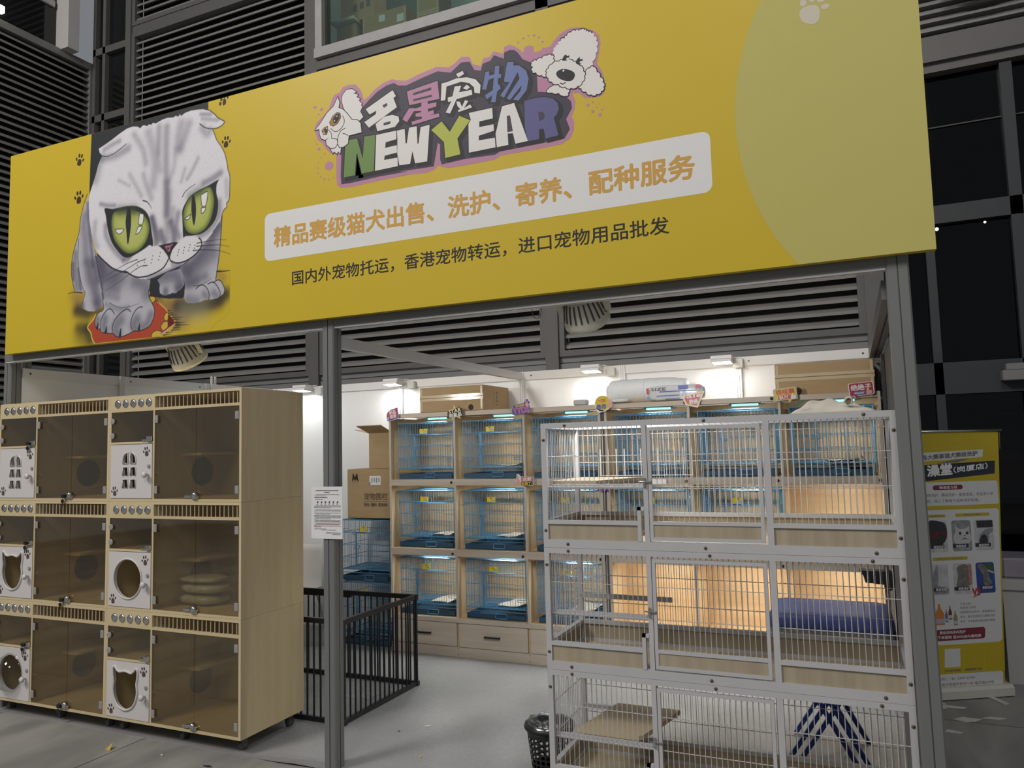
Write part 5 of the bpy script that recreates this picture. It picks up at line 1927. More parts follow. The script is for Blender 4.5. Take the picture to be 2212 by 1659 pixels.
# ---- the cage: built once at the origin, front face in y = 0
def build_cage():
    w, d, h = 0.488, 0.40, 0.435
    t = thing('wire_cage', (0, 0, 0), 'blue wire cage', 'cage', 'blue wire cages')
    r = 0.0016
    zf, zt = 0.082, h
    xa, xb = -w / 2, w / 2
    c = MB()
    n = 22
    dx0, dx1 = xa + 0.150, xb - 0.085            # door opening
    dz0, dz1 = zf + 0.022, zf + 0.262
    for k in range(n + 1):
        x = xa + w * k / n
        c.wire((x, d, zf), (x, d, zt), r)
        c.wire((x, 0, zt), (x, d, zt), r)
        c.wire((x, 0, zf), (x, d, zf), r)
        if dx0 < x < dx1:
            c.wire((x, 0, dz1), (x, 0, zt), r)
            c.wire((x, 0, zf), (x, 0, dz0), r)
        else:
            c.wire((x, 0, zf), (x, 0, zt), r)
    for k in range(1, 18):
        y = d * k / 18
        for x in (xa, xb):
            c.wire((x, y, zf), (x, y, zt), r)
        if k % 2 == 0:
            c.wire((xa, y, zf), (xb, y, zf), r)
        if k in (5, 11):
            c.wire((xa, y, zt), (xb, y, zt), r * 1.3)
    for z in (zf + 0.085, zf + 0.175, zf + 0.262):
        rr = 0.0022
        c.wire((xa, d, z), (xb, d, z), rr)
        for x in (xa, xb):
            c.wire((x, 0, z), (x, d, z), rr)
        if z > dz1 - 0.001:
            c.wire((xa, 0, z), (xb, 0, z), rr)
        else:
            c.wire((xa, 0, z), (dx0, 0, z), rr)
            c.wire((dx1, 0, z), (xb, 0, z), rr)
    for z in (zf, zt):
        c.tube([(xa, 0, z), (xb, 0, z), (xb, d, z), (xa, d, z)], 0.0038, 6, closed=True)
    for x in (xa, xb):
        for y in (0, d):
            c.tube([(x, y, zf), (x, y, zt)], 0.0032, 6)
    # carrying loops and side clips
    c.tube([(-0.09, 0.10, zt), (-0.09, 0.10, zt + 0.010), (0.14, 0.10, zt + 0.010), (0.14, 0.10, zt)], 0.0024, 6)
    for z in (zf + 0.272, zf + 0.055):
        for s, x in ((1, xa), (-1, xb)):
            c.tube([(x, -0.003, z), (x + s * 0.066, -0.004, z), (x + s * 0.072, -0.004, z + 0.008), (x + s * 0.066, -0.004, z + 0.016), (x, -0.003, z + 0.016)], 0.0019, 5)
    c.build('wire_body', BLUE, t)
    # door with its frame and latch
    c = MB()
    c.tube([(dx0, -0.004, dz0), (dx1, -0.004, dz0), (dx1, -0.004, dz1 - 0.004), (dx0, -0.004, dz1 - 0.004)], 0.0026, 6, closed=True)
    for k in range(1, 12):
        x = dx0 + (dx1 - dx0) * k / 12
        c.wire((x, -0.004, dz0), (x, -0.004, dz1 - 0.004), r)
    for z in (dz0 + 0.075, dz0 + 0.16):
        c.wire((dx0, -0.004, z), (dx1, -0.004, z), 0.0022)
    dr = c.build('door', BLUE, t)
    c = MB()
    c.box(dx0 - 0.008, dx0 + 0.008, -0.008, -0.004, dz0 - 0.004, dz1 - 0.002)
    c.tube([(dx0 - 0.026, -0.012, dz0 + 0.128), (dx0 - 0.006, -0.014, dz0 + 0.150), (dx0 + 0.034, -0.014, dz0 + 0.150), (dx0 + 0.040, -0.014, dz0 + 0.136), (dx0 + 0.02, -0.012, dz0 + 0.128)], 0.003, 6, closed=True)
    c.tube([(dx0 + 0.004, -0.012, dz0 + 0.126), (dx0 + 0.004, -0.012, dz0 + 0.070), (dx0 + 0.014, -0.012, dz0 + 0.064), (dx0 + 0.022, -0.012, dz0 + 0.07), (dx0 + 0.022, -0.012, dz0 + 0.126)], 0.0024, 6)
    c.tube([(dx0 - 0.036, -0.01, dz1 + 0.004), (dx0 - 0.042, -0.01, dz1 - 0.004), (dx0 - 0.036, -0.01, dz1 - 0.012), (dx0 + 0.01, -0.01, dz1 - 0.012)], 0.0024, 6)
    c.tube([(dx0 - 0.036, -0.01, dz1 + 0.004), (dx0 + 0.10, -0.01, dz1 + 0.004)], 0.0024, 6)
    c.build('latch', BLUE, dr)
    # legs with the tray between them
    for y in (0.0, d):
        c = MB()
        c.tube([(xa, y, zf), (xa + 0.004, y, 0.0035), (xb - 0.004, y, 0.0035), (xb, y, zf)], 0.0034, 6)
        c.tube([(xa, y, 0.058), (xb, y, 0.058)], 0.0024, 6)
        for x in (-0.05, 0.04):
            c.wire((x, y, 0.058), (x, y, zf), 0.002)
        c.build('leg_frame', BLUE, t)
    c = MB()
    x0, x1, y0, y1 = xa + 0.010, xb - 0.010, -0.012, d - 0.01
    c.box(x0, x1, y0, y1, 0.008, 0.011)
    for a in ((x0, x1, y0, y0 + 0.004), (x0, x1, y1 - 0.004, y1), (x0, x0 + 0.004, y0, y1), (x1 - 0.004, x1, y0, y1)):
        c.box(*a, 0.008, 0.040)
    c.build('tray', NAVY, t)
    c = MB()
    c.tube([(0.0, -0.013, 0.030), (0.004, -0.022, 0.012), (0.09, -0.022, 0.012), (0.094, -0.013, 0.030), (0.09, -0.020, 0.046), (0.004, -0.020, 0.046)], 0.0038, 6, closed=True)
    c.build('tray_clip', BLUE, t)
    c = MB()
    c.box(-0.047, 0.020, -0.009, -0.006, zf + 0.268, zf + 0.306)
    c.m = 1
    c.box(-0.022, -0.006, -0.0096, -0.009, zf + 0.295, zf + 0.302)
    c.m = 2
    c.box(-0.016, 0.014, -0.0096, -0.009, zf + 0.274, zf + 0.290)
    c.build('price_card', [TAGY, REDI, mat('pale_blue_print', (0.35, 0.55, 0.62), 0.5, noise=0.1, nscale=40)], t)
    return t


proto = build_cage()
first = True


def put_cage(x, y, z, label, scale=(1, 1, 1), rz=0.0):
    global first
    scale = (scale[0], 0.88, scale[2])
    o = proto if first else copy_tree(proto)
    first = False
    o.location = (x, y, z)
    o.scale = scale
    o.rotation_euler.z = rz
    o['label'] = label
    return o


ordw = ('leftmost', 'middle', 'rightmost')
rown = ('top', 'middle', 'bottom')
jig = random.Random(3)
for ui, (cols, un) in enumerate(((LC, 'left'), (RC, 'right'))):
    for r, (zb, zt) in enumerate(ROWS):
        for k in range(3):
            if ui == 1 and (r == 2 or (r == 1 and k == 2)):
                continue
            a, b = cols[k], cols[k + 1] - 0.017
            put_cage((a + b) / 2 + 0.008 + jig.uniform(-0.006, 0.006), 5.155 + jig.uniform(0, 0.01), zb + 0.0015,
                     'blue wire cage, %s of the %s row in the %s shelf unit' % (ordw[k], rown[r], un), (1, 1, 1 if r < 2 else 0.985))
put_cage(-3.628, 5.185, 0.506, 'upper of the two blue cages stacked left of the shelf units, under a cardboard box', (0.92, 1.0, 1.115))
put_cage(-3.628, 5.185, 0.0065, 'lower of the two blue cages stacked on the floor left of the shelf units', (0.92, 1.0, 1.115))

# mats on the cage floors
MATP = mat('woven_mat', (0.66, 0.60, 0.52), 0.8, noise=0.45, nscale=60, rgb2=(0.40, 0.36, 0.31), bump=0.4)
for (ui, r, k), dx in (((0, 1, 0), 0.12), ((0, 1, 1), 0.11), ((0, 2, 0), 0.11), ((0, 2, 1), 0.11), ((0, 0, 1), 0.13), ((1, 0, 2), 0.07), ((0, 2, 2), 0.08)):
    cols = (LC, RC)[ui]
    m = (cols[k] + cols[k + 1] - 0.017) / 2 + 0.008
    zb = ROWS[r][0] + 0.0015 + 0.082 * (1 if r < 2 else 0.985) + 0.0030
    c = MB()
    c.smooth = True
    vs, fs = [], []
    for i in range(9):
        for j in range(9):
            u, v = i / 8, j / 8
            vs.append((m + dx - 0.12 + 0.20 * u + 0.03 * v, 5.20 + 0.30 * v, zb + 0.006 + 0.008 * abs(math.sin(4 * u + 3 * v + k)) + 0.02 * max(0, u - 0.85) * 4))
    for i in range(8):
        for j in range(8):
            a = i * 9 + j
            fs.append((a, a + 9, a + 10, a + 1))
    c.add(vs, fs)
    c.add([(p[0], p[1], p[2] - 0.005) for p in vs], [f[::-1] for f in fs])
    tag(c.build('pet_mat', MATP, loc=(m + dx, 5.35, zb)), 'pale woven mat lying in the %s cage of the %s row, %s shelf unit' % (ordw[k], rown[r], ('left', 'right')[ui]), 'mat', 'mats inside the cages')
# papers in the empty cell
c = MB()
c.add([(-0.34, 5.30, 0.7935), (-0.20, 5.24, 0.7935), (-0.215, 5.28, 0.865), (-0.35, 5.33, 0.855)], [(0, 1, 2, 3)])
c.add([(-0.34, 5.303, 0.7935), (-0.20, 5.243, 0.7935), (-0.215, 5.283, 0.865), (-0.35, 5.333, 0.855)], [(3, 2, 1, 0)])
tag(c.build('paper_sheet', mat('pale_blue_paper', (0.50, 0.70, 0.70), 0.6, noise=0.04), loc=(-0.27, 5.29, 0.7935)), 'pale blue sheet leaning in the empty right cell of the middle row', 'paper')
c = MB()
c.smooth = True
crumple(c, 0.03, 5.30, 0.806, 0.11, 0.08, 0.011, 8, 0.2)
tag(c.build('paper_wad', PAPER, loc=(0.03, 5.30, 0.793)), 'flattened white paper lying in the empty right cell of the middle row', 'paper')

# ================================================================= promotional cut-out signs on the shelf edges
S_PINK = mat('sign_pink', (0.62, 0.08, 0.14), 0.4, noise=0.02, nscale=10)
S_MAG = mat('sign_magenta', (0.50, 0.05, 0.28), 0.4, noise=0.02, nscale=10)
S_PUR = mat('sign_purple', (0.14, 0.06, 0.32), 0.4, noise=0.02, nscale=10)
S_YEL = mat('sign_yellow', (0.72, 0.55, 0.06), 0.4, noise=0.02, nscale=10)
S_GOLD = mat('sign_gold', (0.55, 0.36, 0.10), 0.4, noise=0.02, nscale=10)
S_SKIN = mat('sign_skin', (0.70, 0.42, 0.33), 0.4, noise=0.02, nscale=10)
S_BLUE = mat('sign_blue', (0.08, 0.14, 0.45), 0.4, noise=0.02, nscale=10)
S_WHITE = mat('sign_white', (0.78, 0.78, 0.78), 0.4, noise=0.02, nscale=10)
SY = 5.086


def sign(cx, cz, tilt, label, layers):
    """layers: (part name, material, shapes); a shape is a polygon in mm or ('text', body, u, v, w, h, bold)"""
    t = thing('promo_sign', (cx, SY, cz), label, 'sign', 'promotional signs clipped to the shelves')
    ca, sa = math.cos(tilt), math.sin(tilt)
    for i, (nm, m, shapes) in enumerate(layers):
        c = MB()
        y = SY - 0.0006 * i

        def fn(u, v, d=0.0, y=y):
            u, v = u / 1000, v / 1000
            return (cx + u * ca - v * sa, y - d, cz + u * sa + v * ca)
        for s in shapes:
            if s[0] == 'text':
                c.text(s[1], fn, s[2], s[3], s[4], s[5], s[6] if len(s) > 6 else 0.0)
            elif i == 0:
                c.prism(s, fn, -0.003, 0.0)
            else:
                c.flat(s, fn)
        c.build(nm, m, t)
    c = MB()
    c.bbox(cx - 0.008, cx + 0.008, SY + 0.003, SY + 0.0225, cz - 0.02, cz + 0.004, 0.002)
    c.build('clip', CLIPW, t)


HAND = [(-10, -32), (8, -34), (20, -24), (22, -8), (20, 4), (14, 8), (12, 30), (6, 38), (0, 30), (-1, 8), (-6, 10), (-6, 32), (-12, 38), (-17, 30), (-16, 2), (-22, 6), (-26, 0), (-20, -18)]


def hand(u, v, s, mir=1):
    return [(u + mir * a * s, v + b * s) for a, b in HAND]


THUMB = [(-16, -14), (14, -14), (17, -6), (16, 4), (15, 8), (2, 9), (3, 22), (-3, 24), (-8, 10), (-16, 6)]


def thumb(u, v, s):
    return [(u + a * s, v + b * s) for a, b in THUMB]


leaf = [(-48, -44), (-10, -40), (40, -34), (52, -20), (50, 52), (-20, 38), (-44, 20), (-52, -10)]
sign(-3.296, 1.826, 0.06, 'red and purple leaf shaped sign with white lettering on the left end of the shelves', [
    ('board', S_WHITE, [[(u * 1.08, v * 1.08) for u, v in leaf]]), ('purple_edge', S_PUR, [leaf]), ('red_face', S_PINK, [[(u * 0.86, v * 0.80 + 5) for u, v in leaf]]),
    ('lettering', S_WHITE, [('text', '新品', -26, 5, 58, 32, 0.03), ('text', '推荐', -22, -28, 58, 30, 0.03)]),
    ('bubble', mat('sign_cyan', (0.30, 0.60, 0.72), 0.4, noise=0.02), [circle(-40, -26, 11, 14)])])
star = [(math.sin(k * PI / 5) * (66 if k % 2 == 0 else 29), math.cos(k * PI / 5) * (66 if k % 2 == 0 else 29)) for k in range(10)]
sign(-2.735, 1.818, 0.16, 'golden star shaped sign reading STAR between the first two cages', [
    ('board', S_GOLD, [star]), ('black_band', INK, [[(-62, -30), (60, -26), (64, 24), (30, 34), (-60, 26), (-68, 0)]]),
    ('lettering', mat('sign_cream', (0.80, 0.72, 0.32), 0.4, noise=0.02), [('text', 'STAR', -52, 2, 104, 27, 0.03)]), ('lettering', S_WHITE, [('text', '明星品', -54, -31, 106, 29, 0.03)])])


def yyds(cx, cz, label):
    sign(cx, cz, 0.10, label, [
        ('board', S_PUR, [[(-74, -42), (40, -46), (66, -30), (70, 8), (62, 14), (74, 34), (64, 40), (58, 56), (46, 58), (44, 42), (34, 46), (26, 30), (30, 12), (-72, 10)], [(-58, 8), (26, 14), (26, 32), (-60, 26)]]),
        ('lettering', S_WHITE, [('text', 'YYDS', -66, -38, 128, 44, 0.05)]), ('lettering', S_MAG, [('text', 'YYDS', -66, -38, 128, 44, 0.018)]),
        ('lettering', S_YEL, [('text', '永远滴神', -44, 12, 68, 13, 0.06)]), ('hand', S_SKIN, [hand(50, 22, 0.62)])])


yyds(-2.190, 1.832, 'purple YYDS sign with a raised hand, above the third column of cages')
sign(-1.570, 1.832, 0.0, 'round yellow sign with a pointing finger above the gap between the shelf units', [
    ('board', S_WHITE, [circle(0, 4, 60, 24, 56), [(-58, -20), (-40, -62), (20, -54)]]), ('yellow_face', S_YEL, [circle(0, 6, 54, 24, 50)]),
    ('lettering', S_PINK, [('text', '一口价', -34, 10, 56, 26, 0.03)]), ('lettering', S_BLUE, [('text', '推荐', -46, -36, 70, 34, 0.03)]),
    ('finger', S_SKIN, [hand(54, -2, 0.85, -1)])])
tz = [(-70, 26), (72, 40), (24, -52), (-44, -34)]
sign(-0.948, 1.836, 0.05, 'pink trapezoid Sale sign above the fifth column of cages', [
    ('board', S_WHITE, [[(u * 1.12, v * 1.14) for u, v in tz]]), ('yellow_edge', S_YEL, [tz]), ('pink_face', S_PINK, [[(u * 0.86, v * 0.84 - 1) for u, v in tz]]),
    ('lettering', S_WHITE, [('text', 'Sale', -86, 8, 150, 32, 0.03), ('text', '秒杀', -26, -34, 58, 32, 0.04)])])
bub = [(-64, -34), (10, -34), (14, -56), (30, -36), (64, -36), (66, 34), (60, 40), (-58, 40), (-66, 32)]
sign(-0.368, 1.836, 0.10, 'yellow speech bubble sign reading BUY, left of the cloth bag', [
    ('board', mat('sign_grey_blue', (0.30, 0.40, 0.50), 0.4, noise=0.02), [[(u * 1.08, v * 1.08) for u, v in bub]]), ('yellow_face', S_YEL, [bub]),
    ('red_band', S_PINK, [[(-46, -30), (30, -30), (30, -4), (-46, -4)]]),
    ('lettering', S_PINK, [('text', '很哇塞', -56, 2, 112, 32, 0.03)]), ('lettering', S_WHITE, [('text', 'BUY', -38, -27, 54, 20, 0.04)]), ('thumb', S_WHITE, [thumb(44, -20, 0.95)])])
bub2 = [(-64, -36), (-44, -36), (-34, -52), (-24, -36), (60, -36), (66, -28), (66, 32), (60, 38), (-60, 38), (-66, 30)]
sign(0.068, 1.846, 0.06, 'red speech bubble sign reading WOW at the right end of the shelves', [
    ('board', S_WHITE, [[(u * 1.08, v * 1.08) for u, v in bub2]]), ('red_face', mat('sign_red', (0.46, 0.035, 0.07), 0.4, noise=0.02), [bub2]),
    ('blue_band', S_BLUE, [[(-48, -32), (22, -32), (22, -14), (-48, -14)]]),
    ('lettering', S_WHITE, [('text', '绝绝子', -56, -6, 112, 36, 0.04), ('text', 'WOW', -40, -30, 54, 13, 0.04)]), ('thumb', S_SKIN, [thumb(42, -20, 1.0)])])
sign(-2.183, 1.302, 0.03, 'red and yellow sign with a pointing finger on the middle row of the left unit', [
    ('board', S_WHITE, [[(-24, -30), (70, -36), (74, 28), (-24, 34), (-40, 52), (-56, 50), (-60, 10), (-72, -4), (-60, -36), (-40, -40)]]),
    ('red_face', S_PINK, [[(-20, -4), (70, -4), (70, 25), (-20, 31)]]), ('black_face', INK, [[(-26, -30), (68, -32), (68, -5), (-22, -5)]]),
    ('lettering', S_WHITE, [('text', '这款', -10, -1, 72, 26, 0.04)]), ('lettering', S_YEL, [('text', '卖爆了!', -20, -28, 82, 20, 0.04)]), ('hand', S_SKIN, [[(-64, -30), (-36, -36), (-28, -22), (-28, 2), (-40, 8), (-42, 40), (-50, 46), (-54, 40), (-54, 6), (-66, -4)]])])
yyds(-1.560, 1.278, 'purple YYDS sign on the middle row, partly hidden by the white cage platform')

# ================================================================= white wire cages stacked in front, by the right post
RW = mat('white_cage_steel', (0.52, 0.52, 0.535), 0.42, noise=0.05, nscale=8, spec=0.5)
RWW = mat('white_cage_wire', (0.56, 0.55, 0.545), 0.38, noise=0.05, nscale=8, spec=0.5)
TRAYW = wood('taupe_board', (0.44, 0.375, 0.275), (0.36, 0.30, 0.21), 'Z', 1.5, 0.5)
TRAYF = wood('pale_floor_board', (0.56, 0.47, 0.32), (0.50, 0.41, 0.27), 'X', 1.2, 0.5)
BOLT = mat('brass_screw', (0.16, 0.13, 0.09), 0.3, 0.7, noise=0.1)


def white_cage(zb, zt, label, platform):
    X0, X1, Y0, Y1 = -1.290, 0.157, 3.212, 3.672
    t = thing('white_cage', ((X0 + X1) / 2, (Y0 + Y1) / 2, zb), label, 'cage', 'white wire cages stacked by the right post')
    s = 0.024
    zw0, zw1 = zb + 0.036, zb + 0.104          # board band
    zr = zb + 0.122                            # top of the rail above the band
    for x in (X0, X1 - s):
        for y in (Y0, Y1 - s):
            c = MB()
            c.box(x, x + s, y, y + s, zb, zt)
            c.m = 1
            c.smooth = True
            for z in (zb + 0.075, zt - 0.075):
                if y == Y0:
                    c.lathe([(0.007, 0.0), (0.007, -0.002), (0.004, -0.004), (0.0005, -0.0042)], (x + s / 2, y, z), 10, 'Y')
            c.build('corner_post', [RW, BOLT], t)
    c = MB()
    for y in (Y0, Y1 - s):
        c.box(X0 + s, X1 - s, y, y + s, zt - s, zt)
        c.box(X0 + s, X1 - s, y, y + s, zb, zw0)
    for x in (X0, X1 - s):
        c.box(x, x + s, Y0 + s, Y1 - s, zt - s, zt)
        c.box(x, x + s, Y0 + s, Y1 - s, zb, zw0)
        c.box(x, x + s, Y0 + s, Y1 - s, zw1, zr)
    c.box(X0 + s, X1 - s, Y1 - s, Y1, zw1, zr)
    xs1, xs2 = -0.826, -0.328
    c.box(xs1, xs1 + 0.020, Y0, Y0 + s, zw0, zt - s)
    c.box(xs2, xs2 + 0.024, Y0, Y0 + s, zw0, zt - s)
    c.box(X0 + s, xs1 - 0.030, Y0, Y0 + s * 0.8, zw1, zr)
    c.box(xs2 + 0.024, X1 - s, Y0, Y0 + s * 0.8, zw1, zr)
    c.box(xs1 - 0.030, xs1 - 0.014, Y0 - 0.002, Y0 + s * 0.7, zw0, zb + 0.182)
    c.box(xs1 - 0.030, xs1, Y0 - 0.002, Y0 + s * 0.7, zb + 0.168, zb + 0.182)
    c.m = 1
    c.smooth = True
    for x, z in ((X0 + 0.115, zt - 0.012), (-0.56, zt - 0.012), (0.045, zt - 0.012), (X0 + 0.115, zb + 0.017), (-0.575, zb + 0.017), (0.06, zb + 0.017)):
        c.lathe([(0.007, 0.0), (0.007, -0.002), (0.004, -0.004), (0.0005, -0.0042)], (x, Y0, z), 10, 'Y')
    c.build('frame', [RW, BOLT], t)
    # boards around the foot and the floor board
    for a in ((X0 + s, xs1 - 0.030, Y0 + 0.008, Y0 + 0.014), (xs2 + 0.024, X1 - s, Y0 + 0.008, Y0 + 0.014), (X0 + s, X1 - s, Y1 - 0.014, Y1 - 0.008),
              (X0 + 0.008, X0 + 0.014, Y0 + s, Y1 - s), (X1 - 0.014, X1 - 0.008, Y0 + s, Y1 - s)):
        c = MB()
        c.box(*a, zw0, zw1)
        c.build('side_board', TRAYW, t)
    c = MB()
    c.box(X0 + s, X1 - s, Y0 + s, Y1 - s, zb + 0.014, zb + 0.022)
    c.build('floor_board', TRAYF, t)
    # wire grids
    r = 0.0015

    def grid_x(mb, a, b, y, z0, z1, hz, pitch=0.0216):
        n = max(1, int(round((b - a) / pitch)))
        for k in range(1, n):
            x = a + (b - a) * k / n
            mb.wire((x, y, z0), (x, y, z1), r)
        for z in hz:
            mb.wire((a, y + 0.003, z), (b, y + 0.003, z), 0.0019)

    hz = (zt - 0.152, zt - 0.286)
    c = MB()
    grid_x(c, X0 + s, xs1, Y0 + 0.012, zr - 0.002, zt - s, hz)
    grid_x(c, xs2 + 0.024, X1 - s, Y0 + 0.012, zr - 0.002, zt - s, hz)
    c.build('front_grid', RWW, t)
    c = MB()
    grid_x(c, X0 + s, X1 - s, Y1 - 0.012, zr, zt - s, (zt - 0.055, zt - 0.19, zt - 0.32), 0.0255)
    c.build('back_grid', RWW, t)
    for x in (X0 + 0.012, X1 - 0.012):
        c = MB()
        n = 18
        for k in range(1, n):
            y = Y0 + s + (Y1 - Y0 - 2 * s) * k / n
            c.wire((x, y, zr), (x, y, zt - s), r)
        for z in hz:
            c.wire((x, Y0 + s, z), (x, Y1 - s, z), 0.0019)
        c.build('side_grid', RWW, t)
    c = MB()
    n = 52
    for k in range(1, n):
        x = X0 + s + (X1 - X0 - 2 * s) * k / n
        c.wire((x, Y0 + s, zt - 0.008), (x, Y1 - s, zt - 0.008), r)
    for y in (Y0 + 0.16, Y0 + 0.30):
        c.wire((X0 + s, y, zt - 0.011), (X1 - s, y, zt - 0.011), 0.0019)
    c.build('top_grid', RWW, t)
    # door in the middle
    da, db, dz0, dz1 = xs1 + 0.024, xs2 - 0.010, zb + 0.042, zt - 0.034
    c = MB()
    f = 0.014
    yd = Y0 - 0.002
    c.box(da, da + f, yd, yd + f, dz0, dz1)
    c.box(db - f, db, yd, yd + f, dz0, dz1)
    c.box(da + f, db - f, yd, yd + f, dz0, dz0 + f)
    c.box(da + f, db - f, yd, yd + f, dz1 - f, dz1)
    c.box(da + f, db - f, yd, yd + f, zw1 + 0.004, zw1 + 0.018)
    dr = c.build('door', RW, t)
    c = MB()
    grid_x(c, da + f, db - f, yd + 0.007, zw1 + 0.018, dz1 - f, hz)
    c.build('door_grid', RWW, dr)
    c = MB()
    c.box(da + f, db - f, yd + 0.004, yd + 0.010, dz0 + f, zw1 + 0.004)
    c.build('door_board', TRAYW, dr)
    zl = (zb + zt) / 2 + 0.012
    c = MB()
    c.tube([(xs1 - 0.012, Y0 - 0.007, zl), (da + 0.016, Y0 - 0.009, zl), (da + 0.018, Y0 - 0.014, zl + 0.006)], 0.003, 6)
    c.box(xs1 + 0.002, xs1 + 0.012, Y0 - 0.006, Y0, zl - 0.022, zl + 0.016)
    c.lathe([(0.005, 0), (0.005, -0.006)], (xs1 + 0.008, Y0 - 0.004, zl - 0.018), 8, 'Y')
    c.build('latch', STEEL, dr)
    # supports for the platform
    zs = zt - 0.275
    for y in (Y0 + s + 0.002, Y1 - s - 0.016):
        c = MB()
        c.box(X0 + s, X0 + 0.47, y, y + 0.014, zs - 0.022, zs)
        c.m = 1
        c.box(X0 + 0.47, X0 + 0.474, y, y + 0.014, zs - 0.021, zs - 0.001)
        c.build('platform_support', [RW, INK], t)
    if platform == 1:
        c = MB()
        pf = [(X0 + s + 0.003, Y0 + 0.045), (-1.05, Y0 + 0.045), (-0.905, Y1 - 0.045), (X0 + s + 0.003, Y1 - 0.045)]
        c.prism(pf, lambda u, v, d: (u, v, zs + d), 0.0, 0.014)
        c.build('platform', TRAYW, t)
        c = MB()
        for k in range(12):
            x = -1.145 + k * 0.041
            c.wire((x, Y1 - 0.036, zs + 0.016), (x, Y1 - 0.036, zs + 0.150), 0.0026)
        c.wire((-1.145, Y1 - 0.039, zs + 0.02), (-0.694, Y1 - 0.039, zs + 0.02), 0.002)
        c.build('guard_pins', RWW, t)
    if platform == 3:
        c = MB()
        pf = [(-1.175, Y0 + 0.045), (-0.90, Y0 + 0.045), (-0.885, Y0 + 0.06), (-0.80, Y1 - 0.04), (-1.10, Y1 - 0.04)]
        c.prism(pf, lambda u, v, d: (u, v, zs + d), 0.0, 0.020)
        c.build('platform', TRAYF, t)
        c = MB()
        c.prism([(-1.12, Y0 + 0.06), (-0.88, Y0 + 0.06), (-0.86, Y1 - 0.06), (-1.12, Y1 - 0.06)], lambda u, v, d: (u, v, zb + 0.022 + d), 0.0, 0.018)
        c.build('loose_board', TRAYF, t)
    return t


white_cage(1.098, 1.652, 'top tier of the white wire cage stack, cloth bag on its roof', 1)
white_cage(0.568, 1.097, 'middle tier of the white wire cage stack, with an empty wooden tray', 2)
white_cage(0.040, 0.567, 'bottom tier of the white wire cage stack, with a wooden platform inside', 3)
for x in (-1.26, 0.12):
    for y in (3.24, 3.63):
        c = MB()
        c.smooth = True
        c.lathe([(0.014, -0.008), (0.019, -0.005), (0.019, 0.005), (0.014, 0.008)], (x, y, 0.019), 14, 'X')
        c.smooth = False
        c.box(x - 0.011, x + 0.011, y - 0.011, y + 0.011, 0.030, 0.040)
        o = c.build('caster', BLACK, bpy.data.objects['white_cage.002'])

# boards and a clear sheet lying in the middle tier
c = MB()
c.prism([(-1.24, 3.27), (-0.60, 3.27), (-0.60, 3.60), (-1.22, 3.60)], lambda u, v, d: (u, v, 0.568 + 0.0225 + d), 0.0, 0.012)
tag(c.build('loose_board', TRAYF, loc=(-0.92, 3.43, 0.59)), 'pale loose board lying on the left floor of the middle white cage', 'board')
c = MB()
vs = []
for i in range(7):
    for j in range(5):
        u, v = i / 6, j / 4
        vs.append((-0.27 + 0.22 * u - 0.03 * v, 3.28 + 0.16 * v, 0.5925 + 0.05 * (1 - u) * (0.3 + 0.7 * v) + 0.006 * math.sin(9 * u + 5 * v)))
fs = [(i * 5 + j, (i + 1) * 5 + j, (i + 1) * 5 + j + 1, i * 5 + j + 1) for i in range(6) for j in range(4)]
c.smooth = True
c.add(vs, fs)
tag(c.build('plastic_sheet', glass('cloudy_film', (0.80, 0.79, 0.76), 0.10, 0.25), loc=(-0.2, 3.35, 0.591)), 'crumpled clear plastic sheet on the right floor of the middle white cage', 'plastic')

# cloth bag on the roof
CLOTH = mat('off_white_cloth', (0.66, 0.62, 0.53), 0.85, noise=0.12, nscale=12, bump=0.3)
t = thing('cloth_bag', (-0.07, 3.42, 1.6525), 'off-white cloth carrier bag lying flat on the roof of the white cages', 'bag')
c = MB()
c.smooth = True
nu, nv = 28, 14
vs, fs = [], []
for side in (1, 0):
    for i in range(nu + 1):
        for j in range(nv + 1):
            u, v = i / nu, j / nv
            edge = min(1.0, 5 * min(u, 1 - u)) * min(1.0, 4 * min(v, 1 - v))
            hgt = 0.062 * (edge ** 0.6) * (0.95 - 0.75 * abs(u - 0.36) - 0.25 * v) + 0.010 * math.sin(7 * u + 4 * v) * math.sin(9 * v + 2 * u) * edge + 0.006 * math.sin(23 * u - 9 * v) * edge
            x = -0.225 + 0.31 * u + 0.012 * math.sin(8 * v)
            y = 3.30 + 0.24 * v + 0.012 * math.sin(6 * u)
            vs.append((x, y, 1.6535 + (max(0.004, hgt) if side else 0.0)))
m = (nu + 1) * (nv + 1)
for sd in (0, 1):
    for i in range(nu):
        for j in range(nv):
            a = sd * m + i * (nv + 1) + j
            q = (a, a + nv + 1, a + nv + 2, a + 1)
            fs.append(q if sd == 0 else q[::-1])
for i in range(nu):
    for j in (0, nv):
        a, b = i * (nv + 1) + j, (i + 1) * (nv + 1) + j
        fs.append((a, b, b + m, a + m))
for j in range(nv):
    for i in (0, nu):
        a, b = i * (nv + 1) + j, i * (nv + 1) + j + 1
        fs.append((a, b, b + m, a + m))
c.add(vs, fs)
c.build('bag_body', CLOTH, t)
c = MB()
c.smooth = True
c.tube([(-0.02, 3.295, 1.694), (-0.012, 3.288, 1.709), (0.0, 3.286, 1.712), (0.009, 3.288, 1.704), (0.008, 3.294, 1.690), (-0.008, 3.298, 1.685)], 0.0045, 8, closed=True)
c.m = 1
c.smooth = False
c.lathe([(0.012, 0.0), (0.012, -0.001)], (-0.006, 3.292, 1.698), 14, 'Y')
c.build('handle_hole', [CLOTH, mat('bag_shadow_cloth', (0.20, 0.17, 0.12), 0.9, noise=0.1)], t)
c = MB()
ca, sa = math.cos(0.5), math.sin(0.5)
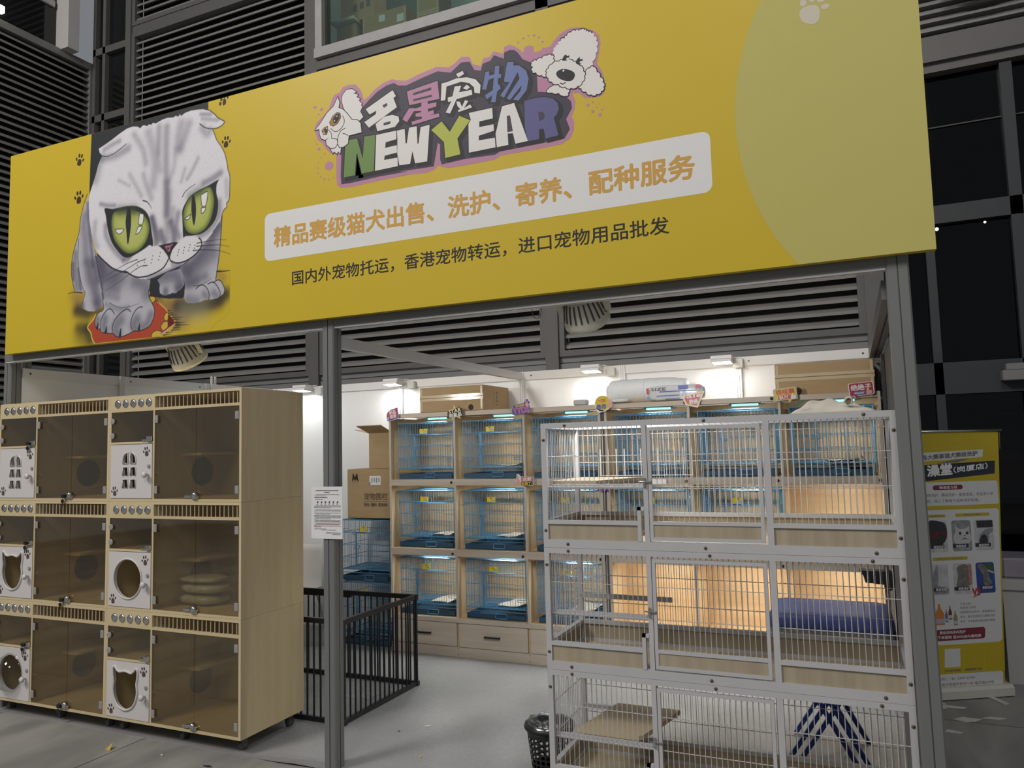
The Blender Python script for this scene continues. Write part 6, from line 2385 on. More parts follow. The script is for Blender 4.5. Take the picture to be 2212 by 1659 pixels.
c.text('TINA', lambda u, v, d=0.0: (-0.205 + u * ca - v * sa * 0.4, 3.300 - d - 0.004 + 0.012 * v, 1.680 + u * sa + v * ca), 0, 0, 0.045, 0.014, 0.03)
c.build('lettering', mat('green_ink', (0.03, 0.20, 0.13), 0.6, noise=0.02), t)

# ================================================================= lamps of the booth
LAMPW = mat('cream_lamp_plastic', (0.66, 0.64, 0.54), 0.4, noise=0.03, nscale=8)
LAMPG = mat('lamp_lens', (0.9, 0.9, 0.86), 0.4, emit=6.0, emit_rgb=(1.0, 0.97, 0.88), noise=0.01)


def track_lamp(loc, aim, power, label):
    t = thing('spot_lamp', (0, 0, 0), label, 'lamp')
    c = MB()
    c.smooth = True
    c.lathe([(0.012, 0.075), (0.05, 0.072), (0.075, 0.055), (0.088, 0.02), (0.10, -0.03), (0.108, -0.055), (0.108, -0.072), (0.098, -0.074)], (0, 0, 0), 32, 'Z')
    c.build('housing', LAMPW, t)
    c = MB()
    for k in range(22):
        a = 2 * PI * k / 22
        p = [(0.078, 0.053), (0.0905, 0.018), (0.1025, -0.030)]
        pts = [((r + 0.0005) * math.cos(a), (r + 0.0005) * math.sin(a), h) for r, h in p]
        for i in range(2):
            c.bar(pts[i], pts[i + 1], 0.0075, 0.002, up=(math.cos(a), math.sin(a), 0.2))
    c.build('cooling_slots', mat('lamp_slot', (0.06, 0.06, 0.055), 0.6, noise=0.1), t)
    c = MB()
    c.lathe([(0.096, -0.0735), (0.096, -0.0745)], (0, 0, 0), 32, 'Z')
    c.build('lens', LAMPG, t)
    c = MB()
    c.bar((-0.115, 0, -0.02), (-0.115, 0, 0.085), 0.008, 0.03)
    c.bar((0.115, 0, -0.02), (0.115, 0, 0.085), 0.008, 0.03)
    c.bar((-0.119, 0, 0.085), (0.119, 0, 0.085), 0.008, 0.03)
    c.build('bracket', LAMPW, t)
    d = (Vector(aim) - Vector(loc)).normalized()
    t.location = loc
    t.rotation_euler = d.to_track_quat('-Z', 'Y').to_euler()
    s = spot('spot_light', (0, 0, 0), (0, 0, -1), power, math.radians(150), 0.6, (1.0, 0.975, 0.93), 0.07)
    s.parent = t
    s.location = (0, 0, -0.085)
    s.rotation_euler = (0, 0, 0)
    return t


track_lamp((-3.58, 3.300, 2.165), (-3.6, 4.6, 0.5), 72, 'cream finned spot lamp under the fascia beam, below the cat picture')
track_lamp((-1.09, 3.290, 2.175), (-1.0, 4.6, 0.5), 72, 'finned spot lamp under the fascia beam, below the right part of the sign')

c = MB()
c.smooth = True
c.tube([(-1.287 + 0.022 * math.sin(a), 3.20, 2.172 + 0.040 * math.cos(a)) for a in [2 * PI * k / 20 for k in range(20)]], 0.0018, 6, closed=True)
tag(c.build('wire_loop', mat('grey_cable', (0.12, 0.12, 0.11), 0.5, noise=0.05), loc=(-1.287, 3.20, 2.21)), 'thin wire loop hanging from the front beam, left of the right spot lamp', 'wire')


def flood(x, label, power=7.0, jx=0.13):
    t = thing('flood_lamp', (x, 5.60, 2.13), label, 'lamp', 'small white floodlights on the back wall')
    c = MB()
    c.bbox(x - 0.075, x + 0.075, 5.46, 5.58, 2.128, 2.156, 0.006)
    c.prism([(5.46, 2.128), (5.58, 2.128), (5.56, 2.098), (5.445, 2.108)], lambda u, v, d: (x - 0.07 + d, u, v), 0.0, 0.14)
    c.build('housing', ALU, t)
    c = MB()
    c.add([(x - 0.062, 5.450, 2.1065), (x + 0.062, 5.450, 2.1065), (x + 0.062, 5.555, 2.0975), (x - 0.062, 5.555, 2.0975)], [(0, 1, 2, 3)])
    c.build('lens', LAMPG, t)
    c = MB()
    c.bar((x, 5.57, 2.14), (x, 5.606, 2.14), 0.03, 0.012)
    c.build('bracket', ALU, t)
    l = area('flood_light', (x, 5.50, 2.090), (x, 5.30, 0.6), 0.12, 0.09, power, (0.96, 0.99, 1.0))
    l.parent = t
    l.matrix_parent_inverse = Matrix.Translation(-Vector((x, 5.60, 2.13)))
    c = MB()
    c.bbox(x + jx - 0.035, x + jx + 0.035, 5.565, 5.606, 2.07, 2.135, 0.006)
    tag(c.build('junction_box', mat('clear_box_plastic', (0.62, 0.63, 0.60), 0.3, noise=0.05), loc=(x + jx, 5.58, 2.1)), 'pale junction box beside the %s' % label, 'box', 'junction boxes on the back wall')
    c = MB()
    c.smooth = True
    c.tube(crom([(x + 0.06, 5.59, 2.145), (x + jx * 0.5, 5.596, 2.158), (x + jx * 0.8, 5.594, 2.145), (x + jx, 5.585, 2.134)], False, 4), 0.0035, 6)
    c.build('cord', ALU, t)


flood(-4.53, 'white floodlight half hidden by the middle post', 1.5)
flood(-3.56, 'white floodlight above the open cardboard box', 1.5, 0.14)
flood(-1.78, 'white floodlight left of the foam roll', 1.2, 0.13)
flood(-0.81, 'white floodlight left of the wide cardboard box', 1.2, 0.10)

t = thing('wall_clip', (-4.965, 4.87, 2.15), 'white V shaped clip hooked over the left wall', 'clip')
c = MB()
for s in (-1, 1):
    c.bbox(-4.956, -4.938, 4.867 + s * 0.020 - 0.011, 4.867 + s * 0.020 + 0.011, 2.150, 2.215, 0.006)
c.bbox(-4.956, -4.938, 4.836, 4.898, 2.09, 2.155, 0.004)
c.build('hook', ALU, t)

# ================================================================= cardboard boxes
def carton(x0, x1, y0, y1, z0, z1, label, tape=True, grp='cardboard boxes in the booth'):
    t = thing('cardboard_box', ((x0 + x1) / 2, (y0 + y1) / 2, z0), label, 'box', grp)
    c = MB()
    c.bbox(x0, x1, y0, y1, z0, z1, 0.004)
    c.build('body', CARD, t)
    if tape:
        c = MB()
        zm = z0 + (z1 - z0) * 0.56
        e = 0.0008
        c.box(x0 - e, x1 + e, y0 - e, y0 - e / 2, zm - 0.022, zm + 0.022)
        for xx in (x0 + 0.006, x1 - 0.022):
            c.box(xx, xx + 0.016, y0 - 1.6 * e, y0 - e, z0 + 0.01, z1 - 0.01)
        c.build('tape', TAPE, t)
        c = MB()
        c.box(x0, x1, y0 - 0.0022, y0 - 0.0016, zm - 0.0018, zm + 0.0018)
        c.build('flap_seam', mat('seam_brown', (0.20, 0.13, 0.06), 0.8, noise=0.1), t)
    return t


t = carton(-3.065, -2.515, 5.125, 5.595, 1.8325, 2.026, 'long taped cardboard box on top of the left shelf unit')
c = MB()
fn = lambda u, v, d=0.0: (-2.5145, u, v)
c.text('FRAGILE', lambda u, v, d=0.0: (-2.5143, 5.30 + v, 1.885 + u), 0, 0, 0.10, 0.012, 0.0)
for k in range(3):
    c.flat([(5.345 + 0.012 * k, 1.875), (5.352 + 0.012 * k, 1.875), (5.352 + 0.012 * k, 1.885), (5.345 + 0.012 * k, 1.885)], fn)
    c.flat([(5.36, 1.90 + 0.03 * k), (5.375, 1.90 + 0.03 * k), (5.375, 1.922 + 0.03 * k), (5.36, 1.922 + 0.03 * k)], fn)
c.build('print', GREYINK, t)
c = MB()
c.lathe([(0.022, 0), (0.022, -0.0012)], (-2.62, 5.1248, 1.858), 18, 'Y')
c.build('hand_hole', mat('hole_dark', (0.06, 0.04, 0.025), 0.9, noise=0.1), t)
t = carton(-0.435, 0.150, 5.20, 5.53, 1.8325, 2.040, 'wide crumpled cardboard box on top of the right shelf unit')
c = MB()
c.lathe([(0.024, 0), (0.024, -0.0012)], (-0.30, 5.1998, 1.860), 18, 'Y')
c.build('hand_hole', MATS['hole_dark'], t)
t = carton(-3.815, -3.372, 5.20, 5.50, 1.0045, 1.402, 'printed cardboard box standing on the upper stacked cage', False)
yb = 5.1985
fb = lambda u, v, d=0.0: (u, yb - d, v)
c = MB()
c.flat([(-3.766, 1.302), (-3.760, 1.364), (-3.752, 1.366), (-3.737, 1.335), (-3.722, 1.366), (-3.714, 1.364), (-3.702, 1.302)], fb)
c.text('MENGPET', fb, -3.768, 1.288, 0.068, 0.006, 0.0)
c.build('emblem', INK, t)['label'] = 'black M shaped cat emblem'
c = MB()
for cu in (-3.746, -3.722):
    c.flat([(cu - 0.010, 1.303)] + [(cu + 0.010 * math.cos(a), 1.303 + 0.014 * math.sin(a)) for a in [PI - PI * k / 8 for k in range(1, 9)]], lambda u, v, d=0.0: (u, yb - 0.0006, v))
c.build('emblem_muzzle', CARD, t)
c = MB()
c.text('宠物围栏', fb, -3.650, 1.152, 0.226, 0.056, 0.012)
c.flat([(-3.653, 1.138), (-3.424, 1.138), (-3.424, 1.142), (-3.653, 1.142)], fb)
c.text('宠你, 懂你, 更爱你!', fb, -3.650, 1.098, 0.224, 0.030, 0.02)
c.build('print', mat('box_print', (0.10, 0.075, 0.045), 0.7, noise=0.05), t)
c = MB()
c.box(-3.595, -3.487, yb - 0.0012, yb, 1.272, 1.345)
c.m = 1
for k in range(4):
    c.box(-3.575 + 0.022 * k, -3.566 + 0.022 * k, yb - 0.0018, yb - 0.0012, 1.290 + 0.006 * (k % 2), 1.330)
c.m = 2
c.box(-3.595, -3.586, yb - 0.0018, yb - 0.0012, 1.272, 1.296)
c.build('shipping_label', [PAPER, mat('label_print', (0.25, 0.28, 0.33), 0.7, noise=0.3, nscale=60), mat('label_blue', (0.06, 0.16, 0.45), 0.6, noise=0.02)], t)

t = thing('cardboard_box', (-3.485, 5.37, 1.404), 'open cardboard box with raised flaps on top of the printed box', 'box', 'cardboard boxes in the booth')
c = MB()
x0, x1, y0, y1, z0, z1, w = -3.598, -3.375, 5.20, 5.54, 1.404, 1.690, 0.005
c.box(x0, x1, y0, y0 + w, z0, z1)
c.box(x0, x1, y1 - w, y1, z0, z1)
c.box(x0, x0 + w, y0 + w, y1 - w, z0, z1)
c.box(x1 - w, x1, y0 + w, y1 - w, z0, z1)
c.box(x0 + w, x1 - w, y0 + w, y1 - w, z0, z0 + w)
c.build('body', CARD, t)
c = MB()
vs = [(x0, y0, z1), (x1, y0, z1), (x1 + 0.005, y0 - 0.17, z1 + 0.055), (x0 - 0.005, y0 - 0.17, z1 + 0.055)]
c.add(vs + [(a, b + 0.001, d + 0.005) for a, b, d in vs], [(0, 1, 2, 3), (7, 6, 5, 4), (0, 4, 5, 1), (1, 5, 6, 2), (2, 6, 7, 3), (3, 7, 4, 0)])
c.m = 1
c.text('WARNING', lambda u, v, d=0.0: (x0 + 0.07 + u, y0 - 0.06 - v, z1 + 0.0185 + 0.32 * v), 0, 0, 0.10, 0.022, 0.0)
c.build('flap', [CARD, mat('faded_red', (0.30, 0.10, 0.07), 0.7, noise=0.1)], t)
c = MB()
vs = [(x0, y0, z1), (x0, y1, z1), (x0 - 0.14, y1, z1 + 0.03), (x0 - 0.14, y0, z1 + 0.03)]
c.add(vs + [(a, b, d + 0.004) for a, b, d in vs], [(0, 1, 2, 3), (7, 6, 5, 4), (0, 4, 5, 1), (1, 5, 6, 2), (2, 6, 7, 3), (3, 7, 4, 0)])
c.build('flap', CARD, t)

# boxes in the storeroom above
t = carton(-5.235, -4.965, 7.0, 7.30, 5.9005, 6.50, 'narrow cardboard box marked 3 behind the upper window', False, 'cardboard boxes behind the upper window')
c = MB()
c.box(-5.20, -5.02, 6.998, 6.9995, 6.12, 6.30)
c.m = 1
c.text('3', lambda u, v, d=0.0: (u, 6.9975, v), -5.125, 6.14, 0.05, 0.13, 0.05)
c.build('paper_note', [PAPER, INK], t)
carton_ = carton(-4.885, -4.30, 7.02, 7.45, 5.9005, 6.538, 'large brown cardboard box behind the upper window', True, 'cardboard boxes behind the upper window')
c = MB()
c.box(-4.66, -4.58, 7.017, 7.019, 6.42, 6.50)
c.box(-4.42, -4.33, 7.017, 7.019, 6.36, 6.45)
c.build('paper_note', PAPER, carton_)
c = MB()
c.bbox(-5.27, -4.95, 6.93, 7.30, 6.501, 6.54, 0.004)
tag(c.build('pale_board', mat('pale_board', (0.60, 0.62, 0.52), 0.5, noise=0.05), loc=(-5.1, 7.1, 6.5)), 'pale board lying on the narrow box behind the upper window', 'board')
t = carton(-5.215, -4.74, 7.05, 7.30, 6.5415, 7.05, 'cardboard box with handling symbols at the top of the upper window', False, 'cardboard boxes behind the upper window')
c = MB()
for k in range(3):
    c.box(-5.03 + 0.09 * k, -4.98 + 0.09 * k, 7.047, 7.049, 6.66 + 0.01 * k, 6.74 + 0.01 * k)
c.build('print', GREYINK, t)
carton(-4.16, -3.88, 7.02, 7.32, 5.9005, 6.75, 'cardboard box behind the pale green rail in the upper window', True, 'cardboard boxes behind the upper window')

# ================================================================= things on the shelf tops
FOAM = mat('white_foam_wrap', (0.80, 0.81, 0.82), 0.45, noise=0.06, nscale=30, bump=0.25)
t = thing('foam_roll', (-1.32, 5.33, 1.833), 'large roll of white foam wrap on top of the right shelf unit', 'roll')
c = MB()
c.smooth = True
prof = []
for k in range(25):
    u = k / 24
    r = 0.088 * (1 - 0.35 * max(0, (u - 0.75) * 4) ** 1.5 * 0.6) * (1 - 0.25 * max(0, (0.12 - u) / 0.12) ** 2) + 0.0022 * math.sin(40 * u)
    prof.append((r, -0.275 + 0.57 * u))
c.lathe([(0.01, -0.277)] + prof + [(0.01, 0.296)], (-1.32, 5.33, 1.924), 28, 'X')
c.build('wrap', FOAM, t)
c = MB()
c.lathe([(0.0892, 0.0), (0.0892, 0.020)], (-1.318, 5.33, 1.924), 28, 'X', cap=False)
c.build('tape_band', mat('violet_tape', (0.24, 0.17, 0.50), 0.4, noise=0.5, nscale=30, rgb2=(0.6, 0.58, 0.66)), t)
c = MB()
c.smooth = True
crumple(c, -1.50, 5.17, 1.853, 0.11, 0.05, 0.017, 8, 0.10)
tag(c.build('foam_sheet', FOAM, loc=(-1.5, 5.17, 1.833)), 'folded white foam sheet lying in front of the left end of the foam roll', 'foam')
t = thing('pad_pack', (-1.08, 5.16, 1.833), 'plastic pack with blue and red print on top of the right shelf unit', 'pack')
c = MB()
c.smooth = True
crumple(c, -1.075, 5.175, 1.888, 0.195, 0.05, 0.052, 12, 0.03, p=5)
c.build('wrapper', mat('glossy_wrapper', (0.74, 0.75, 0.78), 0.18, noise=0.1, nscale=20, bump=0.3), t)
c = MB()
fp_ = lambda u, v, d=0.0: (u, 5.1225 - d, v)
for (u0, u1, v0, v1, m) in ((-1.20, -0.99, 1.866, 1.872, 0), (-1.18, -0.93, 1.893, 1.900, 0), (-1.14, -1.0, 1.842, 1.848, 0), (-1.05, -0.985, 1.905, 1.934, 0), (-1.268, -1.252, 1.885, 1.925, 1),
                            (-0.935, -0.905, 1.91, 1.935, 1), (-1.265, -1.245, 1.845, 1.865, 2)):
    c.m = m
    c.flat([(u0, v0), (u1, v0), (u1, v1), (u0, v1)], fp_)
c.m = 3
c.text('SIZE', fp_, -1.235, 1.905, 0.10, 0.020, 0.03)
c.build('print', [S_BLUE, S_PINK, mat('sky_ink', (0.12, 0.42, 0.68), 0.5, noise=0.02), GREYINK], t)
c = MB()
c.bbox(-1.80, -1.70, 5.12, 5.18, 1.8325, 1.872, 0.008)
tag(c.build('power_adapter', mat('adapter_grey', (0.52, 0.53, 0.53), 0.4, noise=0.03), loc=(-1.75, 5.15, 1.8325)), 'small grey adapter box standing on the right end of the left shelf unit', 'adapter')

# ================================================================= black playpen
t = thing('playpen', (-3.2, 4.04, 0.0), 'black metal folding playpen between the wooden cabinets and the shelf unit', 'playpen')


def pen_panel(a, b, thick_to=None):
    c = MB()
    A, B = Vector(a), Vector(b)
    L = (B - A).length
    e = (B - A) / L
    nn = Vector((-e.y, e.x))
    for z in (0.018, 0.575):
        p, q = A.to_3d(), B.to_3d()
        p.z = q.z = z
        c.bar(p, q, 0.018, 0.030)
        if thick_to:
            q2 = (A + e * thick_to).to_3d()
            q2.z = z - 0.010
            p2 = p.copy()
            p2.z = z - 0.010
            c.bar(p2, q2, 0.024, 0.042)
    n = int(L / 0.047)
    for k in range(n + 1):
        p = A + e * (0.006 + (L - 0.012) * k / n)
        c.tube([(p.x, p.y, 0.015), (p.x, p.y, 0.575)], 0.0062, 6)
    return c.build('panel', DARKMET, t)


pen_panel((-2.722, 3.668), (-2.705, 4.408))
pen_panel((-3.74, 3.655), (-2.73, 3.655), 0.42)
pen_panel((-3.74, 4.425), (-2.712, 4.425), 0.52)
pen_panel((-3.752, 3.67), (-3.752, 4.41))
for x, y in ((-2.716, 3.655), (-2.703, 4.425), (-3.752, 3.655), (-3.752, 4.425)):
    c = MB()
    c.tube([(x, y, 0.0), (x, y, 0.585)], 0.009, 8)
    c.bbox(x - 0.015, x + 0.015, y - 0.015, y + 0.015, 0.0, 0.034, 0.003)
    c.bbox(x - 0.013, x + 0.013, y - 0.013, y + 0.013, 0.556, 0.592, 0.003)
    c.build('corner_rod', DARKMET, t)

# ================================================================= white shell chair behind the playpen
t = thing('shell_chair', (-4.31, 5.02, 0.0), 'white plastic shell chair on chrome legs behind the playpen', 'chair')
c = MB()
c.smooth = True
prof = [(-0.20, 0.405), (-0.16, 0.425), (0.0, 0.41), (0.13, 0.405), (0.19, 0.44), (0.215, 0.52), (0.23, 0.62), (0.245, 0.72), (0.25, 0.77)]
nx, vs, fs = 12, [], []
for off in (0.0, 0.007):
    for (yy, zz) in prof:
        for i in range(nx + 1):
            u = -1 + 2 * i / nx
            wv = 0.225 * (1 - 0.12 * max(0, (zz - 0.6) / 0.17) ** 2)
            dz = 0.035 * u * u if yy < 0.17 else 0.0
            dy = -0.03 * u * u if zz > 0.46 else 0.0
            vs.append((-4.31 + wv * u, 5.02 + yy + dy + (off if zz > 0.43 else 0), zz + dz - (off if zz <= 0.44 else 0)))
m = len(prof) * (nx + 1)
for s in (0, 1):
    for j in range(len(prof) - 1):
        for i in range(nx):
            a = s * m + j * (nx + 1) + i
            f = (a, a + 1, a + nx + 2, a + nx + 1)
            fs.append(f if s == 0 else f[::-1])
for j in range(len(prof) - 1):
    for i in (0, nx):
        a = j * (nx + 1) + i
        fs.append((a, a + nx + 1, a + nx + 1 + m, a + m))
for i in range(nx):
    for j in (0, len(prof) - 1):
        a = j * (nx + 1) + i
        fs.append((a, a + 1, a + 1 + m, a + m))
c.add(vs, fs)
c.build('shell', mat('white_shell', (0.74, 0.73, 0.70), 0.35, noise=0.02), t)
for sx in (-1, 1):
    for sy in (-1, 1):
        c = MB()
        c.smooth = True
        c.tube(crom([(-4.31 + sx * 0.06, 5.02 + sy * 0.05, 0.392), (-4.31 + sx * 0.17, 5.02 + sy * 0.14, 0.380), (-4.31 + sx * 0.205, 5.02 + sy * 0.17, 0.33), (-4.31 + sx * 0.255, 5.02 + sy * 0.215, 0.006)], False, 5), 0.0085, 8)
        c.build('leg', CHROME, t)

# ================================================================= waste basket with its bag
t = thing('waste_basket', (-1.415, 3.53, 0.0), 'black perforated waste basket beside the white cages', 'bin')
HB, R0, R1 = 0.205, 0.086, 0.112


def onbin(u, v, d):
    r = R0 + (R1 - R0) * v / HB + d
    return (-1.415 + r * math.cos(u), 3.53 + r * math.sin(u), v)


c = MB()
nc, nr = 22, 6
for i in range(nc):
    u0, u1 = 2 * PI * i / nc, 2 * PI * (i + 1) / nc
    plate(c, [(u0, 0.004), (u1, 0.004), (u1, 0.022), (u0, 0.022)], [], onbin, -0.0012, 0.0012)
    plate(c, [(u0, 0.170), (u1, 0.170), (u1, HB), (u0, HB)], [], onbin, -0.0012, 0.0012)
    for j in range(nr):
        v0, v1 = 0.022 + 0.148 * j / nr, 0.022 + 0.148 * (j + 1) / nr
        um, vm_ = (u0 + u1) / 2, (v0 + v1) / 2
        h = [(um + 0.105 * math.cos(a), vm_ + 0.0095 * math.sin(a)) for a in [2 * PI * k / 10 for k in range(10)]]
        plate(c, [(u0, v0), (u1, v0), (u1, v1), (u0, v1)], [h], onbin, -0.0012, 0.0012)
c.lathe([(0.01, 0.002), (R0, 0.002), (R0, 0.005), (0.01, 0.005)], (-1.415, 3.53, 0.0), 24)
c.build('basket', BLACK, t)
c = MB()
c.smooth = True
c.lathe([(R1 - 0.004, 0.0), (R1 + 0.008, -0.012), (R1 + 0.013, 0.0), (R1 + 0.009, 0.010), (R1, 0.012), (R1 - 0.004, 0.006)], (-1.415, 3.53, HB), 32, cap=False)
c.build('rim', BLACK, t)
c = MB()
c.smooth = True
rb = random.Random(11)
vs, fs = [], []
na, nh = 30, 7
for j in range(nh):
    for i in range(na):
        a = 2 * PI * i / na
        r = (0.112, 0.118, 0.104, 0.085, 0.055, 0.03, 0.008)[j] + rb.uniform(-0.006, 0.006)
        zz = (0.19, 0.222, 0.218, 0.205, 0.195, 0.20, 0.195)[j] + rb.uniform(-0.009, 0.009)
        vs.append((-1.415 + r * math.cos(a), 3.53 + r * math.sin(a), zz))
for j in range(nh - 1):
    for i in range(na):
        fs.append((j * na + i, j * na + (i + 1) % na, (j + 1) * na + (i + 1) % na, (j + 1) * na + i))
c.add(vs, fs)
tag(c.build('bin_liner', glass('grey_film', (0.62, 0.62, 0.63), 0.12, 0.2), loc=(-1.415, 3.53, 0.2)), 'crumpled clear grey bag lining the black waste basket', 'bag')

# ================================================================= notice taped to the middle post
t = thing('paper_notice', (-2.42, 3.126, 1.25), 'printed A4 notice taped to the middle post', 'notice')
c = MB()
n = 10
for k in range(n):
    u0, u1 = k / n, (k + 1) / n
    cur = lambda u: 3.1265 - 0.0035 * math.sin(PI * u) - 0.010 * max(0, 0.25 - u) * 2
    xa, xb = -2.512 + 0.188 * u0, -2.512 + 0.188 * u1
    c.add([(xa, cur(u0), 1.118), (xb, cur(u1), 1.118), (xb, cur(u1), 1.376), (xa, cur(u0), 1.376),
           (xa, cur(u0) + 0.0006, 1.118), (xb, cur(u1) + 0.0006, 1.118), (xb, cur(u1) + 0.0006, 1.376), (xa, cur(u0) + 0.0006, 1.376)],
          [(0, 1, 2, 3), (7, 6, 5, 4), (3, 2, 6, 7), (0, 4, 5, 1)])
c.build('sheet', PAPER, t)
c = MB()
fnn = lambda u, v, d=0.0: (-2.512 + u / 1000, 3.1265 - 0.0035 * math.sin(PI * u / 188) - 0.020 * max(0, 0.25 - u / 188) - 0.0006, 1.118 + v / 1000)
rn = random.Random(2)


def row(v, h, u0, u1, gap=0.0):
    u = u0
    while u < u1 - 4:
        w = min(rn.uniform(14, 40), u1 - u)
        seg = max(1, int(w / 10))
        for q in range(seg):
            a, b = u + w * q / seg, u + w * (q + 1) / seg
            c.flat([(a, v), (b, v), (b, v + h), (a, v + h)], fnn)
        u += w + 1.6


row(236, 4, 28, 166)
row(227, 4, 80, 118)
row(217, 2, 30, 170)
row(211, 2, 20, 90)
row(202, 4, 20, 100)
row(194, 2, 26, 72)
for k, v in enumerate((162, 157, 152, 141, 136, 126, 121, 113, 108, 103, 97, 91, 86, 82)):
    row(v, 2.0, 18 if k % 3 else 26, 178 if k % 4 != 2 else 120)
row(47, 2, 20, 90)
row(42, 2, 60, 150)
row(28, 3, 90, 176)
row(21, 2, 130, 176)
c.m = 1
row(74, 2, 30, 178)
row(69, 2.4, 18, 170)
row(62, 2.4, 18, 178)
row(57, 2.4, 18, 60)
c.m = 0
for k in range(6):
    u = 34 + 24 * k
    c.flat([(u, 176), (u + 8, 174), (u + 11, 184), (u + 4, 187)], fnn)
    c.flat([(u, 168), (u + 9, 168), (u + 9, 170), (u, 170)], fnn)
c.build('print', [GREYINK, mat('dull_red_ink', (0.24, 0.07, 0.08), 0.6, noise=0.05)], t)

# ================================================================= grooming table behind the white cages
GB = mat('blue_vinyl_top', (0.085, 0.115, 0.36), 0.5, noise=0.15, nscale=5)
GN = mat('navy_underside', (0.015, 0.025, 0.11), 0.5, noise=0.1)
GL_ = mat('blue_leg_paint', (0.015, 0.045, 0.23), 0.35, noise=0.1)
t = thing('grooming_table', (-0.15, 4.22, 0.0), 'blue folding grooming table standing behind the white cages', 'table')
c = MB()
c.smooth = True
tp = rrect(-0.435, 3.99, 0.135, 4.44, 0.07, 6)
ci = (-0.15, 4.215)
ring = lambda k, z: [(ci[0] + (u - ci[0]) * k, ci[1] + (v - ci[1]) * k, z) for u, v in tp]
rings = [ring(1.0, 0.622), ring(1.0, 0.655), ring(0.985, 0.685), ring(0.94, 0.700), ring(0.5, 0.702)]
n = len(tp)
vs = [p for r_ in rings for p in r_]
fs = [(j * n + i, j * n + (i + 1) % n, (j + 1) * n + (i + 1) % n, (j + 1) * n + i) for j in range(4) for i in range(n)]
fs.append(tuple(4 * n + i for i in range(n)))
fs.append(tuple(range(n))[::-1])
c.add(vs, fs)
c.build('table_top', GB, t)
c = MB()
c.prism([(ci[0] + (u - ci[0]) * 1.02, ci[1] + (v - ci[1]) * 1.02) for u, v in tp], lambda u, v, d: (u, v, 0.606 + d), 0.0, 0.026)
c.build('edge_trim', mat('grey_trim', (0.28, 0.28, 0.28), 0.45, noise=0.05), t)
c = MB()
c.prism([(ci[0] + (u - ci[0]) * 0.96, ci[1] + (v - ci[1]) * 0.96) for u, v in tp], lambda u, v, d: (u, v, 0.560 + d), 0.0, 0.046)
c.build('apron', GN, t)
for y in (4.06, 4.38):
    for s in (1, -1):
        for k in (-1, 1):
            xb_, xt_ = (-0.335, 0.03) if s > 0 else (-0.035, -0.35)
            yy = y + (0.012 if s > 0 else -0.012)
            c = MB()
            c.bar((xb_ + k * 0.026, yy, 0.006), (xt_ + k * 0.026, yy, 0.562), 0.020, 0.026, up=(0, 1, 0))
            c.build('leg', GL_, t)
c = MB()
c.tube([(0.112, 4.05, 0.56), (0.112, 4.05, 1.02)], 0.011, 10)
c.m = 1
c.bbox(0.085, 0.14, 4.02, 4.08, 0.575, 0.64, 0.004)
c.build('arm_pole', [mat('pole_grey', (0.16, 0.16, 0.165), 0.4, 0.3, noise=0.1), BLACK], t)
c = MB()
c.prism([(-0.005, 0.925), (0.125, 0.922), (0.16, 0.905), (0.16, 0.862), (0.125, 0.835), (0.10, 0.845), (0.10, 0.862), (0.02, 0.868), (0.012, 0.90)], lambda u, v, d: (u, 4.03 - d + 0.05, v), 0.0, 0.07)
c.build('arm_clamp', BLACK, t)

# ================================================================= roll-up banner outside on the right
ex, ey = math.cos(math.radians(30)), math.sin(math.radians(30))
RO = (0.262, 5.174)
t = thing('rollup_banner', (RO[0] + 0.3 * ex, RO[1] + 0.3 * ey, 0.0), 'yellow roll-up banner stand right of the booth', 'banner')


def onroll(layer):
    o_ = 0.0005 * layer
    return lambda s, z, d=0.0: (RO[0] + s * ex + (o_ + d) * ey, RO[1] + s * ey - (o_ + d) * ex, z)


K_ = 0.055
c = MB()
c.prism([(-0.02, 0.045), (0.564, 0.045), (0.564 + 1.53 * K_, 1.575), (-0.02 + 1.53 * K_, 1.575)], lambda u, v, d: onroll(0)(u, v, -d), 0.0, 0.002)
c.build('fabric', mat('rollup_yellow', (0.52, 0.40, 0.012), 0.5, noise=0.03, nscale=5), t)
c = MB()
c.smooth = True
p0, p1 = onroll(0)(0.06, 1.578), onroll(0)(0.668, 1.574)
c.tube([p0, p1], 0.0085, 10)
c.build('top_bar', STEEL, t)
c = MB()
for (s0, s1, y0_, y1_, z0_, z1_) in ((-0.03, 0.59, -0.045, 0.045, 0.004, 0.062),):
    prof = [(-0.045, 0.0), (0.045, 0.0), (0.045, 0.04), (0.03, 0.062), (-0.03, 0.062), (-0.045, 0.045)]
    vs = []
    for s in (s0, s1):
        for a, z in prof:
            vs.append((RO[0] + s * ex + a * -ey, RO[1] + s * ey + a * ex, z + 0.006))
    m = len(prof)
    c.add(vs, [tuple(range(m))[::-1], tuple(range(m, 2 * m))] + [(i, (i + 1) % m, (i + 1) % m + m, i + m) for i in range(m)])
c.build('base', mat('rollup_base', (0.60, 0.59, 0.52), 0.4, noise=0.05, nscale=6), t)
for s in (0.06, 0.44):
    c = MB()
    a = onroll(0)(s, 0.0, -0.10)
    b = onroll(0)(s, 0.0, 0.16)
    c.bar((a[0], a[1], 0.004), (b[0], b[1], 0.004), 0.032, 0.006)
    c.build('foot', mat('foot_white', (0.58, 0.58, 0.55), 0.4, noise=0.05), t)
RWH = mat('rollup_white', (0.66, 0.66, 0.66), 0.5, noise=0.02)
RBLK = mat('rollup_black', (0.022, 0.024, 0.034), 0.5, noise=0.03)
RRED = mat('rollup_maroon', (0.20, 0.022, 0.035), 0.5, noise=0.03)
RYEL = mat('rollup_ochre', (0.50, 0.39, 0.02), 0.5, noise=0.03)
RGRY = mat('rollup_grey', (0.17, 0.17, 0.18), 0.6, noise=0.1, nscale=40)
c = MB()
